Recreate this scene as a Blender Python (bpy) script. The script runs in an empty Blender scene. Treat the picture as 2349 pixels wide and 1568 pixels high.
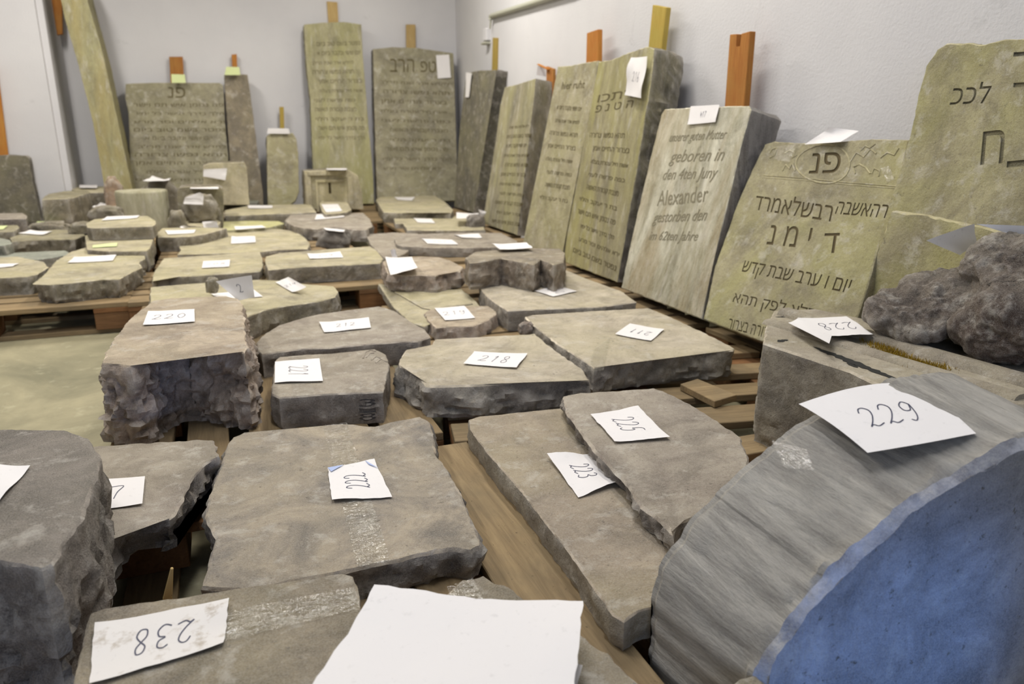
import bpy, bmesh, math, random
from mathutils import Vector, Matrix, noise
from math import radians, sin, cos, pi, hypot
from mathutils.geometry import tessellate_polygon

# ---------------------------------------------------------------- camera, light, exposure
sc = bpy.context.scene
col = sc.collection
cam_data = bpy.data.cameras.new('camera')
cam = bpy.data.objects.new('camera', cam_data); col.objects.link(cam)
cam.location = (0, 0, .9)
cam.rotation_euler = (radians(90-15.9), 0, radians(-21.1))
cam_data.sensor_width = 36; cam_data.lens = 1700/2349*36
cam_data.clip_start = .02
cam_data.dof.use_dof = True; cam_data.dof.focus_distance = 1.45; cam_data.dof.aperture_fstop = 4.5
sc.camera = cam
sc.view_settings.view_transform = 'Standard'; sc.view_settings.look = 'None'
sc.view_settings.gamma = 1; sc.view_settings.use_curve_mapping = False
sc.view_settings.exposure = 0.79
w = bpy.data.worlds.new('world'); sc.world = w; w.use_nodes = True
w.node_tree.nodes['Background'].inputs[0].default_value = (.54, .63, .88, 1)
w.node_tree.nodes['Background'].inputs[1].default_value = .27
def area(name, loc, rot, sx, sy, power, color, spread=180):
    l = bpy.data.lights.new(name, 'AREA'); l.shape = 'RECTANGLE'; l.size = sx; l.size_y = sy
    l.energy = power; l.color = color; l.spread = radians(spread)
    o = bpy.data.objects.new(name, l); col.objects.link(o); o.location = loc; o.rotation_euler = rot
    return o
for i, (x, y, p, c) in enumerate([(.2, 1.2, 17, (.98, .98, 1.0)), (1.2, 3.0, 24, (1, .955, .885)), (-1.4, 3.0, 24, (1, .955, .885)),
                     (1.2, 5.8, 36, (1, .95, .88)), (-1.2, 5.8, 34, (1, .95, .88))]):
    area('ceiling_light', (x, y, 3.05), (0, 0, 0), .22, 1.4, p, c)
# daylight from the open side of the room behind the camera
area('daylight', (-1.2, -2.6, 1.7), (radians(80), 0, radians(-12)), 2.0, 1.4, 14, (.58, .72, 1.0))
# added unseen spot behind the camera, puts blue light on the round topped stone
sp = bpy.data.lights.new('blue_lamp', 'SPOT'); sp.energy = 40; sp.color = (.09, .33, 1.0); sp.spot_size = radians(23); sp.spot_blend = .9; sp.shadow_soft_size = .08
so = bpy.data.objects.new('blue_lamp', sp); col.objects.link(so); so.location = (1.35, -.85, .35)
so.rotation_euler = (Vector((.76, .6, .20)) - Vector(so.location)).to_track_quat('-Z', 'Y').to_euler()

# ---------------------------------------------------------------- data (metres; room axes: +Y along the right wall, z up)
RELIEF=[('OO', [(1.9384, 1.9357, 0.7949), (1.9298, 1.9282, 0.7774), (1.9219, 1.929, 0.7611), (1.9152, 1.9385, 0.7474), (1.9102, 1.9562, 0.7371), (1.9072, 1.9811, 0.731), (1.9062, 2.0117, 0.7291), (1.9073, 2.0458, 0.7314), (1.9102, 2.081, 0.7373), (1.9147, 2.1145, 0.7463), (1.9203, 2.1438, 0.7578), (1.9267, 2.1667, 0.771), (1.9337, 2.1815, 0.7853), (1.9409, 2.1872, 0.8001), (1.948, 2.1836, 0.8145), (1.9546, 2.1714, 0.828), (1.9602, 2.1516, 0.8395), (1.9644, 2.1259, 0.8481), (1.9668, 2.0958, 0.853), (1.9671, 2.0636, 0.8536), (1.9651, 2.0311, 0.8494), (1.9608, 2.0003, 0.8406), (1.9546, 1.973, 0.8279), (1.9469, 1.951, 0.8122), (1.9384, 1.9357, 0.7949)], 0.003), ('OO', [(1.9109, 2.321, 0.7387), (1.9116, 2.0977, 0.74), (1.9103, 1.8981, 0.7375), (1.9107, 1.7181, 0.7382)], 0.002), ('OO', [(1.9071, 2.3201, 0.7308), (1.9081, 2.0927, 0.733), (1.9071, 1.8938, 0.7309), (1.9076, 1.7174, 0.7318)], 0.0015), ('OO', [(1.9493, 2.3468, 0.8171), (1.9571, 2.3414, 0.8331), (1.9589, 2.3199, 0.8368), (1.9467, 2.3113, 0.8118), (1.9417, 2.333, 0.8016)], 0.003), ('OO', [(1.9504, 2.2648, 0.8193), (1.9559, 2.2451, 0.8306), (1.9525, 2.2175, 0.8236), (1.9436, 2.2136, 0.8054), (1.9483, 2.198, 0.815)], 0.003), ('OO', [(1.9207, 2.2329, 0.7587), (1.9313, 2.2299, 0.7804), (1.9245, 2.1994, 0.7664), (1.9334, 2.1989, 0.7846), (1.9222, 2.1693, 0.7617)], 0.003), ('OO', [(1.941, 1.9392, 0.8003), (1.956, 1.9315, 0.8309), (1.9499, 1.8925, 0.8183), (1.962, 1.8799, 0.8431), (1.9557, 1.8508, 0.8303)], 0.003), ('OO', [(1.9245, 1.895, 0.7664), (1.9334, 1.9143, 0.7847), (1.9391, 1.8963, 0.7964), (1.9345, 1.8651, 0.7868), (1.9259, 1.8363, 0.7694)], 0.003), ('OO', [(1.9261, 1.8296, 0.7697), (1.9339, 1.8294, 0.7857), (1.9306, 1.8046, 0.7789), (1.923, 1.7981, 0.7634)], 0.003), ('OO', [(1.9496, 1.8257, 0.8177), (1.9576, 1.8089, 0.8341), (1.9541, 1.778, 0.8271), (1.9643, 1.7746, 0.8479)], 0.003), ('OO', [(1.9596, 1.9179, 0.8381), (1.9663, 1.9087, 0.852), (1.9632, 1.8851, 0.8457), (1.9699, 1.8727, 0.8594)], 0.003), ('D', [(0.3533, 2.1746, 0.2334), (0.3713, 2.237, 0.2334), (0.3911, 2.255, 0.2334), (0.4037, 2.2347, 0.2334)], 0.0025), ('D', [(0.3636, 2.1803, 0.2334), (0.3814, 2.2179, 0.2334), (0.3949, 2.2177, 0.2334)], 0.0025), ('D', [(0.3735, 2.1478, 0.2334), (0.3928, 2.1788, 0.2334), (0.4016, 2.156, 0.2334)], 0.0025), ('D', [(0.3806, 2.1169, 0.2334), (0.4023, 2.1462, 0.2334), (0.414, 2.1133, 0.2334)], 0.0025)]
STONES=[
{'key': 'A', 'name': 'stone_block', 'label': 'tall dark grey stone block cropped at the left edge of the frame, nearest the camera', 'cat': 'stone', 'group': 'squared stones', 'pts': [(-0.504, 1.593, 0.3558), (-0.436, 1.569, 0.3558), (-0.32, 1.522, 0.3558), (-0.272, 1.463, 0.3558), (-0.239, 1.355, 0.3558), (-0.236, 1.282, 0.3558), (-0.236, 1.136, 0.3558), (-0.248, 1.07, 0.3558), (-0.253, 1.012, 0.3558), (-0.265, 1.002, 0.3558), (-0.319, 1.042, 0.3558), (-0.366, 1.058, 0.3558)], 'n': (0, 0, 1), 'th': 0.2118, 'rough': 0.012, 'seg': 0.011, 'mat': 'darkgrey', 'flare': 0.0, 'chip': 0.004, 'tool': 0, 'extra': None, 'parent': None},
{'key': 'B', 'name': 'stone_slab', 'label': 'wedge shaped slab with jagged right edge wedged between the dark left block and slab 222', 'cat': 'stone', 'group': 'flat stone slabs', 'pts': [(-0.378, 1.766, 0.2228), (-0.291, 1.758, 0.2228), (-0.155, 1.729, 0.2228), (-0.072, 1.707, 0.2228), (-0.065, 1.645, 0.2228), (-0.058, 1.606, 0.2228), (-0.089, 1.578, 0.2228), (-0.107, 1.523, 0.2228), (-0.126, 1.43, 0.2228), (-0.138, 1.362, 0.2228), (-0.145, 1.351, 0.2228), (-0.182, 1.362, 0.2228), (-0.209, 1.348, 0.2228), (-0.235, 1.303, 0.2228), (-0.303, 1.297, 0.2228)], 'n': (0, 0, 1), 'th': 0.0788, 'rough': 0.02, 'seg': 0.01, 'mat': 'grey', 'flare': -0.03, 'chip': 0.004, 'tool': 0, 'extra': None, 'parent': None},
{'key': 'C', 'name': 'stone_block', 'label': 'big squared stone block with a rough broken front face left of centre', 'cat': 'stone', 'group': 'squared stones', 'pts': [(-0.248, 2.681, 0.3579), (-0.182, 2.691, 0.3579), (-0.017, 2.664, 0.3579), (0.016, 2.607, 0.3579), (0.031, 2.491, 0.3579), (0.024, 2.145, 0.3579), (0.023, 1.982, 0.3579), (0.014, 1.93, 0.3579), (-0.011, 1.973, 0.3579), (-0.069, 2.009, 0.3579), (-0.123, 2.06, 0.3579), (-0.169, 2.043, 0.3579), (-0.207, 1.999, 0.3579), (-0.217, 1.94, 0.3579), (-0.244, 1.912, 0.3579), (-0.313, 1.962, 0.3579), (-0.311, 2.201, 0.3579), (-0.292, 2.441, 0.3579)], 'n': (0, 0, 1), 'th': 0.2139, 'rough': 0.02, 'seg': 0.009, 'mat': 'tan', 'flare': 0.006, 'chip': 0.004, 'tool': 0, 'extra': None, 'parent': None},
{'key': 'D', 'name': 'stone_slab', 'label': 'thick squared stone with carved figures on its front side, bearing tag 221', 'cat': 'stone', 'group': 'flat stone slabs', 'pts': [(0.118, 2.285, 0.2334), (0.193, 2.281, 0.2334), (0.271, 2.266, 0.2334), (0.407, 2.265, 0.2334), (0.427, 2.195, 0.2334), (0.413, 2.077, 0.2334), (0.376, 1.954, 0.2334), (0.349, 1.857, 0.2334), (0.208, 1.893, 0.2334), (0.088, 1.908, 0.2334), (0.071, 1.946, 0.2334), (0.091, 2.148, 0.2334), (0.103, 2.257, 0.2334)], 'n': (0, 0, 1), 'th': 0.0894, 'rough': 0.006, 'seg': 0.011, 'mat': 'grey', 'flare': 0.0, 'chip': 0.004, 'tool': 0, 'extra': None, 'parent': None},
{'key': 'E', 'name': 'stone_slab', 'label': 'large flat grey slab lying at centre front, bearing tag 222', 'cat': 'stone', 'group': 'flat stone slabs', 'pts': [(-0.035, 1.752, 0.2044), (-0.005, 1.775, 0.2044), (0.073, 1.745, 0.2044), (0.133, 1.736, 0.2044), (0.218, 1.748, 0.2044), (0.295, 1.697, 0.2044), (0.342, 1.715, 0.2044), (0.415, 1.719, 0.2044), (0.428, 1.682, 0.2044), (0.419, 1.611, 0.2044), (0.409, 1.559, 0.2044), (0.391, 1.488, 0.2044), (0.394, 1.428, 0.2044), (0.392, 1.37, 0.2044), (0.392, 1.323, 0.2044), (0.38, 1.215, 0.2044), (0.372, 1.125, 0.2044), (0.364, 1.089, 0.2044), (0.341, 1.08, 0.2044), (0.314, 1.096, 0.2044), (0.285, 1.102, 0.2044), (0.208, 1.098, 0.2044), (0.156, 1.097, 0.2044), (0.099, 1.095, 0.2044), (0.065, 1.099, 0.2044), (0.011, 1.094, 0.2044), (-0.041, 1.106, 0.2044), (-0.094, 1.135, 0.2044), (-0.083, 1.19, 0.2044), (-0.072, 1.288, 0.2044), (-0.089, 1.378, 0.2044), (-0.081, 1.469, 0.2044), (-0.058, 1.612, 0.2044), (-0.046, 1.708, 0.2044)], 'n': (0, 0, 1), 'th': 0.0604, 'rough': 0.01, 'seg': 0.009, 'mat': 'grey222', 'flare': 0.0, 'chip': 0.006, 'tool': 0, 'extra': None, 'parent': None},
{'key': 'F', 'name': 'stone_slab', 'label': 'long smooth slab running away at centre right, bearing tag 223', 'cat': 'stone', 'group': 'flat stone slabs', 'pts': [(0.526, 1.666, 0.2), (0.558, 1.676, 0.2), (0.651, 1.669, 0.2), (0.781, 1.656, 0.2), (0.8, 1.55, 0.2), (0.78, 1.2, 0.2), (0.75, 0.85, 0.2), (0.53, 0.835, 0.2), (0.496, 0.822, 0.2), (0.487, 0.843, 0.2), (0.5, 1.032, 0.2), (0.502, 1.141, 0.2), (0.507, 1.276, 0.2), (0.504, 1.455, 0.2), (0.51, 1.602, 0.2)], 'n': (0, 0, 1), 'th': 0.056, 'rough': 0.004, 'seg': 0.01, 'mat': 'tan223', 'flare': 0.0, 'chip': 0.003, 'tool': 0, 'extra': None, 'parent': None},
{'key': 'G', 'name': 'stone_slab', 'label': 'thin broken slab lying on top of the long smooth slab, bearing tag 225', 'cat': 'stone', 'group': 'flat stone slabs', 'pts': [(0.767, 1.628, 0.244), (0.821, 1.636, 0.244), (0.889, 1.62, 0.244), (0.96, 1.608, 0.244), (1.021, 1.599, 0.244), (1.035, 1.568, 0.244), (1.042, 1.432, 0.244), (1.04, 1.341, 0.244), (1.027, 1.241, 0.244), (0.96, 1.129, 0.244), (0.779, 0.984, 0.244), (0.695, 0.975, 0.244), (0.659, 0.947, 0.244), (0.66, 0.989, 0.244), (0.656, 1.049, 0.244), (0.675, 1.13, 0.244), (0.682, 1.204, 0.244), (0.687, 1.28, 0.244), (0.707, 1.405, 0.244), (0.729, 1.521, 0.244)], 'n': (0, 0, 1), 'th': 0.042, 'rough': 0.012, 'seg': 0.009, 'mat': 'grey', 'flare': -0.012, 'chip': 0.006, 'tool': 0, 'extra': None, 'parent': None},
{'key': 'H', 'name': 'stone_slab', 'label': 'brown slab with rounded corner at the bottom left, bearing tag 238', 'cat': 'stone', 'group': 'flat stone slabs', 'pts': [(-0.227, 1.033, 0.26), (-0.209, 1.04, 0.26), (-0.119, 1.029, 0.26), (-0.025, 1.021, 0.26), (0.06, 1.011, 0.26), (0.114, 1.007, 0.26), (0.127, 0.994, 0.26), (0.129, 0.961, 0.26), (0.125, 0.913, 0.26), (0.124, 0.863, 0.26), (0.075, 0.703, 0.26), (-0.222, 0.817, 0.26), (-0.227, 0.943, 0.26)], 'n': (0, 0, 1), 'th': 0.116, 'rough': 0.004, 'seg': 0.009, 'mat': 'brown', 'flare': 0.0, 'chip': 0.004, 'tool': 0, 'extra': None, 'parent': None},
{'key': 'I', 'name': 'stone_slab', 'label': 'rough brown stone half hidden under the big blank sheet of paper', 'cat': 'stone', 'group': 'flat stone slabs', 'pts': [(0.235, 0.92, 0.24), (0.284, 0.957, 0.24), (0.321, 0.952, 0.24), (0.344, 0.918, 0.24), (0.371, 0.846, 0.24), (0.404, 0.773, 0.24), (0.418, 0.725, 0.24), (0.426, 0.666, 0.24), (0.397, 0.601, 0.24), (0.101, 0.716, 0.24), (0.144, 0.854, 0.24)], 'n': (0, 0, 1), 'th': 0.096, 'rough': 0.014, 'seg': 0.01, 'mat': 'brown', 'flare': 0.0, 'chip': 0.008, 'tool': 0, 'extra': None, 'parent': None},
{'key': 'K', 'name': 'stone_slab', 'label': 'broad pale slab with broken thick front edge in the centre, bearing tag 218', 'cat': 'stone', 'group': 'flat stone slabs', 'pts': [(0.493, 2.21, 0.2365), (0.585, 2.238, 0.2365), (0.616, 2.298, 0.2365), (0.76, 2.272, 0.2365), (0.893, 2.25, 0.2365), (0.95, 2.241, 0.2365), (0.937, 2.102, 0.2365), (0.931, 1.951, 0.2365), (0.927, 1.824, 0.2365), (0.899, 1.735, 0.2365), (0.85, 1.778, 0.2365), (0.728, 1.801, 0.2365), (0.604, 1.809, 0.2365), (0.49, 1.842, 0.2365), (0.469, 1.862, 0.2365), (0.467, 1.942, 0.2365), (0.451, 2.034, 0.2365), (0.437, 2.057, 0.2365), (0.457, 2.133, 0.2365)], 'n': (0, 0, 1), 'th': 0.0925, 'rough': 0.014, 'seg': 0.011, 'mat': 'pale', 'flare': 0.008, 'chip': 0.006, 'tool': 0, 'extra': None, 'parent': None},
{'key': 'L', 'name': 'stone_slab', 'label': 'tapered slab with faint lettering lying behind the squared stone tagged 221', 'cat': 'stone', 'group': 'flat stone slabs', 'pts': [(0.06, 2.404, 0.2246), (0.06, 2.513, 0.2246), (0.081, 2.592, 0.2246), (0.148, 2.725, 0.2246), (0.214, 2.782, 0.2246), (0.301, 2.844, 0.2246), (0.404, 2.866, 0.2246), (0.546, 2.891, 0.2246), (0.586, 2.795, 0.2246), (0.604, 2.618, 0.2246), (0.625, 2.475, 0.2246), (0.618, 2.373, 0.2246), (0.566, 2.335, 0.2246), (0.425, 2.361, 0.2246), (0.283, 2.36, 0.2246), (0.203, 2.381, 0.2246), (0.122, 2.375, 0.2246), (0.068, 2.365, 0.2246)], 'n': (0, 0, 1), 'th': 0.0806, 'rough': 0.008, 'seg': 0.012, 'mat': 'grey', 'flare': 0.0, 'chip': 0.004, 'tool': 0, 'extra': None, 'parent': None},
{'key': 'M', 'name': 'stone_block', 'label': 'small chunky stone with a broken right corner right of centre behind slab 218', 'cat': 'stone', 'group': 'squared stones', 'pts': [(0.705, 2.755, 0.1934), (0.719, 2.843, 0.1934), (0.753, 2.895, 0.1934), (0.861, 2.913, 0.1934), (1.015, 2.862, 0.1934), (1.017, 2.793, 0.1934), (0.972, 2.706, 0.1934), (0.893, 2.616, 0.1934), (0.836, 2.574, 0.1934), (0.715, 2.6, 0.1934), (0.699, 2.6, 0.1934)], 'n': (0, 0, 1), 'th': 0.0494, 'rough': 0.01, 'seg': 0.012, 'mat': 'tan', 'flare': 0.01, 'chip': 0.004, 'tool': 0, 'extra': None, 'parent': None},
{'key': 'N', 'name': 'stone_slab', 'label': 'large smooth slab under the brown boulder-like block near the right wall slabs', 'cat': 'stone', 'group': 'flat stone slabs', 'pts': [(1.036, 3.099, 0.2283), (1.154, 3.127, 0.2283), (1.577, 3.331, 0.2283), (1.573, 3.077, 0.2283), (1.585, 2.777, 0.2283), (1.538, 2.575, 0.2283), (1.365, 2.549, 0.2283), (1.226, 2.579, 0.2283), (0.994, 2.621, 0.2283), (0.996, 2.801, 0.2283), (1.012, 2.959, 0.2283)], 'n': (0, 0, 1), 'th': 0.0843, 'rough': 0.006, 'seg': 0.014, 'mat': 'pale', 'flare': 0.0, 'chip': 0.004, 'tool': 0, 'extra': None, 'parent': None},
{'key': 'O', 'name': 'stone_block', 'label': 'rough brown squared block lying on a large smooth slab', 'cat': 'stone', 'group': 'squared stones', 'pts': [(1.0, 3.172, 0.3511), (1.091, 3.311, 0.3511), (1.348, 3.343, 0.3511), (1.505, 3.253, 0.3511), (1.472, 3.123, 0.3511), (1.362, 2.908, 0.3511), (1.296, 2.863, 0.3511), (1.296, 3.007, 0.3511), (1.217, 2.893, 0.3511), (1.19, 2.975, 0.3511), (1.142, 3.092, 0.3511), (1.021, 3.04, 0.3511), (0.975, 3.034, 0.3511)], 'n': (0, 0, 1), 'th': 0.1221, 'rough': 0.011, 'seg': 0.013, 'mat': 'brown', 'flare': 0.0, 'chip': 0.004, 'tool': 0, 'extra': None, 'parent': None},
{'key': 'P', 'name': 'stone_block', 'label': 'fractured grey brown stone with a white tag hanging over its left corner', 'cat': 'stone', 'group': 'squared stones', 'pts': [(0.723, 3.68, 0.2672), (0.786, 3.798, 0.2672), (0.931, 3.772, 0.2672), (1.03, 3.704, 0.2672), (1.055, 3.552, 0.2672), (1.055, 3.392, 0.2672), (1.007, 3.287, 0.2672), (0.931, 3.28, 0.2672), (0.873, 3.222, 0.2672), (0.804, 3.271, 0.2672), (0.744, 3.272, 0.2672), (0.679, 3.343, 0.2672)], 'n': (0, 0, 1), 'th': 0.0772, 'rough': 0.014, 'seg': 0.013, 'mat': 'tan', 'flare': 0.004, 'chip': 0.004, 'tool': 0, 'extra': None, 'parent': None},
{'key': 'Q', 'name': 'stone_slab', 'label': 'low slab with a sunk border beneath the fractured grey brown stone', 'cat': 'stone', 'group': 'flat stone slabs', 'pts': [(0.672, 3.554, 0.183), (0.724, 3.478, 0.183), (1.016, 3.288, 0.183), (0.995, 3.017, 0.183), (0.968, 2.834, 0.183), (0.738, 2.742, 0.183), (0.675, 2.672, 0.183), (0.637, 2.758, 0.183), (0.635, 3.065, 0.183)], 'n': (0, 0, 1), 'th': 0.039, 'rough': 0.004, 'seg': 0.015, 'mat': 'yellow', 'flare': 0.0, 'chip': 0.004, 'tool': 0, 'extra': None, 'parent': None},
{'key': 'R', 'name': 'stone_slab', 'label': 'broad long slab behind the big block with two curled tags on it', 'cat': 'stone', 'group': 'flat stone slabs', 'pts': [(-0.333, 3.58, 0.2354), (-0.165, 3.598, 0.2354), (-0.017, 3.595, 0.2354), (0.124, 3.586, 0.2354), (0.209, 3.53, 0.2354), (0.328, 3.387, 0.2354), (0.427, 3.307, 0.2354), (0.427, 3.188, 0.2354), (0.399, 3.086, 0.2354), (0.323, 3.018, 0.2354), (0.2, 2.991, 0.2354), (0.108, 2.939, 0.2354), (0.037, 2.84, 0.2354), (-0.028, 2.748, 0.2354), (-0.202, 2.815, 0.2354), (-0.312, 3.272, 0.2354)], 'n': (0, 0, 1), 'th': 0.0914, 'rough': 0.01, 'seg': 0.014, 'mat': 'yellow', 'flare': 0.0, 'chip': 0.004, 'tool': 0, 'extra': None, 'parent': None},
{'key': 'S', 'name': 'stone_slab', 'label': 'thin smooth slab left of centre in the third row from the big block, tag in its middle', 'cat': 'stone', 'group': 'flat stone slabs', 'pts': [(-0.359, 3.969, 0.1906), (-0.37, 4.223, 0.1906), (-0.349, 4.7, 0.1906), (-0.103, 4.722, 0.1906), (0.184, 4.753, 0.1906), (0.185, 4.527, 0.1906), (0.172, 4.221, 0.1906), (0.148, 4.063, 0.1906), (-0.044, 4.058, 0.1906), (-0.161, 4.051, 0.1906), (-0.289, 4.063, 0.1906), (-0.341, 4.022, 0.1906)], 'n': (0, 0, 1), 'th': 0.0466, 'rough': 0.006, 'seg': 0.018, 'mat': 'yellow', 'flare': 0.0, 'chip': 0.004, 'tool': 0, 'extra': None, 'parent': None},
{'key': 'T', 'name': 'stone_slab', 'label': 'wide slab with a flaked dark front edge right of the thin smooth slab', 'cat': 'stone', 'group': 'flat stone slabs', 'pts': [(0.182, 4.123, 0.2298), (0.196, 4.3, 0.2298), (0.274, 4.401, 0.2298), (0.635, 4.454, 0.2298), (0.808, 4.461, 0.2298), (0.814, 4.331, 0.2298), (0.79, 3.993, 0.2298), (0.745, 3.862, 0.2298), (0.582, 3.868, 0.2298), (0.365, 3.896, 0.2298), (0.184, 3.873, 0.2298)], 'n': (0, 0, 1), 'th': 0.0858, 'rough': 0.008, 'seg': 0.018, 'mat': 'yellow', 'flare': 0.0, 'chip': 0.004, 'tool': 0, 'extra': None, 'parent': None},
{'key': 'U', 'name': 'stone_slab', 'label': 'long flat slab with ragged left edge in the middle distance', 'cat': 'stone', 'group': 'flat stone slabs', 'pts': [(-0.232, 6.009, 0.1793), (0.011, 6.024, 0.1793), (0.384, 5.935, 0.1793), (0.49, 5.757, 0.1793), (0.518, 5.369, 0.1793), (0.518, 5.078, 0.1793), (0.476, 4.85, 0.1793), (0.305, 4.877, 0.1793), (0.197, 4.825, 0.1793), (-0.055, 4.849, 0.1793), (-0.285, 4.902, 0.1793), (-0.273, 5.1, 0.1793), (-0.296, 5.308, 0.1793), (-0.264, 5.601, 0.1793)], 'n': (0, 0, 1), 'th': 0.0353, 'rough': 0.01, 'seg': 0.02, 'mat': 'yellow', 'flare': 0.0, 'chip': 0.004, 'tool': 0, 'extra': None, 'parent': None},
{'key': 'V', 'name': 'stone_slab', 'label': 'irregular slab with a notched dark front behind the small dark rock', 'cat': 'stone', 'group': 'flat stone slabs', 'pts': [(0.439, 6.047, 0.2277), (0.517, 6.449, 0.2277), (0.745, 6.469, 0.2277), (1.114, 6.4, 0.2277), (1.078, 5.928, 0.2277), (1.015, 5.472, 0.2277), (0.923, 5.267, 0.2277), (0.846, 5.322, 0.2277), (0.737, 5.496, 0.2277), (0.619, 5.436, 0.2277), (0.537, 5.52, 0.2277), (0.477, 5.679, 0.2277)], 'n': (0, 0, 1), 'th': 0.0837, 'rough': 0.016, 'seg': 0.02, 'mat': 'grey', 'flare': 0.0, 'chip': 0.004, 'tool': 0, 'extra': None, 'parent': None},
{'key': 'X1', 'name': 'stone_slab', 'label': 'rounded back slab lying before the tall grey headstone in the room corner', 'cat': 'stone', 'group': 'flat stone slabs', 'pts': [(1.438, 7.52, 0.235), (1.585, 7.962, 0.235), (2.132, 7.811, 0.235), (2.029, 7.088, 0.235), (1.949, 6.65, 0.235), (1.87, 6.263, 0.235), (1.791, 6.065, 0.235), (1.655, 6.192, 0.235), (1.397, 6.217, 0.235), (1.274, 6.339, 0.235), (1.362, 6.966, 0.235)], 'n': (0, 0, 1), 'th': 0.091, 'rough': 0.012, 'seg': 0.025, 'mat': 'yellow', 'flare': 0.0, 'chip': 0.004, 'tool': 0, 'extra': None, 'parent': None},
{'key': 'Y1', 'name': 'stone_slab', 'label': 'long slab with a chipped front end beside the far pallet gap', 'cat': 'stone', 'group': 'flat stone slabs', 'pts': [(1.35, 6.283, 0.1862), (1.433, 6.468, 0.1862), (1.7, 6.364, 0.1862), (1.964, 6.189, 0.1862), (1.943, 5.883, 0.1862), (1.883, 5.498, 0.1862), (1.823, 5.293, 0.1862), (1.648, 5.306, 0.1862), (1.515, 5.358, 0.1862), (1.275, 5.477, 0.1862), (1.338, 5.89, 0.1862), (1.276, 5.914, 0.1862)], 'n': (0, 0, 1), 'th': 0.0422, 'rough': 0.01, 'seg': 0.022, 'mat': 'yellow', 'flare': 0.0, 'chip': 0.004, 'tool': 0, 'extra': None, 'parent': None},
{'key': 'Z1', 'name': 'stone_slab', 'label': 'big flat grey slab with a dark straight front behind the rough brown block', 'cat': 'stone', 'group': 'flat stone slabs', 'pts': [(1.065, 4.969, 0.2038), (1.155, 5.098, 0.2038), (1.549, 5.07, 0.2038), (1.824, 4.938, 0.2038), (1.785, 4.535, 0.2038), (1.725, 4.351, 0.2038), (1.597, 4.322, 0.2038), (1.408, 4.357, 0.2038), (1.211, 4.452, 0.2038), (1.034, 4.578, 0.2038), (1.01, 4.668, 0.2038)], 'n': (0, 0, 1), 'th': 0.0598, 'rough': 0.008, 'seg': 0.018, 'mat': 'grey', 'flare': 0.0, 'chip': 0.004, 'tool': 0, 'extra': None, 'parent': None},
{'key': 'Z0', 'name': 'stone_slab', 'label': 'flat grey slab mostly hidden under the left end of a dark fronted slab', 'cat': 'stone', 'group': 'flat stone slabs', 'pts': [(0.949, 5.392, 0.18), (1.147, 5.419, 0.18), (1.311, 5.303, 0.18), (1.226, 4.93, 0.18), (1.017, 4.449, 0.18), (0.9, 4.286, 0.18), (0.859, 4.336, 0.18), (0.886, 4.888, 0.18)], 'n': (0, 0, 1), 'th': 0.036, 'rough': 0.004, 'seg': 0.02, 'mat': 'grey', 'flare': 0.0, 'chip': 0.004, 'tool': 0, 'extra': None, 'parent': None},
{'key': 'BB1', 'name': 'stone_slab', 'label': 'narrow pale slab lying before the short upright stub at the back wall', 'cat': 'stone', 'group': 'flat stone slabs', 'pts': [(0.015, 6.979, 0.235), (0.215, 7.319, 0.235), (0.494, 7.346, 0.235), (0.774, 7.285, 0.235), (0.741, 6.545, 0.235), (0.571, 6.499, 0.235), (0.337, 6.553, 0.235), (0.157, 6.515, 0.235), (0.01, 6.537, 0.235)], 'n': (0, 0, 1), 'th': 0.091, 'rough': 0.004, 'seg': 0.025, 'mat': 'yellow', 'flare': 0.0, 'chip': 0.004, 'tool': 0, 'extra': None, 'parent': None},
{'key': 'BB2', 'name': 'stone_slab', 'label': 'low slab in front of the narrow pale slab, left end hidden by stacked blocks', 'cat': 'stone', 'group': 'flat stone slabs', 'pts': [(0.003, 7.189, 0.2), (0.183, 7.366, 0.2), (0.336, 7.35, 0.2), (0.353, 6.86, 0.2), (0.312, 6.657, 0.2), (0.158, 6.646, 0.2), (-0.002, 6.673, 0.2)], 'n': (0, 0, 1), 'th': 0.056, 'rough': 0.004, 'seg': 0.025, 'mat': 'grey', 'flare': 0.0, 'chip': 0.004, 'tool': 0, 'extra': None, 'parent': None},
{'key': 'BB3', 'name': 'stone_slab', 'label': 'thin yellow slab tapering to the right behind the long ragged slab', 'cat': 'stone', 'group': 'flat stone slabs', 'pts': [(-0.008, 6.411, 0.2), (0.217, 6.389, 0.2), (0.412, 6.281, 0.2), (0.439, 6.114, 0.2), (0.322, 5.923, 0.2), (0.192, 5.834, 0.2), (-0.016, 5.861, 0.2)], 'n': (0, 0, 1), 'th': 0.056, 'rough': 0.004, 'seg': 0.025, 'mat': 'lichen', 'flare': 0.0, 'chip': 0.004, 'tool': 0, 'extra': None, 'parent': None},
{'key': 'CC', 'name': 'stone_slab', 'label': 'small tilted square stone with a tag, in front of the carved niche stone', 'cat': 'stone', 'group': 'flat stone slabs', 'pts': [(0.833, 7.067, 0.26), (0.893, 7.327, 0.26), (1.132, 7.488, 0.26), (1.069, 6.885, 0.26), (1.014, 6.408, 0.26), (0.943, 6.21, 0.26), (0.759, 6.139, 0.26), (0.771, 6.425, 0.26)], 'n': (0, 0, 1), 'th': 0.116, 'rough': 0.006, 'seg': 0.02, 'mat': 'yellow', 'flare': 0.0, 'chip': 0.004, 'tool': 0, 'extra': None, 'parent': None},
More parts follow.
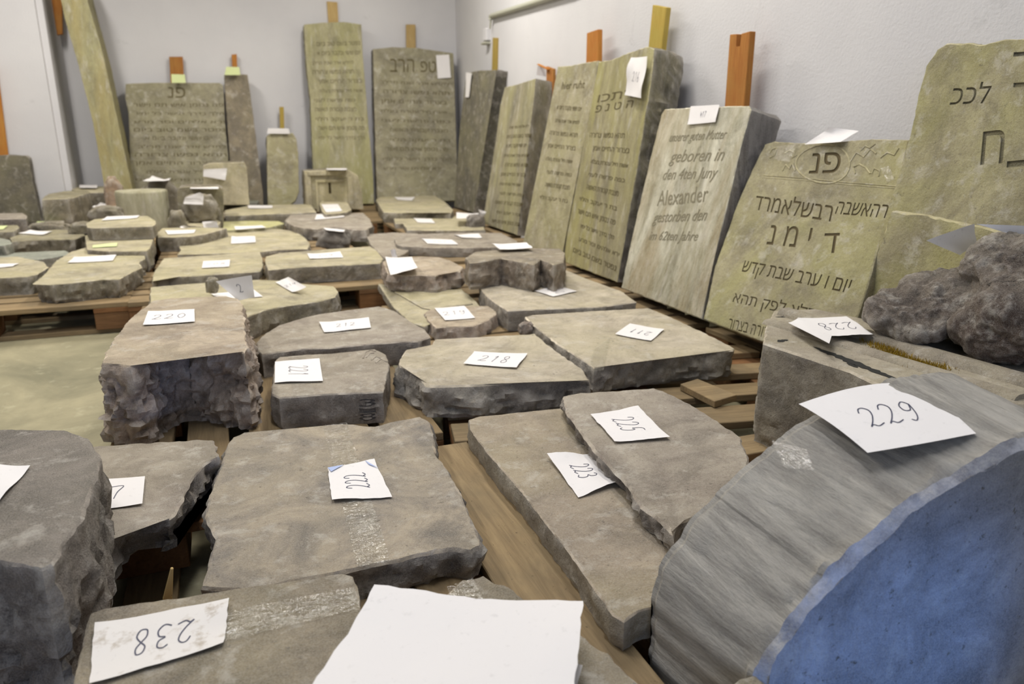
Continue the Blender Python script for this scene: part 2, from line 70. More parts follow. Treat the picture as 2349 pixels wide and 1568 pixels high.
{'key': 'YY', 'name': 'stone_slab', 'label': 'thick slab with a ragged right side on the left pallet, tag near its back', 'cat': 'stone', 'group': 'flat stone slabs', 'pts': [(-0.835, 3.853, 0.2362), (-0.833, 4.078, 0.2362), (-0.855, 4.512, 0.2362), (-0.837, 4.82, 0.2362), (-0.775, 5.008, 0.2362), (-0.632, 5.008, 0.2362), (-0.499, 4.92, 0.2362), (-0.448, 4.721, 0.2362), (-0.419, 4.434, 0.2362), (-0.442, 4.323, 0.2362), (-0.413, 4.145, 0.2362), (-0.449, 3.991, 0.2362), (-0.485, 3.828, 0.2362), (-0.555, 3.855, 0.2362), (-0.632, 3.829, 0.2362), (-0.749, 3.799, 0.2362)], 'n': (0, 0, 1), 'th': 0.0922, 'rough': 0.014, 'seg': 0.014, 'mat': 'yellow', 'flare': -0.012, 'chip': 0.004, 'tool': 0, 'extra': None, 'parent': None},
{'key': 'ZZ', 'name': 'stone_slab', 'label': 'stone slab cropped at the left edge of the frame on the left pallet', 'cat': 'stone', 'group': 'flat stone slabs', 'pts': [(-1.291, 4.791, 0.233), (-1.084, 4.773, 0.233), (-0.914, 4.525, 0.233), (-0.861, 4.337, 0.233), (-0.871, 4.136, 0.233), (-0.905, 4.077, 0.233), (-1.016, 4.096, 0.233), (-1.131, 4.141, 0.233)], 'n': (0, 0, 1), 'th': 0.089, 'rough': 0.012, 'seg': 0.018, 'mat': 'yellow', 'flare': 0.0, 'chip': 0.004, 'tool': 0, 'extra': None, 'parent': None},
{'key': 'AI', 'name': 'stone_slab', 'label': 'bluish grey thin slab at the left edge behind the ragged sided slab', 'cat': 'stone', 'group': 'flat stone slabs', 'pts': [(-1.391, 5.174, 0.2), (-1.127, 5.177, 0.2), (-0.92, 5.169, 0.2), (-0.86, 5.004, 0.2), (-0.943, 4.901, 0.2), (-1.06, 4.834, 0.2), (-1.321, 4.889, 0.2)], 'n': (0, 0, 1), 'th': 0.056, 'rough': 0.004, 'seg': 0.02, 'mat': 'bluegrey', 'flare': 0.0, 'chip': 0.004, 'tool': 0, 'extra': None, 'parent': None},
{'key': 'WW', 'name': 'stone_slab', 'label': 'squared slab with a dark straight front edge perched high on the left stack', 'cat': 'stone', 'group': 'flat stone slabs', 'pts': [(-0.81, 5.318, 0.3423), (-0.796, 5.542, 0.3423), (-0.643, 5.676, 0.3423), (-0.48, 5.641, 0.3423), (-0.417, 5.343, 0.3423), (-0.4, 5.16, 0.3423), (-0.41, 5.022, 0.3423), (-0.579, 5.041, 0.3423), (-0.745, 5.06, 0.3423), (-0.775, 5.117, 0.3423)], 'n': (0, 0, 1), 'th': 0.0783, 'rough': 0.004, 'seg': 0.016, 'mat': 'yellow', 'flare': 0.0, 'chip': 0.004, 'tool': 0, 'extra': None, 'parent': None},
{'key': 'AB', 'name': 'stone_slab', 'label': 'dark rugged slab with a wide tag behind the bluish thin slab', 'cat': 'stone', 'group': 'flat stone slabs', 'pts': [(-1.276, 5.515, 0.25), (-1.241, 5.794, 0.25), (-1.077, 5.877, 0.25), (-0.895, 5.708, 0.25), (-0.845, 5.457, 0.25), (-0.886, 5.301, 0.25), (-1.034, 5.338, 0.25), (-1.173, 5.33, 0.25), (-1.223, 5.33, 0.25)], 'n': (0, 0, 1), 'th': 0.106, 'rough': 0.014, 'seg': 0.018, 'mat': 'darktan', 'flare': 0.0, 'chip': 0.004, 'tool': 0, 'extra': None, 'parent': None},
{'key': 'AB2', 'name': 'stone_block', 'label': 'bluish stone chunk at the left edge before the dark rugged slab', 'cat': 'stone', 'group': 'squared stones', 'pts': [(-1.447, 5.442, 0.26), (-1.312, 5.452, 0.26), (-1.233, 5.318, 0.26), (-1.191, 5.184, 0.26), (-1.208, 5.078, 0.26), (-1.359, 5.082, 0.26)], 'n': (0, 0, 1), 'th': 0.116, 'rough': 0.014, 'seg': 0.02, 'mat': 'bluegrey', 'flare': 0.0, 'chip': 0.004, 'tool': 0, 'extra': None, 'parent': None},
{'key': 'AE', 'name': 'stone_slab', 'label': 'low rounded ledge stone at the left edge with a green tag', 'cat': 'stone', 'group': 'flat stone slabs', 'pts': [(-1.572, 5.963, 0.28), (-1.427, 5.983, 0.28), (-1.322, 5.969, 0.28), (-1.28, 5.825, 0.28), (-1.271, 5.606, 0.28), (-1.476, 5.572, 0.28)], 'n': (0, 0, 1), 'th': 0.136, 'rough': 0.01, 'seg': 0.02, 'mat': 'darktan', 'flare': 0.0, 'chip': 0.004, 'tool': 0, 'extra': None, 'parent': None},
{'key': 'AE2', 'name': 'stone_block', 'label': 'long grey stone roll lying at the foot of the dark leaning slab', 'cat': 'stone', 'group': 'squared stones', 'pts': [(-1.734, 6.634, 0.3), (-1.576, 6.67, 0.3), (-1.423, 6.645, 0.3), (-1.351, 6.423, 0.3), (-1.312, 6.196, 0.3), (-1.479, 6.231, 0.3), (-1.643, 6.266, 0.3)], 'n': (0, 0, 1), 'th': 0.156, 'rough': 0.006, 'seg': 0.02, 'mat': 'grey', 'flare': 0.0, 'chip': 0.004, 'tool': 0, 'extra': None, 'parent': None},
{'key': 'AJ', 'name': 'stone_slab', 'label': 'slab with a tag lying between the perched slab and the long ragged slab', 'cat': 'stone', 'group': 'flat stone slabs', 'pts': [(-0.434, 5.493, 0.24), (-0.413, 5.782, 0.24), (-0.19, 5.748, 0.24), (0.011, 5.618, 0.24), (-0.128, 5.351, 0.24), (-0.207, 5.268, 0.24), (-0.311, 5.263, 0.24), (-0.411, 5.302, 0.24)], 'n': (0, 0, 1), 'th': 0.096, 'rough': 0.008, 'seg': 0.02, 'mat': 'yellow', 'flare': 0.0, 'chip': 0.004, 'tool': 0, 'extra': None, 'parent': None},
{'key': 'SS', 'name': 'column_drum', 'label': 'round pale stone column drum with vertical light streaks on the left stack', 'cat': 'column drum', 'group': None, 'pts': [], 'n': (0, 0, 1), 'th': 0.316, 'rough': 0.002, 'seg': 0.02, 'mat': 'streak', 'flare': 0.0, 'chip': 0.004, 'tool': 0, 'extra': 'drum', 'parent': None},
{'key': 'AM', 'name': 'stone_slab', 'label': 'thin grey slab with a flat tag at the foot of the narrow dark headstone', 'cat': 'stone', 'group': 'flat stone slabs', 'pts': [(0.014, 7.856, 0.24), (0.067, 8.147, 0.24), (0.322, 8.214, 0.24), (0.343, 7.882, 0.24), (0.315, 7.641, 0.24), (0.019, 7.612, 0.24)], 'n': (0, 0, 1), 'th': 0.096, 'rough': 0.004, 'seg': 0.025, 'mat': 'bluegrey', 'flare': 0.0, 'chip': 0.004, 'tool': 0, 'extra': None, 'parent': None},
{'key': 'FF', 'name': 'headstone', 'label': 'wide low headstone with dense rows of lettering at the back wall, left', 'cat': 'headstone', 'group': 'old headstones', 'pts': [(-0.7304, 8.0941, 1.3202), (-0.575, 8.0963, 1.3313), (-0.2354, 8.0985, 1.3425), (0.0952, 8.0991, 1.3456), (0.1205, 8.0944, 1.3219), (0.1016, 8.0265, 0.9806), (0.0955, 7.9285, 0.4882), (0.074, 7.8659, 0.17386069651741284), (-0.7985, 7.8688, 0.1883), (-0.7837, 7.9162, 0.4264), (-0.7337, 8.0414, 1.0556), (-0.748, 8.0685, 1.1918)], 'n': (0, -0.9808, 0.1952), 'th': 0.14, 'rough': 0.005, 'seg': 0.03, 'mat': 'slabgrey', 'flare': 0.0, 'chip': 0.004, 'tool': 0, 'extra': None, 'parent': None},
{'key': 'GG', 'name': 'headstone', 'label': 'narrow dark brown headstone right of the wide low one at the back wall', 'cat': 'headstone', 'group': 'old headstones', 'pts': [(0.1382, 8.1045, 1.4187), (0.2035, 8.1087, 1.4366), (0.3549, 8.1067, 1.4282), (0.3591, 8.0784, 1.3097), (0.3702, 7.9803, 0.8989), (0.3851, 7.8417, 0.3185), (0.3764, 7.8085, 0.17943949044585986), (0.0932, 7.8085, 0.17943949044585986), (0.1069, 7.8827, 0.4904), (0.1254, 8.0192, 1.0618)], 'n': (0, -0.9726, 0.2323), 'th': 0.14, 'rough': 0.005, 'seg': 0.03, 'mat': 'slabbrown', 'flare': 0.0, 'chip': 0.004, 'tool': 0, 'extra': None, 'parent': None},
{'key': 'HH', 'name': 'headstone', 'label': 'tall yellowish green headstone, tallest at the back wall', 'cat': 'headstone', 'group': 'old headstones', 'pts': [(0.9291, 8.1422, 1.9135), (1.1133, 8.1462, 1.9386), (1.3304, 8.1491, 1.9572), (1.5001, 8.1464, 1.9402), (1.4908, 8.1034, 1.6704), (1.4902, 8.008, 1.0721), (1.4987, 7.9106, 0.4612), (1.4843, 7.8634, 0.1651343963553531), (0.87, 7.8634, 0.1651343963553531), (0.8919, 7.9125, 0.4732), (0.927, 8.0274, 1.1937), (0.9186, 8.0871, 1.568)], 'n': (0, -0.9875, 0.1575), 'th': 0.12, 'rough': 0.006, 'seg': 0.03, 'mat': 'slabgreen', 'flare': 0.0, 'chip': 0.004, 'tool': 0, 'extra': None, 'parent': None},
{'key': 'II', 'name': 'headstone', 'label': 'tall dark grey headstone with a white tag at the back wall corner', 'cat': 'headstone', 'group': 'old headstones', 'pts': [(1.5995, 8.1014, 1.7074), (1.8006, 8.1062, 1.7319), (2.0779, 8.1065, 1.7335), (2.4552, 8.0989, 1.6943), (2.4418, 8.032, 1.3474), (2.4204, 7.9455, 0.8988), (2.3964, 7.8406, 0.3548), (2.3744, 7.8056, 0.17299228791773777), (1.513, 7.8056, 0.17299228791773777), (1.5257, 7.8615, 0.4632), (1.5752, 8.0288, 1.3306)], 'n': (0, -0.9819, 0.1893), 'th': 0.14, 'rough': 0.005, 'seg': 0.03, 'mat': 'slabgrey', 'flare': 0.0, 'chip': 0.004, 'tool': 0, 'extra': None, 'parent': None},
{'key': 'EE', 'name': 'stone_pillar', 'label': 'short pale stone stub with slanting right side standing at the back wall', 'cat': 'stone', 'group': None, 'pts': [(0.4735, 7.9313, 0.8494), (0.5087, 7.9359, 0.8741), (0.7249, 7.9366, 0.8781), (0.7533, 7.9265, 0.8236), (0.7574, 7.9015, 0.6893), (0.7299, 7.8308, 0.3096), (0.6881, 7.8152, 0.2259), (0.6171, 7.8059, 0.17577667493796534), (0.4175, 7.8059, 0.17577667493796534), (0.4419, 7.8634, 0.4847)], 'n': (0, -0.9831, 0.183), 'th': 0.16, 'rough': 0.006, 'seg': 0.03, 'mat': 'slabpale', 'flare': 0.0, 'chip': 0.004, 'tool': 0, 'extra': None, 'parent': None},
{'key': 'DD', 'name': 'stone_block', 'label': 'carved niche stone with a stepped square frame at the back wall', 'cat': 'stone', 'group': 'squared stones', 'pts': [(0.737, 7.25, 0.542), (0.983, 7.25, 0.549), (1.145, 7.25, 0.543), (1.224, 7.25, 0.493), (1.251, 7.25, 0.378), (1.264, 7.25, 0.172), (0.727, 7.25, 0.191)], 'n': (0, -1, 0), 'th': 0.25, 'rough': 0.006, 'seg': 0.025, 'mat': 'yellow', 'flare': 0.0, 'chip': 0.004, 'tool': 0, 'extra': None, 'parent': None},
{'key': 'JJ', 'name': 'headstone', 'label': 'small dark slab leaning in the far right corner of the room', 'cat': 'headstone', 'group': 'old headstones', 'pts': [(2.3181, 7.2269, 1.4322), (2.3182, 6.897, 1.4334), (2.315, 6.3585, 1.4035), (2.2809, 6.4958, 1.0848), (2.2488, 6.5549, 0.7855), (2.2115, 6.5808, 0.4376), (2.1818, 6.6563, 0.1610076569678407), (2.1818, 7.2739, 0.1610076569678407), (2.2159, 7.2891, 0.479), (2.2698, 7.2981, 0.9817)], 'n': (-0.9943, 0, 0.1066), 'th': 0.14, 'rough': 0.007, 'seg': 0.03, 'mat': 'slabdark', 'flare': 0.0, 'chip': 0.004, 'tool': 0, 'extra': None, 'parent': None},
{'key': 'KK', 'name': 'headstone', 'label': 'narrow yellow green headstone with rows of lettering, second from the corner', 'cat': 'headstone', 'group': 'old headstones', 'pts': [(2.1464, 5.7184, 1.2264), (2.1472, 5.5143, 1.2318), (2.1507, 5.1159, 1.2548), (2.1235, 5.0951, 1.0777), (2.0869, 5.0835, 0.8393), (2.0309, 5.0574, 0.4749), (1.9836, 5.0463, 0.16751898734177215), (1.9836, 5.1368, 0.16751898734177215), (1.9836, 5.8132, 0.16751898734177215), (1.99, 5.82, 0.2089), (2.044, 5.7815, 0.5604), (2.0961, 5.7646, 0.8991), (2.1266, 5.7648, 1.0979)], 'n': (-0.9884, 0, 0.1519), 'th': 0.14, 'rough': 0.005, 'seg': 0.03, 'mat': 'slabyellow', 'flare': 0.0, 'chip': 0.004, 'tool': 0, 'extra': None, 'parent': None},
{'key': 'LL', 'name': 'headstone', 'label': 'pale headstone with a broken top, third from the corner at the right wall', 'cat': 'headstone', 'group': 'old headstones', 'pts': [(2.0174, 4.4393, 1.2825), (2.0161, 4.279, 1.2732), (2.0163, 4.0754, 1.2746), (2.016, 3.9076, 1.273), (1.9852, 3.9023, 1.0635), (1.9363, 3.9382, 0.7311), (1.8734, 3.9901, 0.303), (1.8531, 3.9775, 0.1651176470588235), (1.8531, 4.6301, 0.1651176470588235), (1.8547, 4.5453, 0.1758), (1.8928, 4.507, 0.4351), (1.9494, 4.4572, 0.8196), (1.988, 4.4452, 1.0826)], 'n': (-0.9894, 0, 0.1455), 'th': 0.13, 'rough': 0.005, 'seg': 0.025, 'mat': 'slabpale', 'flare': 0.0, 'chip': 0.004, 'tool': 0, 'extra': None, 'parent': None},
{'key': 'MM', 'name': 'headstone', 'label': 'large tall headstone with dark broken side and a hanging tag, right wall', 'cat': 'headstone', 'group': 'old headstones', 'pts': [(1.9683, 3.8047, 1.2589), (1.9677, 3.6707, 1.2548), (1.9705, 3.4948, 1.2736), (1.9729, 3.3124, 1.2889), (1.9702, 3.2474, 1.2711), (1.947, 3.2256, 1.1178), (1.9049, 3.2166, 0.839), (1.8326, 3.2173, 0.3598), (1.8042, 3.2202, 0.1716660746003552), (1.8042, 3.2635, 0.1716660746003552), (1.8042, 3.8494, 0.1716660746003552), (1.8268, 3.8616, 0.3216), (1.8964, 3.8323, 0.7827), (1.9416, 3.8077, 1.0822)], 'n': (-0.9888, 0, 0.1493), 'th': 0.17, 'rough': 0.012, 'seg': 0.02, 'mat': 'slabyellow2', 'flare': 0.0, 'chip': 0.004, 'tool': 0, 'extra': None, 'parent': None},
{'key': 'NN', 'name': 'headstone', 'label': 'pale headstone with faded blackletter lettering and a stained base, right wall', 'cat': 'headstone', 'group': 'old headstones', 'pts': [(1.9227, 3.0765, 0.9727), (1.9287, 3.059, 0.9953), (1.9289, 2.8038, 0.996), (1.9282, 2.4689, 0.9933), (1.9237, 2.4454, 0.9767), (1.89, 2.4427, 0.8511), (1.8242, 2.4179, 0.6061), (1.7706, 2.4031, 0.4066), (1.7121, 2.3698, 0.18899065420560746), (1.7121, 2.4535, 0.18899065420560746), (1.7121, 3.0034, 0.18899065420560746), (1.7121, 3.0095, 0.1892), (1.7763, 3.0403, 0.428), (1.8665, 3.0663, 0.7635)], 'n': (-0.9657, 0, 0.2595), 'th': 0.16, 'rough': 0.003, 'seg': 0.016, 'mat': 'slabstain', 'flare': 0.0, 'chip': 0.004, 'tool': 0, 'extra': None, 'parent': None},
{'key': 'OO', 'name': 'headstone', 'label': 'wide headstone with carved floral band and large lettering, right wall', 'cat': 'headstone', 'group': 'old headstones', 'pts': [(1.966, 2.3968, 0.8513), (1.971, 2.3548, 0.8615), (1.9691, 2.1793, 0.8577), (1.9712, 2.0774, 0.862), (1.9777, 1.8968, 0.8753), (1.9771, 1.7537, 0.874), (1.9274, 1.7217, 0.7725), (1.8723, 1.6903, 0.6599), (1.8292, 1.6787, 0.5717), (1.7754, 1.6463, 0.4617), (1.7092, 1.6203, 0.3264), (1.6556, 1.5988, 0.2167), (1.6545, 1.5634, 0.21447826086956517), (1.6545, 1.8935, 0.21447826086956517), (1.6545, 2.2765, 0.21447826086956517), (1.7449, 2.3526, 0.3994), (1.8548, 2.3933, 0.624), (1.9184, 2.4007, 0.7541)], 'n': (-0.8983, 0, 0.4394), 'th': 0.14, 'rough': 0.003, 'seg': 0.014, 'mat': 'slabletter', 'flare': 0.0, 'chip': 0.004, 'tool': 0, 'extra': None, 'parent': None},
{'key': 'PP', 'name': 'headstone', 'label': 'huge yellow green headstone with deep cut letters at the right edge', 'cat': 'headstone', 'group': 'old headstones', 'pts': [(1.9181, 1.6778, 1.0796), (1.9253, 1.6558, 1.1221), (1.9272, 1.6317, 1.1336), (1.9263, 1.5632, 1.1279), (1.925, 1.5103, 1.1205), (1.9259, 1.4754, 1.1256), (1.9262, 1.4406, 1.1273), (1.9242, 1.3272, 1.1154), (1.9212, 1.223, 1.0979), (1.9034, 1.1187, 0.9924), (1.814, 0.9578, 0.4634), (1.7865, 1.095, 0.3006), (1.776, 1.7175, 0.2386), (1.8118, 1.6915, 0.4506), (1.8387, 1.6859, 0.6097), (1.8668, 1.6768, 0.7761), (1.8877, 1.6712, 0.8997), (1.9041, 1.6802, 0.9966)], 'n': (-0.986, 0, 0.1666), 'th': 0.15, 'rough': 0.008, 'seg': 0.014, 'mat': 'slabbright', 'flare': 0.0, 'chip': 0.004, 'tool': 0, 'extra': None, 'parent': None},
{'key': 'LS', 'name': 'stone_slab', 'label': 'long yellow stone slab leaning steeply on the left wall, cropped at the top', 'cat': 'stone slab', 'group': 'flat stone slabs', 'pts': [(-1.1, 7.65, 2.15), (-0.901, 7.65, 2.163), (-0.896, 7.65, 1.962), (-0.837, 7.65, 1.55), (-0.794, 7.65, 0.973), (-0.752, 7.65, 0.403), (-0.749, 7.65, 0.168), (-0.976, 7.65, 0.176), (-0.973, 7.65, 0.409), (-0.99, 7.65, 0.973), (-1.035, 7.65, 1.439), (-1.085, 7.65, 1.817)], 'n': (0, -1, 0), 'th': 0.45, 'rough': 0.004, 'seg': 0.04, 'mat': 'slablichen', 'flare': 0.0, 'chip': 0.004, 'tool': 0, 'extra': None, 'parent': None},
{'key': 'QQ', 'name': 'headstone', 'label': 'dark brown slab standing upright on the stack at the left edge of the frame', 'cat': 'headstone', 'group': 'old headstones', 'pts': [(-1.86, 7.42, 0.703), (-1.677, 7.42, 0.705), (-1.497, 7.42, 0.699), (-1.475, 7.42, 0.681), (-1.478, 7.42, 0.474), (-1.472, 7.42, 0.328), (-1.467, 7.42, 0.146), (-1.95, 7.42, 0.164)], 'n': (0, -1, 0), 'th': 0.13, 'rough': 0.005, 'seg': 0.03, 'mat': 'slabdark', 'flare': 0.0, 'chip': 0.004, 'tool': 0, 'extra': None, 'parent': None},
{'key': '229', 'name': 'headstone', 'label': 'huge round topped stone standing nearest at the bottom right, bearing tag 229', 'cat': 'headstone', 'group': 'old headstones', 'pts': [(0.57, 0.6, 0), (0.562, 0.6, 0.12), (0.563, 0.6, 0.243), (0.575, 0.6, 0.284), (0.614, 0.6, 0.336), (0.685, 0.6, 0.392), (0.78, 0.6, 0.452), (0.87, 0.6, 0.482), (0.954, 0.6, 0.503), (1.05, 0.6, 0.5), (1.15, 0.6, 0.458), (1.27, 0.6, 0.385), (1.33, 0.6, 0.3), (1.36, 0.6, 0.15), (1.36, 0.6, 0)], 'n': (0, -1, 0), 'th': 0.215, 'rough': 0.012, 'seg': 0.0075, 'mat': 'tooled', 'flare': 0.03, 'chip': 0.012, 'tool': 0.0022, 'extra': None, 'parent': None},
{'key': 'X', 'name': 'stone_slab', 'label': 'large square slab with a thick broken dark front beside slab 218, right of centre', 'cat': 'stone', 'group': 'flat stone slabs', 'pts': [(1.011, 2.488, 0.2332), (1.048, 2.503, 0.2332), (1.288, 2.478, 0.2332), (1.515, 2.445, 0.2332), (1.517, 2.293, 0.2332), (1.502, 2.058, 0.2332), (1.481, 1.861, 0.2332), (1.462, 1.843, 0.2332), (1.335, 1.861, 0.2332), (1.217, 1.862, 0.2332), (1.088, 1.873, 0.2332), (1.038, 1.864, 0.2332), (0.967, 1.841, 0.2332), (0.971, 1.909, 0.2332), (0.971, 2.058, 0.2332), (0.982, 2.241, 0.2332), (1.0, 2.408, 0.2332)], 'n': (0, 0, 1), 'th': 0.0892, 'rough': 0.012, 'seg': 0.011, 'mat': 'pale', 'flare': 0.0, 'chip': 0.004, 'tool': 0, 'extra': None, 'parent': None},
{'key': 'AN', 'name': 'stone_block', 'label': 'low moulded stone block at the right carrying the dark boulder, bearing tag 228', 'cat': 'stone', 'group': 'squared stones', 'pts': [(1.198, 1.403, 0.403), (1.31, 1.53, 0.403), (1.449, 1.664, 0.403), (1.576, 1.638, 0.403), (1.6, 1.45, 0.403), (1.66, 1.35, 0.403), (1.68, 1.0, 0.403), (1.66, 0.88, 0.403), (1.38, 0.87, 0.403), (1.19, 0.95, 0.403), (1.226, 1.154, 0.403), (1.21, 1.28, 0.403)], 'n': (0, 0, 1), 'th': 0.259, 'rough': 0.004, 'seg': 0.01, 'mat': 'molded', 'flare': 0.0, 'chip': 0.005, 'tool': 0, 'extra': None, 'parent': None},
{'key': 'AQ', 'name': 'rock', 'label': 'small blurred brownish stone peeping in at the bottom edge before the round topped stone', 'cat': 'rock', 'group': None, 'pts': [(0.508, 0.61, 0.25), (0.539, 0.621, 0.25), (0.566, 0.617, 0.25), (0.576, 0.599, 0.25), (0.549, 0.545, 0.25), (0.504, 0.521, 0.25), (0.459, 0.539, 0.25), (0.477, 0.588, 0.25)], 'n': (0, 0, 1), 'th': 0.106, 'rough': 0.01, 'seg': 0.01, 'mat': 'brown', 'flare': 0.0, 'chip': 0.015, 'tool': 0, 'extra': None, 'parent': None},
{'key': 'VV', 'name': 'stone_block', 'label': 'squared upright block before the back left headstone with a tag drooping over its front', 'cat': 'stone', 'group': 'squared stones', 'pts': [(-0.126, 7.3, 0.601), (-0.073, 7.3, 0.623), (0.22, 7.3, 0.626), (0.238, 7.3, 0.58), (0.23, 7.3, 0.244), (-0.163, 7.3, 0.258)], 'n': (0, -1, 0), 'th': 0.3, 'rough': 0.003, 'seg': 0.025, 'mat': 'yellow', 'flare': 0.0, 'chip': 0.004, 'tool': 0, 'extra': None, 'parent': None},
{'key': 'TT', 'name': 'stone_block', 'label': 'upright squared block with rounded shoulders behind the round rock', 'cat': 'stone', 'group': 'squared stones', 'pts': [(-0.314, 6.35, 0.447), (-0.299, 6.35, 0.476), (-0.254, 6.35, 0.485), (-0.019, 6.35, 0.479), (0.011, 6.35, 0.464), (0.018, 6.35, 0.431), (-0.01, 6.35, 0.152), (-0.334, 6.35, 0.166)], 'n': (0, -1, 0), 'th': 0.3, 'rough': 0.003, 'seg': 0.025, 'mat': 'darktan', 'flare': 0.0, 'chip': 0.004, 'tool': 0, 'extra': None, 'parent': None},
{'key': 'RR', 'name': 'stone_block', 'label': 'big tilted block with a slanting right side behind the left stack', 'cat': 'stone', 'group': 'squared stones', 'pts': [(-1.223, 6.339, 0.42), (-1.259, 6.633, 0.42), (-1.277, 6.901, 0.42), (-1.202, 7.157, 0.42), (-1.049, 7.198, 0.42), (-0.993, 6.931, 0.42), (-1.029, 6.461, 0.42), (-1.061, 6.354, 0.42)], 'n': (0, 0, 1), 'th': 0.276, 'rough': 0.008, 'seg': 0.02, 'mat': 'darktan', 'flare': 0.02, 'chip': 0.004, 'tool': 0, 'extra': None, 'parent': None},
{'key': 'AG', 'name': 'stone_block', 'label': 'dark low stone behind the slant sided block at the back left, tag on top', 'cat': 'stone', 'group': 'squared stones', 'pts': [(-1.3, 7.797, 0.4), (-1.28, 7.962, 0.4), (-1.013, 7.979, 0.4), (-0.909, 7.76, 0.4), (-0.857, 7.407, 0.4), (-0.842, 7.146, 0.4), (-1.055, 7.228, 0.4)], 'n': (0, 0, 1), 'th': 0.256, 'rough': 0.012, 'seg': 0.025, 'mat': 'yellow', 'flare': 0.0, 'chip': 0.004, 'tool': 0, 'extra': None, 'parent': None},
{'key': 'XX', 'name': 'stone_block', 'label': 'yellowish stone under the squared dark fronted slab on the left stack', 'cat': 'stone', 'group': 'squared stones', 'pts': [(-0.832, 5.357, 0.262), (-0.744, 5.551, 0.262), (-0.465, 5.491, 0.262), (-0.42, 5.092, 0.262), (-0.408, 4.648, 0.262), (-0.419, 4.533, 0.262), (-0.611, 4.607, 0.262), (-0.73, 4.703, 0.262)], 'n': (0, 0, 1), 'th': 0.118, 'rough': 0.01, 'seg': 0.018, 'mat': 'yellow', 'flare': 0.0, 'chip': 0.004, 'tool': 0, 'extra': None, 'parent': None},
{'key': 'AK2', 'name': 'stone_slab', 'label': 'flat stone carrying the round rock beside two crumpled tags', 'cat': 'stone', 'group': 'flat stone slabs', 'pts': [(-0.276, 6.167, 0.238), (-0.202, 6.292, 0.238), (-0.06, 6.237, 0.238), (-0.026, 6.07, 0.238), (-0.045, 5.846, 0.238), (-0.163, 5.809, 0.238), (-0.253, 5.926, 0.238)], 'n': (0, 0, 1), 'th': 0.094, 'rough': 0.008, 'seg': 0.02, 'mat': 'yellow', 'flare': 0.0, 'chip': 0.004, 'tool': 0, 'extra': None, 'parent': None},
{'key': 'PPb', 'name': 'rough_base', 'label': '', 'cat': 'stone', 'group': None, 'pts': [(1.8413, 1.6638, 0.6727), (1.8418, 1.5476, 0.6753), (1.8397, 1.3964, 0.6631), (1.8378, 1.2531, 0.6514), (1.8373, 1.1179, 0.6485), (1.7956, 1.0418, 0.4017), (1.7854, 1.6393, 0.3416), (1.7956, 1.6693, 0.4019), (1.8111, 1.6762, 0.4937), (1.8267, 1.6706, 0.5861)], 'n': (-0.986, 0, 0.1666), 'th': 0.025, 'rough': 0.006, 'seg': 0.014, 'mat': 'slabbright', 'flare': 0.0, 'chip': 0.008, 'tool': 0, 'extra': None, 'parent': 'PP'},
{'key': 'Qb', 'name': 'raised_panel', 'label': '', 'cat': 'stone', 'group': None, 'pts': [(0.699, 3.312, 0.19), (1.003, 3.247, 0.19), (0.96, 2.952, 0.19), (0.767, 2.913, 0.19), (0.737, 2.959, 0.19)], 'n': (0, 0, 1), 'th': 0.012, 'rough': 0.001, 'seg': 0.02, 'mat': 'yellow', 'flare': 0.0, 'chip': 0.003, 'tool': 0, 'extra': None, 'parent': 'Q'},
]
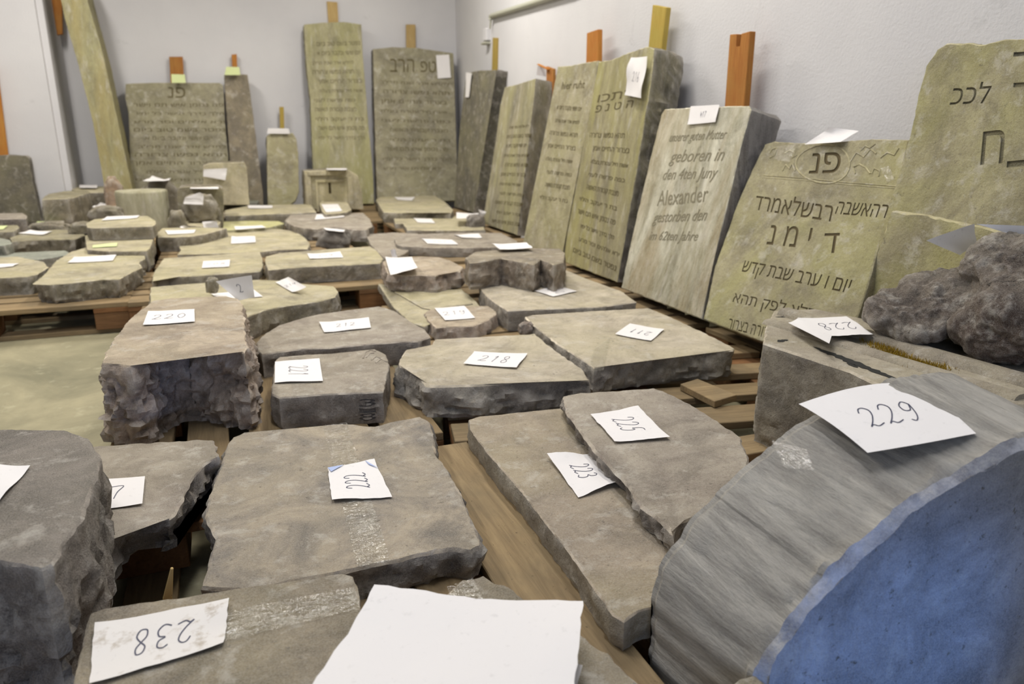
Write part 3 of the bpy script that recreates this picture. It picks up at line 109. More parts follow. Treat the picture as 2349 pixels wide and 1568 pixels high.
ROCKS=[
{'key': 'UU', 'name': 'rock', 'label': 'round rock with a dark cut underside and a folded tag, beside the stone drum', 'c': (-0.155, 6.1, 0.3425), 's': (0.121, 0.0968, 0.1015), 'mat': 'darktan', 'seed': 3, 'sub': 4, 'amp': 0.18},
{'key': 'W', 'name': 'rock', 'label': 'small dark rounded rock with a slanting tag in front of the notched slab', 'c': (0.636, 4.75, 0.246), 's': (0.105, 0.063, 0.067), 'mat': 'darkgrey', 'seed': 5, 'sub': 4, 'amp': 0.18},
{'key': 'AA', 'name': 'rock', 'label': 'dark small stone under a crumpled tag at the foot of the second corner headstone', 'c': (1.82, 5.5, 0.208), 's': (0.075, 0.06, 0.068), 'mat': 'darkgrey', 'seed': 6, 'sub': 4, 'amp': 0.18},
{'key': 'AH', 'name': 'rock', 'label': 'rough reddish brown rock standing beside the long leaning yellow slab', 'c': (-0.8235, 7.0, 0.3385), 's': (0.0705, 0.0494, 0.1985), 'mat': 'redbrown', 'seed': 7, 'sub': 4, 'amp': 0.18},
{'key': 'AF', 'name': 'rock', 'label': 'low rock under a curled tag between the slant sided block and the stone drum', 'c': (-0.774, 6.0, 0.3265), 's': (0.107, 0.0642, 0.0615), 'mat': 'yellow', 'seed': 8, 'sub': 4, 'amp': 0.18},
{'key': 'AK1', 'name': 'rock', 'label': 'small brown stone between the stone drum and the round rock', 'c': (-0.3225, 6.0, 0.24), 's': (0.0585, 0.0409, 0.1), 'mat': 'yellow', 'seed': 9, 'sub': 4, 'amp': 0.18},
{'key': 'AK2b', 'name': 'rock', 'label': 'grey brown stone wedged under the right side of the round rock', 'c': (-0.057, 6.25, 0.2335), 's': (0.047, 0.0329, 0.0935), 'mat': 'darktan', 'seed': 19, 'sub': 4, 'amp': 0.18},
{'key': 'AL', 'name': 'rock', 'label': 'dark jumbled stone under a curled tag behind the stone drum', 'c': (-0.479, 7.0, 0.3185), 's': (0.142, 0.0852, 0.1785), 'mat': 'darktan', 'seed': 10, 'sub': 4, 'amp': 0.18},
{'key': 'AD', 'name': 'rock', 'label': 'small stone with a white tag tucked left of the perched squared slab', 'c': (-0.875, 5.6, 0.2795), 's': (0.081, 0.0567, 0.0455), 'mat': 'yellow', 'seed': 11, 'sub': 4, 'amp': 0.18},
{'key': 'AC', 'name': 'rock', 'label': 'small flat stone with a pale green tag behind the dark rugged slab', 'c': (-1.1315, 5.95, 0.2575), 's': (0.1175, 0.0588, 0.0405), 'mat': 'yellow', 'seed': 12, 'sub': 4, 'amp': 0.18},
{'key': 'PB', 'name': 'rock', 'label': 'tiny beige pebble beside the upright folded tag on the broad long slab', 'c': (-0.071, 3.25, 0.2865), 's': (0.026, 0.0234, 0.0325), 'mat': 'yellow', 'seed': 13, 'sub': 4, 'amp': 0.18},
{'key': 'CH', 'name': 'rock', 'label': 'small tan chip of stone at the back left corner of the large square slab', 'c': (0.971, 2.38, 0.2185), 's': (0.027, 0.0216, 0.0245), 'mat': 'tan', 'seed': 14, 'sub': 4, 'amp': 0.18},
]
PAPERS=[
{'name': 'paper_tag', 'label': 'white tag lying on the tall grey block at the left frame edge', 'c': [(-0.4508, 1.4111, 0.3588), (-0.3434, 1.3515, 0.3588), (-0.3596, 1.2274, 0.3588), (-0.4359, 1.2643, 0.3588)], 'grid': None, 'text': None, 'curl': 0.004, 'mat': 'paper', 'ts': 1.0, 'tape': None, 'torn': 0, 'folds': []},
{'name': 'paper_tag', 'label': 'white numbered tag on the wedge shaped slab, left part hidden by the dark block', 'c': [(-0.3712, 1.5848, 0.2258), (-0.2004, 1.5437, 0.2258), (-0.1953, 1.4189, 0.2258), (-0.3384, 1.4336, 0.2258)], 'grid': None, 'text': '237', 'curl': 0.004, 'mat': 'paper', 'ts': 1.0, 'tape': None, 'torn': 0, 'folds': []},
{'name': 'paper_tag', 'label': 'white tag with two bent corners, handwritten 222', 'c': [(0.142, 1.3385, 0.2074), (0.1536, 1.487, 0.2074), (0.2546, 1.4993, 0.2074), (0.2549, 1.314, 0.2074)], 'grid': None, 'text': '222', 'curl': 0.004, 'mat': 'paper', 'ts': 1.0, 'tape': None, 'torn': 1, 'folds': [[(1, 0), (1, 0.34), (0.86, 0.06)], [(1, 0.8), (0.72, 1), (0.86, 0.84)]]},
{'name': 'paper_tag', 'label': 'white tag handwritten 223 with a lifted corner', 'c': [(0.7182, 1.365, 0.203), (0.7034, 1.2104, 0.203), (0.6009, 1.1895, 0.203), (0.6167, 1.3819, 0.203)], 'grid': None, 'text': '223', 'curl': 0.01, 'mat': 'paper', 'ts': 1.0, 'tape': None, 'torn': 1, 'folds': []},
{'name': 'paper_tag', 'label': 'white tag handwritten 225 on the thin broken slab', 'c': [(0.9039, 1.4833, 0.247), (0.8699, 1.2864, 0.247), (0.7457, 1.3114, 0.247), (0.7707, 1.4755, 0.247)], 'grid': None, 'text': '225', 'curl': 0.006, 'mat': 'paper', 'ts': 1.0, 'tape': None, 'torn': 1, 'folds': []},
{'name': 'paper_tag', 'label': 'stained white tag handwritten 238, written upside down at the bottom left', 'c': [(-0.054, 0.8914, 0.263), (-0.2049, 0.8709, 0.263), (-0.2147, 0.9937, 0.263), (-0.0461, 0.9871, 0.263)], 'grid': None, 'text': '238', 'curl': 0.006, 'mat': 'paper_stained', 'ts': 1.0, 'tape': None, 'torn': 1, 'folds': []},
{'name': 'paper_tag', 'label': 'white tag handwritten 221 on the squared stone with carved figures', 'c': [(0.2273, 2.2033, 0.2364), (0.2101, 1.9889, 0.2364), (0.0851, 2.0253, 0.2364), (0.1002, 2.2242, 0.2364)], 'grid': None, 'text': '221', 'curl': 0.003, 'mat': 'paper', 'ts': 1.0, 'tape': None, 'torn': 0, 'folds': []},
{'name': 'paper_tag', 'label': 'white tag handwritten 218 on the broad pale slab', 'c': [(0.6845, 2.0994, 0.2395), (0.8298, 2.0183, 0.2395), (0.7461, 1.8968, 0.2395), (0.6153, 1.9919, 0.2395)], 'grid': None, 'text': '218', 'curl': 0.005, 'mat': 'paper', 'ts': 1.0, 'tape': None, 'torn': 0, 'folds': []},
{'name': 'paper_tag', 'label': 'cream tag handwritten 212 on the tapered slab', 'c': [(0.2852, 2.6866, 0.2276), (0.4696, 2.7066, 0.2276), (0.4482, 2.5507, 0.2276), (0.2853, 2.544, 0.2276)], 'grid': None, 'text': '212', 'curl': 0.005, 'mat': 'paper', 'ts': 0.7, 'tape': None, 'torn': 0, 'folds': []},
{'name': 'paper_tag', 'label': 'white tag handwritten 220 on top of the big squared block', 'c': [(-0.2472, 2.4884, 0.3609), (-0.1146, 2.4747, 0.3609), (-0.1095, 2.301, 0.3609), (-0.248, 2.311, 0.3609)], 'grid': None, 'text': '220', 'curl': 0.004, 'mat': 'paper', 'ts': 0.8, 'tape': None, 'torn': 0, 'folds': []},
{'name': 'paper_tag', 'label': 'white tag faintly handwritten 219 on the small chunky stone', 'c': [(0.7735, 2.8902, 0.1964), (0.8994, 2.884, 0.1964), (0.878, 2.6755, 0.1964), (0.7567, 2.6778, 0.1964)], 'grid': None, 'text': '219', 'curl': 0.003, 'mat': 'paper', 'ts': 0.8, 'tape': None, 'torn': 0, 'folds': []},
{'name': 'paper_tag', 'label': 'greyish tag on the large smooth slab beside the rough brown block', 'c': [(1.2562, 2.7755, 0.2313), (1.2271, 2.9093, 0.2313), (1.3658, 2.977, 0.2313), (1.3962, 2.8343, 0.2313)], 'grid': None, 'text': '213', 'curl': 0.003, 'mat': 'paper', 'ts': 0.8, 'tape': None, 'torn': 0, 'folds': []},
{'name': 'paper_tag', 'label': 'white tag handwritten 211 on the large square slab', 'c': [(1.2679, 2.0197, 0.2362), (1.1978, 2.1338, 0.2362), (1.3189, 2.2453, 0.2362), (1.3878, 2.128, 0.2362)], 'grid': None, 'text': '211', 'curl': 0.003, 'mat': 'paper', 'ts': 0.7, 'tape': None, 'torn': 0, 'folds': []},
{'name': 'paper_tag', 'label': 'large folded tag standing upright on the broad long slab', 'c': [(-0.053, 3.02, 0.346), (0.079, 3.02, 0.361), (0.082, 3.02, 0.272), (0.021, 3.02, 0.265)], 'grid': None, 'text': '2', 'curl': 0.01, 'mat': 'paper', 'ts': 0.9, 'tape': None, 'torn': 0, 'folds': []},
{'name': 'paper_tag', 'label': 'white tag lying flat beneath the upright folded tag', 'c': [(-0.0823, 3.3123, 0.2384), (0.09, 3.3414, 0.2384), (0.1188, 3.1798, 0.2384), (-0.0553, 3.1937, 0.2384)], 'grid': None, 'text': None, 'curl': 0.002, 'mat': 'paper', 'ts': 1.0, 'tape': None, 'torn': 0, 'folds': []},
{'name': 'paper_tag', 'label': 'curled tag with lifted right edge on the broad long slab', 'c': [(0.1912, 3.4668, 0.2384), (0.2442, 3.4133, 0.2684), (0.2968, 3.1465, 0.2684), (0.2426, 3.2151, 0.2384)], 'grid': None, 'text': '214', 'curl': 0.006, 'mat': 'paper', 'ts': 0.7, 'tape': None, 'torn': 0, 'folds': []},
{'name': 'paper_tag', 'label': 'white tag on the thin smooth slab left of centre', 'c': [(-0.133, 4.4859, 0.1936), (0.0098, 4.4779, 0.1936), (0.0012, 4.2405, 0.1936), (-0.1364, 4.2512, 0.1936)], 'grid': None, 'text': '208', 'curl': 0.004, 'mat': 'paper', 'ts': 0.7, 'tape': None, 'torn': 0, 'folds': []},
{'name': 'paper_tag', 'label': 'white tag on the wide slab with a flaked front edge', 'c': [(0.4173, 4.2756, 0.2328), (0.6029, 4.3044, 0.2328), (0.5907, 4.0968, 0.2328), (0.4123, 4.104, 0.2328)], 'grid': None, 'text': '209', 'curl': 0.004, 'mat': 'paper', 'ts': 0.7, 'tape': None, 'torn': 0, 'folds': []},
{'name': 'paper_tag', 'label': 'white tag on the long flat ragged slab', 'c': [(0.0368, 5.579, 0.1823), (0.1935, 5.5667, 0.1823), (0.1833, 5.2276, 0.1823), (0.0273, 5.2239, 0.1823)], 'grid': None, 'text': '206', 'curl': 0.004, 'mat': 'paper', 'ts': 0.7, 'tape': None, 'torn': 0, 'folds': []},
{'name': 'paper_tag', 'label': 'pale tag on the irregular notched slab', 'c': [(0.7201, 6.3759, 0.2307), (0.9419, 6.3991, 0.2307), (0.9059, 6.0967, 0.2307), (0.6611, 5.9958, 0.2307)], 'grid': None, 'text': None, 'curl': 0.004, 'mat': 'paper', 'ts': 1.0, 'tape': None, 'torn': 0, 'folds': []},
{'name': 'paper_tag', 'label': 'white tag slanting over the small dark rounded rock', 'c': [(0.57, 4.72, 0.323), (0.699, 4.72, 0.301), (0.685, 4.67, 0.294), (0.578, 4.67, 0.312)], 'grid': None, 'text': None, 'curl': 0.004, 'mat': 'paper', 'ts': 1.0, 'tape': None, 'torn': 0, 'folds': []},
{'name': 'paper_tag', 'label': 'white tag on the rounded back slab before the corner headstone', 'c': [(1.668, 7.7197, 0.238), (1.8705, 7.6416, 0.238), (1.7457, 7.2622, 0.238), (1.6347, 7.4078, 0.238)], 'grid': None, 'text': None, 'curl': 0.004, 'mat': 'paper', 'ts': 1.0, 'tape': None, 'torn': 0, 'folds': []},
{'name': 'paper_tag', 'label': 'white tag on the long slab beside the far pallet gap', 'c': [(1.4957, 6.1983, 0.1892), (1.6234, 6.0799, 0.1892), (1.5695, 5.7745, 0.1892), (1.4539, 5.8819, 0.1892)], 'grid': None, 'text': None, 'curl': 0.004, 'mat': 'paper', 'ts': 1.0, 'tape': None, 'torn': 0, 'folds': []},
{'name': 'paper_tag', 'label': 'crumpled white tag standing on the small dark stone by the far headstones', 'c': [(1.852, 5.55, 0.314), (1.916, 5.55, 0.291), (1.898, 5.55, 0.238), (1.855, 5.55, 0.253)], 'grid': None, 'text': None, 'curl': 0.02, 'mat': 'paper', 'ts': 1.0, 'tape': None, 'torn': 0, 'folds': []},
{'name': 'paper_tag', 'label': 'white tag lying on the small dark stone by the far headstones', 'c': [(1.781, 5.88, 0.25), (1.944, 5.782, 0.25), (1.869, 5.539, 0.25), (1.662, 5.491, 0.25)], 'grid': None, 'text': None, 'curl': 0.01, 'mat': 'paper', 'ts': 1.0, 'tape': None, 'torn': 0, 'folds': []},
{'name': 'paper_tag', 'label': 'white tag at the middle of the big flat grey slab', 'c': [(1.2196, 4.8408, 0.2068), (1.3922, 4.708, 0.2068), (1.3666, 4.4881, 0.2068), (1.1961, 4.5942, 0.2068)], 'grid': None, 'text': '207', 'curl': 0.004, 'mat': 'paper', 'ts': 0.6, 'tape': None, 'torn': 0, 'folds': []},
{'name': 'paper_tag', 'label': 'white tag nearer the right end of the big flat grey slab', 'c': [(1.4744, 4.9511, 0.2068), (1.6453, 4.9094, 0.2068), (1.6044, 4.7148, 0.2068), (1.4842, 4.7611, 0.2068)], 'grid': None, 'text': None, 'curl': 0.008, 'mat': 'paper', 'ts': 1.0, 'tape': None, 'torn': 0, 'folds': []},
{'name': 'paper_tag', 'label': 'white tag on top of the rough brown squared block', 'c': [(1.2146, 3.4242, 0.3641), (1.3651, 3.3399, 0.3741), (1.3484, 3.2225, 0.3641), (1.1903, 3.2406, 0.3641)], 'grid': None, 'text': None, 'curl': 0.006, 'mat': 'paper', 'ts': 1.0, 'tape': None, 'torn': 0, 'folds': []},
{'name': 'paper_tag', 'label': 'blank white tag hanging over the front of the fractured stone', 'c': [(0.754, 3.7621, 0.2702), (0.8847, 3.7262, 0.2702), (0.7978, 3.2572, 0.3002), (0.6592, 3.1923, 0.2852)], 'grid': None, 'text': None, 'curl': 0.008, 'mat': 'paper', 'ts': 1.0, 'tape': None, 'torn': 0, 'folds': []},
{'name': 'paper_tag', 'label': 'curled white paper end standing behind the fractured stone', 'c': [(0.799, 3.85, 0.298), (0.825, 3.85, 0.301), (0.834, 3.85, 0.256), (0.809, 3.85, 0.253)], 'grid': None, 'text': None, 'curl': 0.01, 'mat': 'paper', 'ts': 1.0, 'tape': None, 'torn': 0, 'folds': []},
{'name': 'paper_tag', 'label': 'white tag squeezed out from under the fractured stone', 'c': [(0.7618, 3.3285, 0.186), (0.8969, 3.2349, 0.186), (0.8495, 3.1827, 0.186), (0.761, 3.207, 0.186)], 'grid': None, 'text': None, 'curl': 0.003, 'mat': 'paper', 'ts': 1.0, 'tape': None, 'torn': 0, 'folds': []},
{'name': 'paper_tag', 'label': 'white tag at the back of the narrow pale slab', 'c': [(0.2155, 7.3299, 0.238), (0.4292, 7.2474, 0.238), (0.4124, 6.9962, 0.238), (0.2116, 7.0324, 0.238)], 'grid': None, 'text': None, 'curl': 0.004, 'mat': 'paper', 'ts': 1.0, 'tape': None, 'torn': 0, 'folds': []},
{'name': 'paper_tag', 'label': 'white tag on the low slab before the narrow pale slab', 'c': [(0.1532, 7.2619, 0.203), (0.3298, 7.2354, 0.203), (0.3221, 6.9567, 0.203), (0.1556, 6.9824, 0.203)], 'grid': None, 'text': None, 'curl': 0.004, 'mat': 'paper', 'ts': 1.0, 'tape': None, 'torn': 0, 'folds': []},
{'name': 'paper_tag', 'label': 'white tag on the thin yellow tapering slab', 'c': [(0.066, 6.0243, 0.203), (0.2633, 6.0058, 0.203), (0.2892, 5.8536, 0.203), (0.0701, 5.8022, 0.203)], 'grid': None, 'text': None, 'curl': 0.004, 'mat': 'paper', 'ts': 1.0, 'tape': None, 'torn': 0, 'folds': []},
{'name': 'paper_tag', 'label': 'white tag on the small tilted square stone', 'c': [(0.8276, 6.9004, 0.263), (0.9724, 6.8885, 0.263), (0.9159, 6.2627, 0.263), (0.778, 6.2068, 0.263)], 'grid': None, 'text': '203', 'curl': 0.004, 'mat': 'paper', 'ts': 0.7, 'tape': None, 'torn': 0, 'folds': []},
{'name': 'paper_tag', 'label': 'white tag on top of the carved niche stone', 'c': [(0.953, 7.384, 0.556), (1.135, 7.313, 0.556), (1.087, 6.984, 0.556), (0.917, 7.05, 0.556)], 'grid': None, 'text': None, 'curl': 0.004, 'mat': 'paper', 'ts': 1.0, 'tape': None, 'torn': 0, 'folds': []},
{'name': 'paper_tag', 'label': 'white tag on the thin grey slab before the narrow dark headstone', 'c': [(0.0259, 8.18, 0.243), (0.2469, 8.1494, 0.243), (0.2391, 7.8343, 0.243), (0.0218, 7.8173, 0.243)], 'grid': None, 'text': None, 'curl': 0.004, 'mat': 'paper', 'ts': 1.0, 'tape': None, 'torn': 0, 'folds': []},
{'name': 'paper_tag', 'label': 'large white tag drooping over the squared upright block', 'c': [(-0.125, 7.26, 0.572), (0.071, 7.26, 0.577), (0.046, 7.26, 0.474), (-0.135, 7.26, 0.512)], 'grid': None, 'text': None, 'curl': 0.012, 'mat': 'paper', 'ts': 1.0, 'tape': None, 'torn': 0, 'folds': []},
{'name': 'paper_tag', 'label': 'flat pale tag on top of the block with rounded shoulders', 'c': [(-0.22, 6.433, 0.475), (-0.019, 6.355, 0.475), (-0.014, 6.159, 0.475), (-0.218, 6.237, 0.475)], 'grid': None, 'text': None, 'curl': 0.004, 'mat': 'paper', 'ts': 1.0, 'tape': None, 'torn': 0, 'folds': []},
{'name': 'paper_tag', 'label': 'folded white tag on the round rock', 'c': [(-0.251, 5.97, 0.432), (-0.147, 5.97, 0.467), (-0.122, 5.97, 0.453), (-0.133, 5.97, 0.378)], 'grid': None, 'text': None, 'curl': 0.012, 'mat': 'paper', 'ts': 1.0, 'tape': None, 'torn': 0, 'folds': []},
{'name': 'paper_tag', 'label': 'white paper lower half folded over the round rock', 'c': [(-0.264, 5.965, 0.389), (-0.251, 5.965, 0.432), (-0.146, 5.965, 0.423), (-0.133, 5.965, 0.378)], 'grid': None, 'text': None, 'curl': 0.01, 'mat': 'paper', 'ts': 1.0, 'tape': None, 'torn': 0, 'folds': []},
{'name': 'paper_tag', 'label': 'crumpled white tag right of the foot of the round rock', 'c': [(-0.146, 5.75, 0.278), (-0.05, 5.75, 0.28), (-0.043, 5.75, 0.233), (-0.139, 5.75, 0.234)], 'grid': None, 'text': None, 'curl': 0.03, 'mat': 'paper', 'ts': 1.0, 'tape': None, 'torn': 0, 'folds': []},
{'name': 'paper_tag', 'label': 'tiny crumpled white tag left of the foot of the round rock', 'c': [(-0.296, 5.72, 0.251), (-0.267, 5.72, 0.262), (-0.237, 5.72, 0.248), (-0.253, 5.72, 0.234)], 'grid': None, 'text': None, 'curl': 0.015, 'mat': 'paper', 'ts': 1.0, 'tape': None, 'torn': 0, 'folds': []},
{'name': 'paper_tag', 'label': 'white tag on the slab between the perched slab and the long ragged slab', 'c': [(-0.3869, 5.6191, 0.243), (-0.1864, 5.5666, 0.243), (-0.1964, 5.4003, 0.243), (-0.3547, 5.3687, 0.243)], 'grid': None, 'text': None, 'curl': 0.004, 'mat': 'paper', 'ts': 1.0, 'tape': None, 'torn': 0, 'folds': []},
{'name': 'paper_tag', 'label': 'white tag at the back of the perched squared slab', 'c': [(-0.7291, 5.6518, 0.3453), (-0.5345, 5.6623, 0.3453), (-0.5336, 5.4934, 0.3453), (-0.7337, 5.4118, 0.3453)], 'grid': None, 'text': None, 'curl': 0.004, 'mat': 'paper', 'ts': 1.0, 'tape': None, 'torn': 0, 'folds': []},
{'name': 'paper_tag', 'label': 'pale green tag on the yellowish stone under the perched slab', 'c': [(-0.7214, 4.8545, 0.265), (-0.5977, 4.8995, 0.265), (-0.5863, 4.7484, 0.265), (-0.7091, 4.743, 0.265)], 'grid': None, 'text': None, 'curl': 0.004, 'mat': 'paper_green', 'ts': 1.0, 'tape': None, 'torn': 0, 'folds': []},
{'name': 'paper_tag', 'label': 'wide white tag on the ragged sided slab of the left pallet', 'c': [(-0.7798, 4.5841, 0.2392), (-0.5739, 4.5993, 0.2392), (-0.5695, 4.3826, 0.2392), (-0.781, 4.3923, 0.2392)], 'grid': None, 'text': None, 'curl': 0.004, 'mat': 'paper', 'ts': 1.0, 'tape': None, 'torn': 0, 'folds': []},
{'name': 'paper_tag', 'label': 'white tag on the cropped slab at the left pallet', 'c': [(-1.2262, 4.5277, 0.236), (-1.0174, 4.4892, 0.236), (-1.0251, 4.3954, 0.236), (-1.2194, 4.3523, 0.236)], 'grid': None, 'text': None, 'curl': 0.004, 'mat': 'paper', 'ts': 1.0, 'tape': None, 'torn': 0, 'folds': []},
{'name': 'paper_tag', 'label': 'wide white tag on the dark rugged slab', 'c': [(-1.2228, 5.834, 0.253), (-1.0717, 5.7276, 0.253), (-1.101, 5.5546, 0.253), (-1.268, 5.7097, 0.253)], 'grid': None, 'text': None, 'curl': 0.006, 'mat': 'paper', 'ts': 1.0, 'tape': None, 'torn': 0, 'folds': []},
{'name': 'paper_tag', 'label': 'green tag on the low rounded ledge stone', 'c': [(-1.4959, 5.958, 0.283), (-1.3643, 5.9072, 0.283), (-1.3448, 5.7027, 0.283), (-1.4392, 5.7155, 0.283)], 'grid': None, 'text': None, 'curl': 0.004, 'mat': 'paper_green', 'ts': 1.0, 'tape': None, 'torn': 0, 'folds': []},
{'name': 'paper_tag', 'label': 'pale green tag on the small flat stone at the left', 'c': [(-1.3, 6.452, 0.25), (-1.148, 6.423, 0.25), (-1.092, 6.199, 0.25), (-1.275, 6.242, 0.25)], 'grid': None, 'text': None, 'curl': 0.004, 'mat': 'paper_green', 'ts': 1.0, 'tape': None, 'torn': 0, 'folds': []},
{'name': 'paper_tag', 'label': 'white tag on the small stone left of the perched slab', 'c': [(-1.021, 6.117, 0.25), (-0.957, 6.147, 0.25), (-0.9, 5.859, 0.25), (-0.963, 5.909, 0.25)], 'grid': None, 'text': None, 'curl': 0.004, 'mat': 'paper', 'ts': 1.0, 'tape': None, 'torn': 0, 'folds': []},
{'name': 'paper_tag', 'label': 'curled white tag on the low rock before the drum', 'c': [(-0.957, 7.17, 0.3), (-0.815, 7.074, 0.3), (-0.768, 6.707, 0.3), (-0.967, 6.747, 0.3)], 'grid': None, 'text': None, 'curl': 0.02, 'mat': 'paper', 'ts': 1.0, 'tape': None, 'torn': 0, 'folds': []},
{'name': 'paper_tag', 'label': 'white tag on the dark low stone at the back left', 'c': [(-1.2049, 7.8818, 0.423), (-1.0522, 7.8229, 0.423), (-1.0197, 7.5541, 0.413), (-1.1636, 7.6096, 0.413)], 'grid': None, 'text': None, 'curl': 0.004, 'mat': 'paper', 'ts': 1.0, 'tape': None, 'torn': 0, 'folds': []},
{'name': 'paper_tag', 'label': 'large curled tag on the jumbled stone behind the drum', 'c': [(-0.537, 7.157, 0.497), (-0.394, 7.165, 0.497), (-0.38, 6.737, 0.497), (-0.592, 6.819, 0.497)], 'grid': None, 'text': None, 'curl': 0.03, 'mat': 'paper', 'ts': 1.0, 'tape': None, 'torn': 0, 'folds': []},
{'name': 'paper_tag', 'label': 'white tag on the tall dark grey headstone, upper right corner', 'c': [(2.2575, 8.0809, 1.6645), (2.402, 8.0835, 1.6782), (2.4023, 8.0384, 1.4438), (2.2573, 8.036, 1.4315)], 'grid': None, 'text': None, 'curl': 0.004, 'mat': 'paper', 'ts': 1.0, 'tape': None, 'torn': 0, 'folds': []},
{'name': 'paper_tag', 'label': 'long white tag hanging on the large tall headstone', 'c': [(1.9455, 3.3927, 1.2419), (1.9445, 3.2445, 1.2354), (1.9161, 3.2306, 1.0469), (1.9196, 3.4094, 1.07)], 'grid': None, 'text': '216', 'curl': 0.02, 'mat': 'paper', 'ts': 0.6, 'tape': None, 'torn': 0, 'folds': []},
{'name': 'paper_tag', 'label': 'white tag handwritten 417 on the top edge of the blackletter headstone', 'c': [(1.924, 2.8421, 1.0006), (1.9243, 2.6433, 1.0017), (1.906, 2.6329, 0.9337), (1.9036, 2.8262, 0.9248)], 'grid': None, 'text': '417', 'curl': 0.004, 'mat': 'paper', 'ts': 0.8, 'tape': None, 'torn': 0, 'folds': []},
{'name': 'paper_tag', 'label': 'white tag on the small dark corner slab', 'c': [(2.3066, 7.1906, 1.4374), (2.3045, 7.0108, 1.4177), (2.2817, 7.0441, 1.2051), (2.2821, 7.1541, 1.2093)], 'grid': None, 'text': None, 'curl': 0.004, 'mat': 'paper', 'ts': 1.0, 'tape': None, 'torn': 0, 'folds': []},
{'name': 'paper_tag', 'label': 'crumpled white sheet on top of the floral banded headstone', 'c': [(1.9819, 2.0864, 0.9112), (2.0319, 2.0049, 0.8996), (1.948, 1.9946, 0.8647), (1.9427, 2.1537, 0.8537)], 'grid': None, 'text': None, 'curl': 0.02, 'mat': 'paper', 'ts': 1.0, 'tape': None, 'torn': 0, 'folds': []},
{'name': 'paper_tag', 'label': 'pale green note at the foot of the wide orange batten', 'c': [(-0.327, 8.02, 1.41), (-0.21, 8.02, 1.409), (-0.211, 8.02, 1.335), (-0.332, 8.02, 1.332)], 'grid': None, 'text': None, 'curl': 0.004, 'mat': 'paper_green', 'ts': 1.0, 'tape': None, 'torn': 0, 'folds': []},
{'name': 'paper_tag', 'label': 'pale green note on top of the narrow dark brown headstone', 'c': [(0.164, 8.04, 1.49), (0.282, 8.04, 1.49), (0.284, 8.04, 1.418), (0.141, 8.04, 1.415)], 'grid': None, 'text': None, 'curl': 0.004, 'mat': 'paper_green', 'ts': 1.0, 'tape': None, 'torn': 0, 'folds': []},
{'name': 'paper_tag', 'label': 'white paper strip on top of the short stone stub', 'c': [(0.49, 7.9, 0.924), (0.683, 7.9, 0.92), (0.692, 7.9, 0.87), (0.474, 7.9, 0.874)], 'grid': None, 'text': None, 'curl': 0.004, 'mat': 'paper', 'ts': 1.0, 'tape': None, 'torn': 0, 'folds': []},
{'name': 'paper_tag', 'label': 'small white note beside the notched batten on the second headstone from the corner', 'c': [(2.245, 5.3, 1.355), (2.311, 5.3, 1.345), (2.311, 5.3, 1.282), (2.238, 5.3, 1.292)], 'grid': None, 'text': None, 'curl': 0.004, 'mat': 'paper', 'ts': 1.0, 'tape': None, 'torn': 0, 'folds': []},
{'name': 'paper_tag', 'label': 'handwritten white tag 228, its near half folded up, on the moulded block', 'c': [(1.4441, 1.3047, 0.425), (1.3295, 1.3234, 0.425), (1.3783, 1.493, 0.425), (1.5146, 1.4607, 0.425)], 'grid': None, 'text': '228', 'curl': 0.004, 'mat': 'paper', 'ts': 0.85, 'tape': None, 'torn': 1, 'folds': []},
{'name': 'paper_tag', 'label': 'folded blank half of the tag on the moulded block', 'c': [(1.3195, 1.4582, 0.427), (1.3746, 1.4859, 0.427), (1.3327, 1.3228, 0.427), (1.2411, 1.2366, 0.439)], 'grid': None, 'text': None, 'curl': 0.002, 'mat': 'paper', 'ts': 1.0, 'tape': None, 'torn': 0, 'folds': []},
{'name': 'paper_sheet', 'label': 'large blank white sheet lying in front at the bottom centre', 'c': [(0.142, 0.885, 0.3), (0.391, 0.752, 0.3), (0.283, 0.564, 0.3), (0.005, 0.671, 0.3)], 'grid': None, 'text': None, 'curl': 0.01, 'mat': 'paper', 'ts': 1.0, 'tape': None, 'torn': 1, 'folds': []},
{'name': 'paper_tag', 'label': 'white paper corner peeping out under the large blank sheet', 'c': [(0.336, 0.712, 0.27), (0.355, 0.68, 0.27), (0.329, 0.646, 0.27), (0.304, 0.652, 0.27)], 'grid': None, 'text': None, 'curl': 0.004, 'mat': 'paper', 'ts': 1.0, 'tape': None, 'torn': 0, 'folds': []},
{'name': 'paper_tag', 'label': 'grey shaded sheet end sticking out left of the dark boulder', 'c': [(1.635, 1.36, 0.636), (1.794, 1.36, 0.671), (1.82, 1.36, 0.616), (1.76, 1.36, 0.592)], 'grid': None, 'text': None, 'curl': 0.006, 'mat': 'paper', 'ts': 1.0, 'tape': None, 'torn': 0, 'folds': []},
{'name': 'paper_tag', 'label': 'white sheet lying on top of the dark boulder', 'c': [(1.589, 1.2, 0.697), (1.894, 1.2, 0.676), (1.921, 1.2, 0.59), (1.762, 1.2, 0.655)], 'grid': None, 'text': None, 'curl': 0.006, 'mat': 'paper', 'ts': 1.0, 'tape': None, 'torn': 0, 'folds': []},
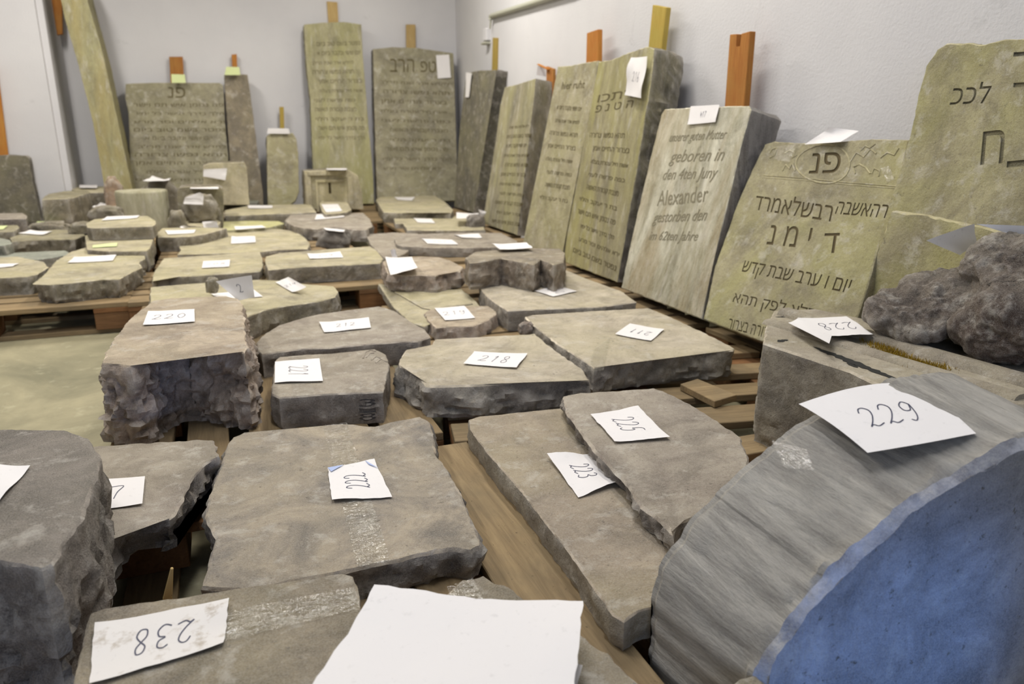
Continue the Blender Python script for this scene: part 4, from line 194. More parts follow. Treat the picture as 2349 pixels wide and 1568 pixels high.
{'name': 'paper_tag', 'label': 'big white tag handwritten 229 draped over the round topped stone', 'c': None, 'grid': [[(0.7745, 0.8164, 0.5073), (0.8017, 0.8154, 0.5125), (0.8287744186046512, 0.8139, 0.5172), (0.8557279069767442, 0.8119, 0.5211), (0.8855255813953489, 0.8118, 0.5227), (0.9125534883720929, 0.8087, 0.5241), (0.9370162790697675, 0.8028, 0.5248), (0.9612720930232558, 0.7966, 0.5247), (0.9869441860465117, 0.7911, 0.5237)], [(0.7749162790697675, 0.7985, 0.506), (0.8008790697674418, 0.7969, 0.5104), (0.8263232558139535, 0.7945, 0.5147), (0.8511441860465117, 0.7911, 0.5184), (0.8794232558139535, 0.7902, 0.52), (0.905446511627907, 0.7869, 0.5213), (0.9292162790697674, 0.7813, 0.522), (0.9515534883720931, 0.7743, 0.5225), (0.9769418604651162, 0.7695, 0.5214)], [(0.7751093023255814, 0.781, 0.5042), (0.799753488372093, 0.7786, 0.5082), (0.8237790697674419, 0.7754, 0.5122), (0.8468767441860465, 0.771, 0.5158), (0.8733372093023255, 0.7693, 0.5174), (0.8984581395348836, 0.7659, 0.5185), (0.9215325581395348, 0.7605, 0.5193), (0.9431744186046511, 0.7537, 0.5199), (0.9673581395348837, 0.7487, 0.5193)], [(0.7749, 0.7634, 0.5023), (0.7981279069767442, 0.7603, 0.506), (0.8208372093023256, 0.7564, 0.5096), (0.8426255813953488, 0.7516, 0.5129), (0.8670581395348838, 0.7487, 0.5147), (0.8912790697674419, 0.7453, 0.5158), (0.9139627906976744, 0.7403, 0.5167), (0.9355186046511628, 0.7341, 0.5173), (0.9580930232558139, 0.7287, 0.5172)], [(0.7739883720930232, 0.7457, 0.5002), (0.7957976744186046, 0.7418, 0.5035), (0.8172953488372093, 0.7374, 0.5069), (0.8380767441860465, 0.7323, 0.5101), (0.860486046511628, 0.7284, 0.5121), (0.884006976744186, 0.725, 0.5132), (0.9064023255813953, 0.7205, 0.514), (0.9278767441860465, 0.7151, 0.5146), (0.948939534883721, 0.7092, 0.5153)], [(0.7726744186046512, 0.7279, 0.4977), (0.7928627906976745, 0.7231, 0.501), (0.813253488372093, 0.7184, 0.5041), (0.8331325581395349, 0.7132, 0.5071), (0.8536186046511628, 0.7083, 0.5095), (0.876546511627907, 0.7052, 0.5105), (0.898753488372093, 0.7012, 0.5114), (0.920446511627907, 0.6966, 0.5122), (0.9417325581395348, 0.6917, 0.5129)], [(0.7707581395348837, 0.71, 0.4951), (0.7893279069767443, 0.7044, 0.4984), (0.808713953488372, 0.6995, 0.5013), (0.8277906976744186, 0.6942, 0.5041), (0.8464581395348838, 0.6885, 0.5069), (0.868993023255814, 0.6857, 0.5079), (0.8912162790697674, 0.6824, 0.5089), (0.9130302325581395, 0.6787, 0.5098), (0.9348372093023256, 0.6747, 0.5106)], [(0.768546511627907, 0.6923, 0.4922), (0.7853976744186046, 0.6859, 0.4957), (0.803879069767442, 0.6808, 0.4984), (0.8222581395348837, 0.6756, 0.5011), (0.8405325581395349, 0.6702, 0.5038), (0.861453488372093, 0.6668, 0.5054), (0.8836906976744185, 0.6641, 0.5064), (0.9058255813953489, 0.6613, 0.5074), (0.9280558139534884, 0.6583, 0.5084)], [(0.7661441860465116, 0.675, 0.4894), (0.7813744186046512, 0.6677, 0.4931), (0.7990558139534883, 0.6626, 0.4956), (0.8168348837209303, 0.6574, 0.4982), (0.8346162790697674, 0.6523, 0.5008), (0.8540255813953488, 0.6484, 0.5029), (0.8762790697674419, 0.6464, 0.504), (0.8988325581395349, 0.6444, 0.5052), (0.9215860465116279, 0.6424, 0.5062)]], 'text': '229', 'curl': 0, 'mat': 'paper', 'ts': 0.75, 'tape': None, 'torn': 0, 'folds': []},
]
TAPES=[
{'on': 'E', 'c': [(0.1757, 1.7453, 0.2059), (0.2337, 1.7441, 0.2059), (0.2053, 1.0967, 0.2059), (0.1493, 1.0975, 0.2059)], 'wr': 0.0015},
{'on': 'H', 'c': [(-0.0471, 0.9657, 0.262), (0.1238, 0.9599, 0.262), (0.1242, 0.9048, 0.262), (-0.0535, 0.8999, 0.262)], 'wr': 0.0015},
{'on': 'D', 'c': [(0.1408, 2.2757, 0.2349), (0.1917, 2.2659, 0.2349), (0.1769, 1.897, 0.2349), (0.1223, 1.9039, 0.2349)], 'wr': 0.0015},
{'on': 'I', 'c': [(0.257, 0.9369, 0.244), (0.3005, 0.9442, 0.244), (0.2974, 0.8649, 0.244), (0.2523, 0.8663, 0.244)], 'wr': 0.0015},
{'on': 'OO', 'c': [(1.9561, 2.3225, 0.8446), (1.9607, 2.2135, 0.8542), (1.9295, 2.2133, 0.7903), (1.9333, 2.3006, 0.7981)], 'wr': 0.0015},
{'on': 'OO', 'c': [(1.9285, 1.8009, 0.7884), (1.9323, 1.7724, 0.7961), (1.9132, 1.7285, 0.757), (1.9088, 1.7505, 0.7479)], 'wr': 0.0015},
{'on': 'X', 'c': [(1.0512, 2.0057, 0.2362), (1.1616, 2.1007, 0.2362), (0.9764, 1.7971, 0.2362), (0.9355, 1.8129, 0.2362)], 'wr': 0.0015},
{'on': '229', 'c': [(0.7034, 0.7857, 0.4717), (0.7175, 0.7324, 0.4782), (0.6965, 0.6931, 0.4679), (0.6821, 0.7315, 0.4571)], 'wr': 0.004},
]
BATTENS=[
{'label': 'wide orange wooden batten above the wide low headstone', 'c': [(-0.337, 8.24, 1.581), (-0.217, 8.24, 1.585), (-0.237, 8.24, 1.165), (-0.362, 8.24, 1.164)], 'th': 0.03, 'mat': 'wood_orange', 'ax': 'y', 'fork': 0},
{'label': 'thin orange wooden batten above the narrow dark brown headstone', 'c': [(0.228, 8.24, 1.619), (0.277, 8.24, 1.625), (0.256, 8.24, 1.233), (0.21, 8.24, 1.233)], 'th': 0.03, 'mat': 'wood_orange', 'ax': 'y', 'fork': 0},
{'label': 'thin yellow batten above the short stone stub', 'c': [(0.637, 8.2, 1.133), (0.679, 8.2, 1.133), (0.626, 8.2, 0.151), (0.586, 8.2, 0.152)], 'th': 0.03, 'mat': 'wood_yellow', 'ax': 'y', 'fork': 0},
{'label': 'light wooden batten above the tallest back wall headstone', 'c': [(1.187, 8.27, 2.157), (1.291, 8.27, 2.155), (1.288, 8.27, 1.762), (1.191, 8.27, 1.759)], 'th': 0.03, 'mat': 'wood_light', 'ax': 'y', 'fork': 0},
{'label': 'light wooden batten above the tall dark grey headstone', 'c': [(1.991, 8.25, 1.975), (2.09, 8.25, 1.98), (2.081, 8.25, 1.484), (1.976, 8.25, 1.482)], 'th': 0.03, 'mat': 'wood_light', 'ax': 'y', 'fork': 0},
{'label': 'thin yellow batten above the small dark corner slab', 'c': [(2.42, 6.7573, 1.7077), (2.42, 6.6426, 1.6921), (2.42, 6.684, 1.2798), (2.42, 6.8021, 1.2857)], 'th': 0.02, 'mat': 'wood_yellow', 'ax': 'x', 'fork': 0},
{'label': 'short orange batten beside a small note, second headstone from the corner', 'c': [(2.28, 5.2222, 1.3474), (2.28, 5.0983, 1.3209), (2.28, 5.097, 1.0796), (2.28, 5.2139, 1.0831)], 'th': 0.02, 'mat': 'wood_orange', 'ax': 'x', 'fork': 0},
{'label': 'thin orange lath lying over the short batten, second headstone from the corner', 'c': [(2.26, 5.345, 1.3739), (2.26, 5.1526, 1.3271), (2.26, 5.1522, 1.3153), (2.26, 5.3448, 1.3648)], 'th': 0.02, 'mat': 'wood_orange', 'ax': 'x', 'fork': 0},
{'label': 'orange wooden batten with a slanted top, pale broken headstone', 'c': [(2.17, 4.3605, 1.4706), (2.17, 4.2124, 1.4758), (2.17, 4.1975, 1.1758), (2.17, 4.361, 1.1847)], 'th': 0.03, 'mat': 'wood_orange', 'ax': 'x', 'fork': 0},
{'label': 'tall yellowish batten with a slanted top, large tall headstone', 'c': [(2.13, 3.5441, 1.5125), (2.13, 3.4159, 1.4827), (2.13, 3.4507, 1.1966), (2.13, 3.5783, 1.2055)], 'th': 0.03, 'mat': 'wood_yellow', 'ax': 'x', 'fork': 0},
{'label': 'forked orange wooden batten behind the blackletter headstone', 'c': [(2.06, 2.7959, 1.289), (2.06, 2.6646, 1.2797), (2.06, 2.6637, 0.8995), (2.06, 2.7943, 0.8995)], 'th': 0.03, 'mat': 'wood_orange', 'ax': 'x', 'fork': 1},
{'label': 'orange wooden block wedged behind the long leaning yellow slab', 'c': [(-1.242, 8.12, 2.222), (-1.127, 8.12, 2.229), (-1.189, 8.12, 1.734), (-1.263, 8.12, 1.716)], 'th': 0.05, 'mat': 'wood_orange', 'ax': 'y', 'fork': 0},
{'label': 'orange wooden board leaning behind the dark slab at the left edge', 'c': [(-1.701, 7.5, 1.408), (-1.605, 7.5, 1.411), (-1.639, 7.5, 0.681), (-1.822, 7.5, 0.683)], 'th': 0.03, 'mat': 'wood_orange', 'ax': 'y', 'fork': 0},
{'label': 'thin grey wooden splinter sticking up in the gap before slab 222', 'c': [(-0.134, 1.16, 0.231), (-0.13, 1.16, 0.23), (-0.138, 1.16, 0.174), (-0.152, 1.16, 0.178)], 'th': 0.006, 'mat': 'wood_light', 'ax': 'y', 'fork': 0},
]
INSCRIPTIONS=[
{'key': 'FF', 'text': 'נפ', 'g': [(-0.3834, 8.0704, 1.2011), (-0.2308, 8.0708, 1.2033), (-0.3733, 8.0893, 1.2961)], 'n': (0, -0.9808, 0.1952), 'carve': 0, 'depth': 0.003, 'out': 0.01},
{'key': 'FF', 'text': 'רשיו םת שיא ןמטנ הפ', 'g': [(-0.6891, 8.0536, 1.1165), (0.1028, 8.0553, 1.1251), (-0.6869, 8.0595, 1.1462)], 'n': (0, -0.9808, 0.1952), 'carve': 0, 'depth': 0.003, 'out': 0.01},
{'key': 'FF', 'text': 'וימי לכ רשיה ךרדב ךלה', 'g': [(-0.664, 8.0388, 1.0424), (0.0997, 8.0399, 1.0478), (-0.6618, 8.0447, 1.0722)], 'n': (0, -0.9808, 0.1952), 'carve': 0, 'depth': 0.003, 'out': 0.01},
{'key': 'FF', 'text': 'ערמ רסו םיהלא ארי', 'g': [(-0.7001, 8.0239, 0.9677), (0.0966, 8.0245, 0.9704), (-0.6979, 8.0299, 0.9975)], 'n': (0, -0.9808, 0.1952), 'carve': 0, 'depth': 0.003, 'out': 0.01},
{'key': 'FF', 'text': 'םויב בוט םשב רטפנ', 'g': [(-0.7056, 8.0091, 0.8931), (0.0935, 8.009, 0.8928), (-0.7034, 8.015, 0.9229)], 'n': (0, -0.9808, 0.1952), 'carve': 0, 'depth': 0.003, 'out': 0.01},
{'key': 'FF', 'text': 'א םויב רבקנו ישש םוי', 'g': [(-0.6182, 7.9942, 0.818), (-0.0339, 7.9937, 0.8156), (-0.616, 8.0001, 0.848)], 'n': (0, -0.9808, 0.1952), 'carve': 0, 'depth': 0.003, 'out': 0.01},
{'key': 'FF', 'text': 'בלרת תנש רדא שדחל', 'g': [(-0.6857, 7.9793, 0.7433), (0.0872, 7.9781, 0.7373), (-0.6835, 7.9853, 0.7733)], 'n': (0, -0.9808, 0.1952), 'carve': 0, 'depth': 0.003, 'out': 0.01},
{'key': 'FF', 'text': 'הרורצ ושפנ אהת', 'g': [(-0.7222, 7.9644, 0.6687), (0.0841, 7.9626, 0.6594), (-0.72, 7.9704, 0.6986)], 'n': (0, -0.9808, 0.1952), 'carve': 0, 'depth': 0.003, 'out': 0.01},
{'key': 'FF', 'text': 'ןמא םייחה רורצב', 'g': [(-0.7277, 7.9495, 0.5936), (-0.0445, 7.9474, 0.5832), (-0.7255, 7.9555, 0.6237)], 'n': (0, -0.9808, 0.1952), 'carve': 0, 'depth': 0.003, 'out': 0.01},
{'key': 'FF', 'text': 'הלעב תרטע ליח תשא', 'g': [(-0.6393, 7.9342, 0.5167), (0.0441, 7.9316, 0.5037), (-0.6371, 7.9402, 0.5469)], 'n': (0, -0.9808, 0.1952), 'carve': 0, 'depth': 0.003, 'out': 0.01},
{'key': 'FF', 'text': 'ינעל השרפ הפכ', 'g': [(-0.7389, 7.9196, 0.4432), (-0.0516, 7.9164, 0.4275), (-0.7366, 7.9256, 0.4733)], 'n': (0, -0.9808, 0.1952), 'carve': 0, 'depth': 0.003, 'out': 0.01},
{'key': 'HH', 'text': 'םויב בוט םשב רטפנ', 'g': [(1.0348, 8.1106, 1.7152), (1.4684, 8.1149, 1.7421), (1.0355, 8.1162, 1.7505)], 'n': (0, -0.9875, 0.1575), 'carve': 0, 'depth': 0.003, 'out': 0.01},
{'key': 'HH', 'text': 'א םויב רבקנו ישש םוי', 'g': [(1.0329, 8.0964, 1.6265), (1.466, 8.1003, 1.6507), (1.0336, 8.1021, 1.662)], 'n': (0, -0.9875, 0.1575), 'carve': 0, 'depth': 0.003, 'out': 0.01},
{'key': 'HH', 'text': 'בלרת תנש רדא שדחל', 'g': [(0.9733, 8.0818, 1.5348), (1.3886, 8.0851, 1.5553), (0.9741, 8.0875, 1.5702)], 'n': (0, -0.9875, 0.1575), 'carve': 0, 'depth': 0.003, 'out': 0.01},
{'key': 'HH', 'text': 'הרורצ ושפנ אהת', 'g': [(0.9715, 8.0676, 1.446), (1.3862, 8.0705, 1.4638), (0.9722, 8.0733, 1.4815)], 'n': (0, -0.9875, 0.1575), 'carve': 0, 'depth': 0.003, 'out': 0.01},
{'key': 'HH', 'text': 'ןמא םייחה רורצב', 'g': [(1.0272, 8.0538, 1.359), (1.4586, 8.0563, 1.3748), (1.0279, 8.0595, 1.3948)], 'n': (0, -0.9875, 0.1575), 'carve': 0, 'depth': 0.003, 'out': 0.01},
{'key': 'HH', 'text': 'הלעב תרטע ליח תשא', 'g': [(1.0253, 8.0395, 1.2693), (1.4562, 8.0415, 1.2823), (1.026, 8.0452, 1.3052)], 'n': (0, -0.9875, 0.1575), 'carve': 0, 'depth': 0.003, 'out': 0.01},
{'key': 'HH', 'text': 'ינעל השרפ הפכ', 'g': [(0.966, 8.0249, 1.178), (1.3791, 8.0264, 1.1878), (0.9667, 8.0306, 1.2139)], 'n': (0, -0.9875, 0.1575), 'carve': 0, 'depth': 0.003, 'out': 0.01},
{'key': 'HH', 'text': 'השאה תרובק תבצמ', 'g': [(0.9641, 8.0106, 1.0881), (1.3768, 8.0117, 1.0952), (0.9649, 8.0163, 1.1241)], 'n': (0, -0.9875, 0.1575), 'carve': 0, 'depth': 0.003, 'out': 0.01},
{'key': 'HH', 'text': 'יולה בקעי ר תב', 'g': [(0.9623, 7.9962, 0.998), (1.4487, 7.997, 1.0031), (0.963, 8.0019, 1.0341)], 'n': (0, -0.9875, 0.1575), 'carve': 0, 'depth': 0.003, 'out': 0.01},
{'key': 'HH', 'text': 'רשיו םת שיא ןמטנ הפ', 'g': [(0.9794, 7.9818, 0.9077), (1.4462, 7.9821, 0.9095), (0.9802, 7.9876, 0.9439)], 'n': (0, -0.9875, 0.1575), 'carve': 0, 'depth': 0.003, 'out': 0.01},
{'key': 'HH', 'text': 'וימי לכ רשיה ךרדב ךלה', 'g': [(0.9775, 7.9673, 0.8169), (1.4437, 7.9671, 0.8156), (0.9783, 7.9731, 0.8532)], 'n': (0, -0.9875, 0.1575), 'carve': 0, 'depth': 0.003, 'out': 0.01},
{'key': 'II', 'text': 'ברה', 'g': [(1.7564, 8.0586, 1.4853), (2.0108, 8.0599, 1.492), (1.7677, 8.0835, 1.6148)], 'n': (0, -0.9819, 0.1893), 'carve': 0, 'depth': 0.003, 'out': 0.01},
{'key': 'II', 'text': 'פט', 'g': [(2.0812, 8.0602, 1.4938), (2.2468, 8.0602, 1.4937), (2.0904, 8.0813, 1.6033)], 'n': (0, -0.9819, 0.1893), 'carve': 0, 'depth': 0.003, 'out': 0.01},
{'key': 'II', 'text': 'בלרת תנש רדא שדחל', 'g': [(1.6437, 8.0365, 1.3707), (2.3814, 8.0346, 1.361), (1.6453, 8.0429, 1.4038)], 'n': (0, -0.9819, 0.1893), 'carve': 0, 'depth': 0.003, 'out': 0.01},
{'key': 'II', 'text': 'הרורצ ושפנ אהת', 'g': [(1.6676, 8.0181, 1.2754), (2.3765, 8.0162, 1.2656), (1.6692, 8.0245, 1.3087)], 'n': (0, -0.9819, 0.1893), 'carve': 0, 'depth': 0.003, 'out': 0.01},
{'key': 'II', 'text': 'ןמא םייחה רורצב', 'g': [(1.6343, 7.9999, 1.1808), (2.3413, 7.9979, 1.1705), (1.6359, 8.0063, 1.2141)], 'n': (0, -0.9819, 0.1893), 'carve': 0, 'depth': 0.003, 'out': 0.01},
{'key': 'II', 'text': 'הלעב תרטע ליח תשא', 'g': [(1.6295, 7.9815, 1.0856), (2.3364, 7.9794, 1.0747), (1.6312, 7.988, 1.1189)], 'n': (0, -0.9819, 0.1893), 'carve': 0, 'depth': 0.003, 'out': 0.01},
{'key': 'II', 'text': 'ינעל השרפ הפכ', 'g': [(1.6248, 7.9631, 0.9902), (2.362, 7.9608, 0.9783), (1.6265, 7.9696, 1.0236)], 'n': (0, -0.9819, 0.1893), 'carve': 0, 'depth': 0.003, 'out': 0.01},
{'key': 'II', 'text': 'השאה תרובק תבצמ', 'g': [(1.706, 7.9444, 0.8931), (2.3267, 7.9424, 0.8827), (1.7076, 7.9509, 0.9267)], 'n': (0, -0.9819, 0.1893), 'carve': 0, 'depth': 0.003, 'out': 0.01},
{'key': 'II', 'text': 'יולה בקעי ר תב', 'g': [(1.7012, 7.9259, 0.7972), (2.3523, 7.9237, 0.7859), (1.7029, 7.9324, 0.8309)], 'n': (0, -0.9819, 0.1893), 'carve': 0, 'depth': 0.003, 'out': 0.01},
{'key': 'II', 'text': 'רשיו םת שיא ןמטנ הפ', 'g': [(1.6391, 7.9076, 0.7022), (2.317, 7.9052, 0.6899), (1.6408, 7.9141, 0.7358)], 'n': (0, -0.9819, 0.1893), 'carve': 0, 'depth': 0.003, 'out': 0.01},
{'key': 'II', 'text': 'וימי לכ רשיה ךרדב ךלה', 'g': [(1.6058, 7.8891, 0.6064), (2.3425, 7.8865, 0.5926), (1.6074, 7.8956, 0.6401)], 'n': (0, -0.9819, 0.1893), 'carve': 0, 'depth': 0.003, 'out': 0.01},
{'key': 'II', 'text': 'ערמ רסו םיהלא ארי', 'g': [(1.601, 7.8706, 0.51), (2.224, 7.8682, 0.4979), (1.6027, 7.8771, 0.5438)], 'n': (0, -0.9819, 0.1893), 'carve': 0, 'depth': 0.003, 'out': 0.01},
{'key': 'KK', 'text': 'ערמ רסו םיהלא ארי', 'g': [(2.0983, 5.4959, 0.9135), (2.0998, 5.1133, 0.9232), (2.102, 5.4927, 0.9374)], 'n': (-0.9884, 0, 0.1519), 'carve': 0, 'depth': 0.003, 'out': 0.01},
{'key': 'KK', 'text': 'םויב בוט םשב רטפנ', 'g': [(2.0877, 5.5254, 0.8442), (2.0897, 5.0447, 0.8573), (2.0914, 5.5221, 0.8684)], 'n': (-0.9884, 0, 0.1519), 'carve': 0, 'depth': 0.003, 'out': 0.01},
{'key': 'KK', 'text': 'א םויב רבקנו ישש םוי', 'g': [(2.0771, 5.5135, 0.7755), (2.0789, 5.1108, 0.7873), (2.0808, 5.5102, 0.7998)], 'n': (-0.9884, 0, 0.1519), 'carve': 0, 'depth': 0.003, 'out': 0.01},
{'key': 'KK', 'text': 'בלרת תנש רדא שדחל', 'g': [(2.0663, 5.5442, 0.7049), (2.0688, 5.0389, 0.7211), (2.07, 5.5409, 0.7295)], 'n': (-0.9884, 0, 0.1519), 'carve': 0, 'depth': 0.003, 'out': 0.01},
{'key': 'KK', 'text': 'הרורצ ושפנ אהת', 'g': [(2.0558, 5.4869, 0.6368), (2.0582, 5.0361, 0.6526), (2.0595, 5.4837, 0.6613)], 'n': (-0.9884, 0, 0.1519), 'carve': 0, 'depth': 0.003, 'out': 0.01},
{'key': 'KK', 'text': 'ןמא םייחה רורצב', 'g': [(2.0446, 5.5404, 0.5642), (2.0475, 5.0527, 0.583), (2.0485, 5.537, 0.5891)], 'n': (-0.9884, 0, 0.1519), 'carve': 0, 'depth': 0.003, 'out': 0.01},
{'key': 'KK', 'text': 'הלעב תרטע ליח תשא', 'g': [(2.0336, 5.5495, 0.4926), (2.0365, 5.1057, 0.5113), (2.0375, 5.5461, 0.5176)], 'n': (-0.9884, 0, 0.1519), 'carve': 0, 'depth': 0.003, 'out': 0.01},
{'key': 'KK', 'text': 'ינעל השרפ הפכ', 'g': [(2.0229, 5.5108, 0.4226), (2.0263, 5.0273, 0.445), (2.0267, 5.5075, 0.4477)], 'n': (-0.9884, 0, 0.1519), 'carve': 0, 'depth': 0.003, 'out': 0.01},
{'key': 'KK', 'text': 'השאה תרובק תבצמ', 'g': [(2.0111, 5.5928, 0.3463), (2.0156, 5.0244, 0.3751), (2.0151, 5.5893, 0.3719)], 'n': (-0.9884, 0, 0.1519), 'carve': 0, 'depth': 0.003, 'out': 0.01},
{'key': 'KK', 'text': 'יולה בקעי ר תב', 'g': [(2.0005, 5.527, 0.2769), (2.0046, 5.0427, 0.3037), (2.0044, 5.5237, 0.3024)], 'n': (-0.9884, 0, 0.1519), 'carve': 0, 'depth': 0.003, 'out': 0.01},
{'key': 'KK', 'text': 'רשיו םת שיא ןמטנ הפ', 'g': [(1.9884, 5.6128, 0.1985), (1.9937, 5.0402, 0.233), (1.9924, 5.6093, 0.2245)], 'n': (-0.9884, 0, 0.1519), 'carve': 0, 'depth': 0.003, 'out': 0.01},
{'key': 'LL', 'text': 'hier ruht', 'g': [(1.9967, 4.3371, 1.1421), (1.9956, 4.0255, 1.1344), (2.003, 4.3336, 1.1847)], 'n': (-0.9894, 0, 0.1455), 'carve': 0, 'depth': 0.003, 'out': 0.01},
{'key': 'LL', 'text': 'א םויב רבקנו ישש םוי', 'g': [(1.9799, 4.364, 1.0277), (1.977, 4.0209, 1.0079), (1.9832, 4.3634, 1.0502)], 'n': (-0.9894, 0, 0.1455), 'carve': 0, 'depth': 0.003, 'out': 0.01},
{'key': 'LL', 'text': 'בלרת תנש רדא שדחל', 'g': [(1.9688, 4.3656, 0.9518), (1.9664, 4.02, 0.9357), (1.9721, 4.365, 0.9746)], 'n': (-0.9894, 0, 0.1455), 'carve': 0, 'depth': 0.003, 'out': 0.01},
{'key': 'LL', 'text': 'הרורצ ושפנ אהת', 'g': [(1.9578, 4.4186, 0.8771), (1.9557, 4.0191, 0.8629), (1.9612, 4.418, 0.9003)], 'n': (-0.9894, 0, 0.1455), 'carve': 0, 'depth': 0.003, 'out': 0.01},
{'key': 'LL', 'text': 'ןמא םייחה רורצב', 'g': [(1.9464, 4.4206, 0.7995), (1.9449, 4.0182, 0.7897), (1.9498, 4.42, 0.8228)], 'n': (-0.9894, 0, 0.1455), 'carve': 0, 'depth': 0.003, 'out': 0.01},
{'key': 'LL', 'text': 'הלעב תרטע ליח תשא', 'g': [(1.9348, 4.4226, 0.7212), (1.9341, 4.0322, 0.7161), (1.9383, 4.422, 0.7447)], 'n': (-0.9894, 0, 0.1455), 'carve': 0, 'depth': 0.003, 'out': 0.01},
{'key': 'LL', 'text': 'ינעל השרפ הפכ', 'g': [(1.9232, 4.3721, 0.6421), (1.9231, 4.0163, 0.6415), (1.9267, 4.3715, 0.6656)], 'n': (-0.9894, 0, 0.1455), 'carve': 0, 'depth': 0.003, 'out': 0.01},
{'key': 'LL', 'text': 'השאה תרובק תבצמ', 'g': [(1.9116, 4.3738, 0.5631), (1.9121, 4.0154, 0.5667), (1.9151, 4.3732, 0.5868)], 'n': (-0.9894, 0, 0.1455), 'carve': 0, 'depth': 0.003, 'out': 0.01},
{'key': 'LL', 'text': 'יולה בקעי ר תב', 'g': [(1.8997, 4.4289, 0.4823), (1.901, 4.0144, 0.4912), (1.9033, 4.4282, 0.5065)], 'n': (-0.9894, 0, 0.1455), 'carve': 0, 'depth': 0.003, 'out': 0.01},
{'key': 'MM', 'text': 'וכתר', 'g': [(1.9362, 3.7434, 1.0461), (1.9384, 3.3771, 1.0608), (1.9419, 3.7367, 1.0838)], 'n': (-0.9888, 0, 0.1493), 'carve': 0, 'depth': 0.003, 'out': 0.01},
{'key': 'MM', 'text': 'פ נ ט ה', 'g': [(1.9284, 3.7503, 0.9946), (1.9309, 3.3597, 1.0111), (1.9338, 3.7428, 1.0304)], 'n': (-0.9888, 0, 0.1493), 'carve': 0, 'depth': 0.003, 'out': 0.01},
{'key': 'MM', 'text': 'הרורצ ושפנ אהת', 'g': [(1.909, 3.768, 0.8662), (1.9088, 3.3849, 0.8646), (1.9125, 3.7678, 0.8895)], 'n': (-0.9888, 0, 0.1493), 'carve': 0, 'depth': 0.003, 'out': 0.01},
{'key': 'MM', 'text': 'ןמא םייחה רורצב', 'g': [(1.8988, 3.7087, 0.7986), (1.8981, 3.3133, 0.7939), (1.9023, 3.7086, 0.8218)], 'n': (-0.9888, 0, 0.1493), 'carve': 0, 'depth': 0.003, 'out': 0.01},
{'key': 'MM', 'text': 'הלעב תרטע ליח תשא', 'g': [(1.8886, 3.7077, 0.7308), (1.8874, 3.3027, 0.7232), (1.8921, 3.7076, 0.7541)], 'n': (-0.9888, 0, 0.1493), 'carve': 0, 'depth': 0.003, 'out': 0.01},
{'key': 'MM', 'text': 'ינעל השרפ הפכ', 'g': [(1.8783, 3.7067, 0.6626), (1.8768, 3.3093, 0.6527), (1.8818, 3.7066, 0.686)], 'n': (-0.9888, 0, 0.1493), 'carve': 0, 'depth': 0.003, 'out': 0.01},
{'key': 'MM', 'text': 'השאה תרובק תבצמ', 'g': [(1.8679, 3.7058, 0.5938), (1.8663, 3.3481, 0.5831), (1.8714, 3.7056, 0.6175)], 'n': (-0.9888, 0, 0.1493), 'carve': 0, 'depth': 0.003, 'out': 0.01},
{'key': 'MM', 'text': 'יולה בקעי ר תב', 'g': [(1.8578, 3.7711, 0.5268), (1.8555, 3.3388, 0.5121), (1.8614, 3.7709, 0.551)], 'n': (-0.9888, 0, 0.1493), 'carve': 0, 'depth': 0.003, 'out': 0.01},
{'key': 'MM', 'text': 'רשיו םת שיא ןמטנ הפ', 'g': [(1.8473, 3.7717, 0.4574), (1.8448, 3.3295, 0.4407), (1.851, 3.7715, 0.4817)], 'n': (-0.9888, 0, 0.1493), 'carve': 0, 'depth': 0.003, 'out': 0.01},
{'key': 'MM', 'text': 'וימי לכ רשיה ךרדב ךלה', 'g': [(1.8363, 3.7027, 0.3846), (1.8339, 3.3201, 0.3691), (1.8399, 3.7026, 0.4088)], 'n': (-0.9888, 0, 0.1493), 'carve': 0, 'depth': 0.003, 'out': 0.01},
{'key': 'MM', 'text': 'ערמ רסו םיהלא ארי', 'g': [(1.8256, 3.7017, 0.3138), (1.8226, 3.2384, 0.2941), (1.8293, 3.7016, 0.3382)], 'n': (-0.9888, 0, 0.1493), 'carve': 0, 'depth': 0.003, 'out': 0.01},
{'key': 'MM', 'text': 'םויב בוט םשב רטפנ', 'g': [(1.8152, 3.7491, 0.2447), (1.8118, 3.247, 0.2226), (1.8189, 3.7489, 0.2695)], 'n': (-0.9888, 0, 0.1493), 'carve': 0, 'depth': 0.003, 'out': 0.01},
{'key': 'NN', 'text': 'unserer guten Mutter', 'g': [(1.8904, 2.9479, 0.8527), (1.895, 2.5469, 0.8695), (1.9005, 2.9499, 0.8902)], 'n': (-0.9657, 0, 0.2595), 'carve': 0, 'depth': 0.002, 'out': 0.01},
{'key': 'NN', 'text': 'geboren in', 'g': [(1.8671, 2.9022, 0.7656), (1.8726, 2.5202, 0.7864), (1.8806, 2.911, 0.8159)], 'n': (-0.9657, 0, 0.2595), 'carve': 0, 'depth': 0.002, 'out': 0.01},
{'key': 'NN', 'text': 'den 4ten Juny', 'g': [(1.8466, 2.9154, 0.6896), (1.8544, 2.5293, 0.7186), (1.8587, 2.9248, 0.7346)], 'n': (-0.9657, 0, 0.2595), 'carve': 0, 'depth': 0.002, 'out': 0.01},
{'key': 'NN', 'text': 'Alexander', 'g': [(1.8162, 2.9022, 0.5763), (1.8293, 2.5496, 0.625), (1.8333, 2.9179, 0.64)], 'n': (-0.9657, 0, 0.2595), 'carve': 0, 'depth': 0.002, 'out': 0.01},
{'key': 'NN', 'text': 'gestorben den', 'g': [(1.7966, 2.8999, 0.5036), (1.8101, 2.5198, 0.5537), (1.8089, 2.9059, 0.5491)], 'n': (-0.9657, 0, 0.2595), 'carve': 0, 'depth': 0.002, 'out': 0.01},
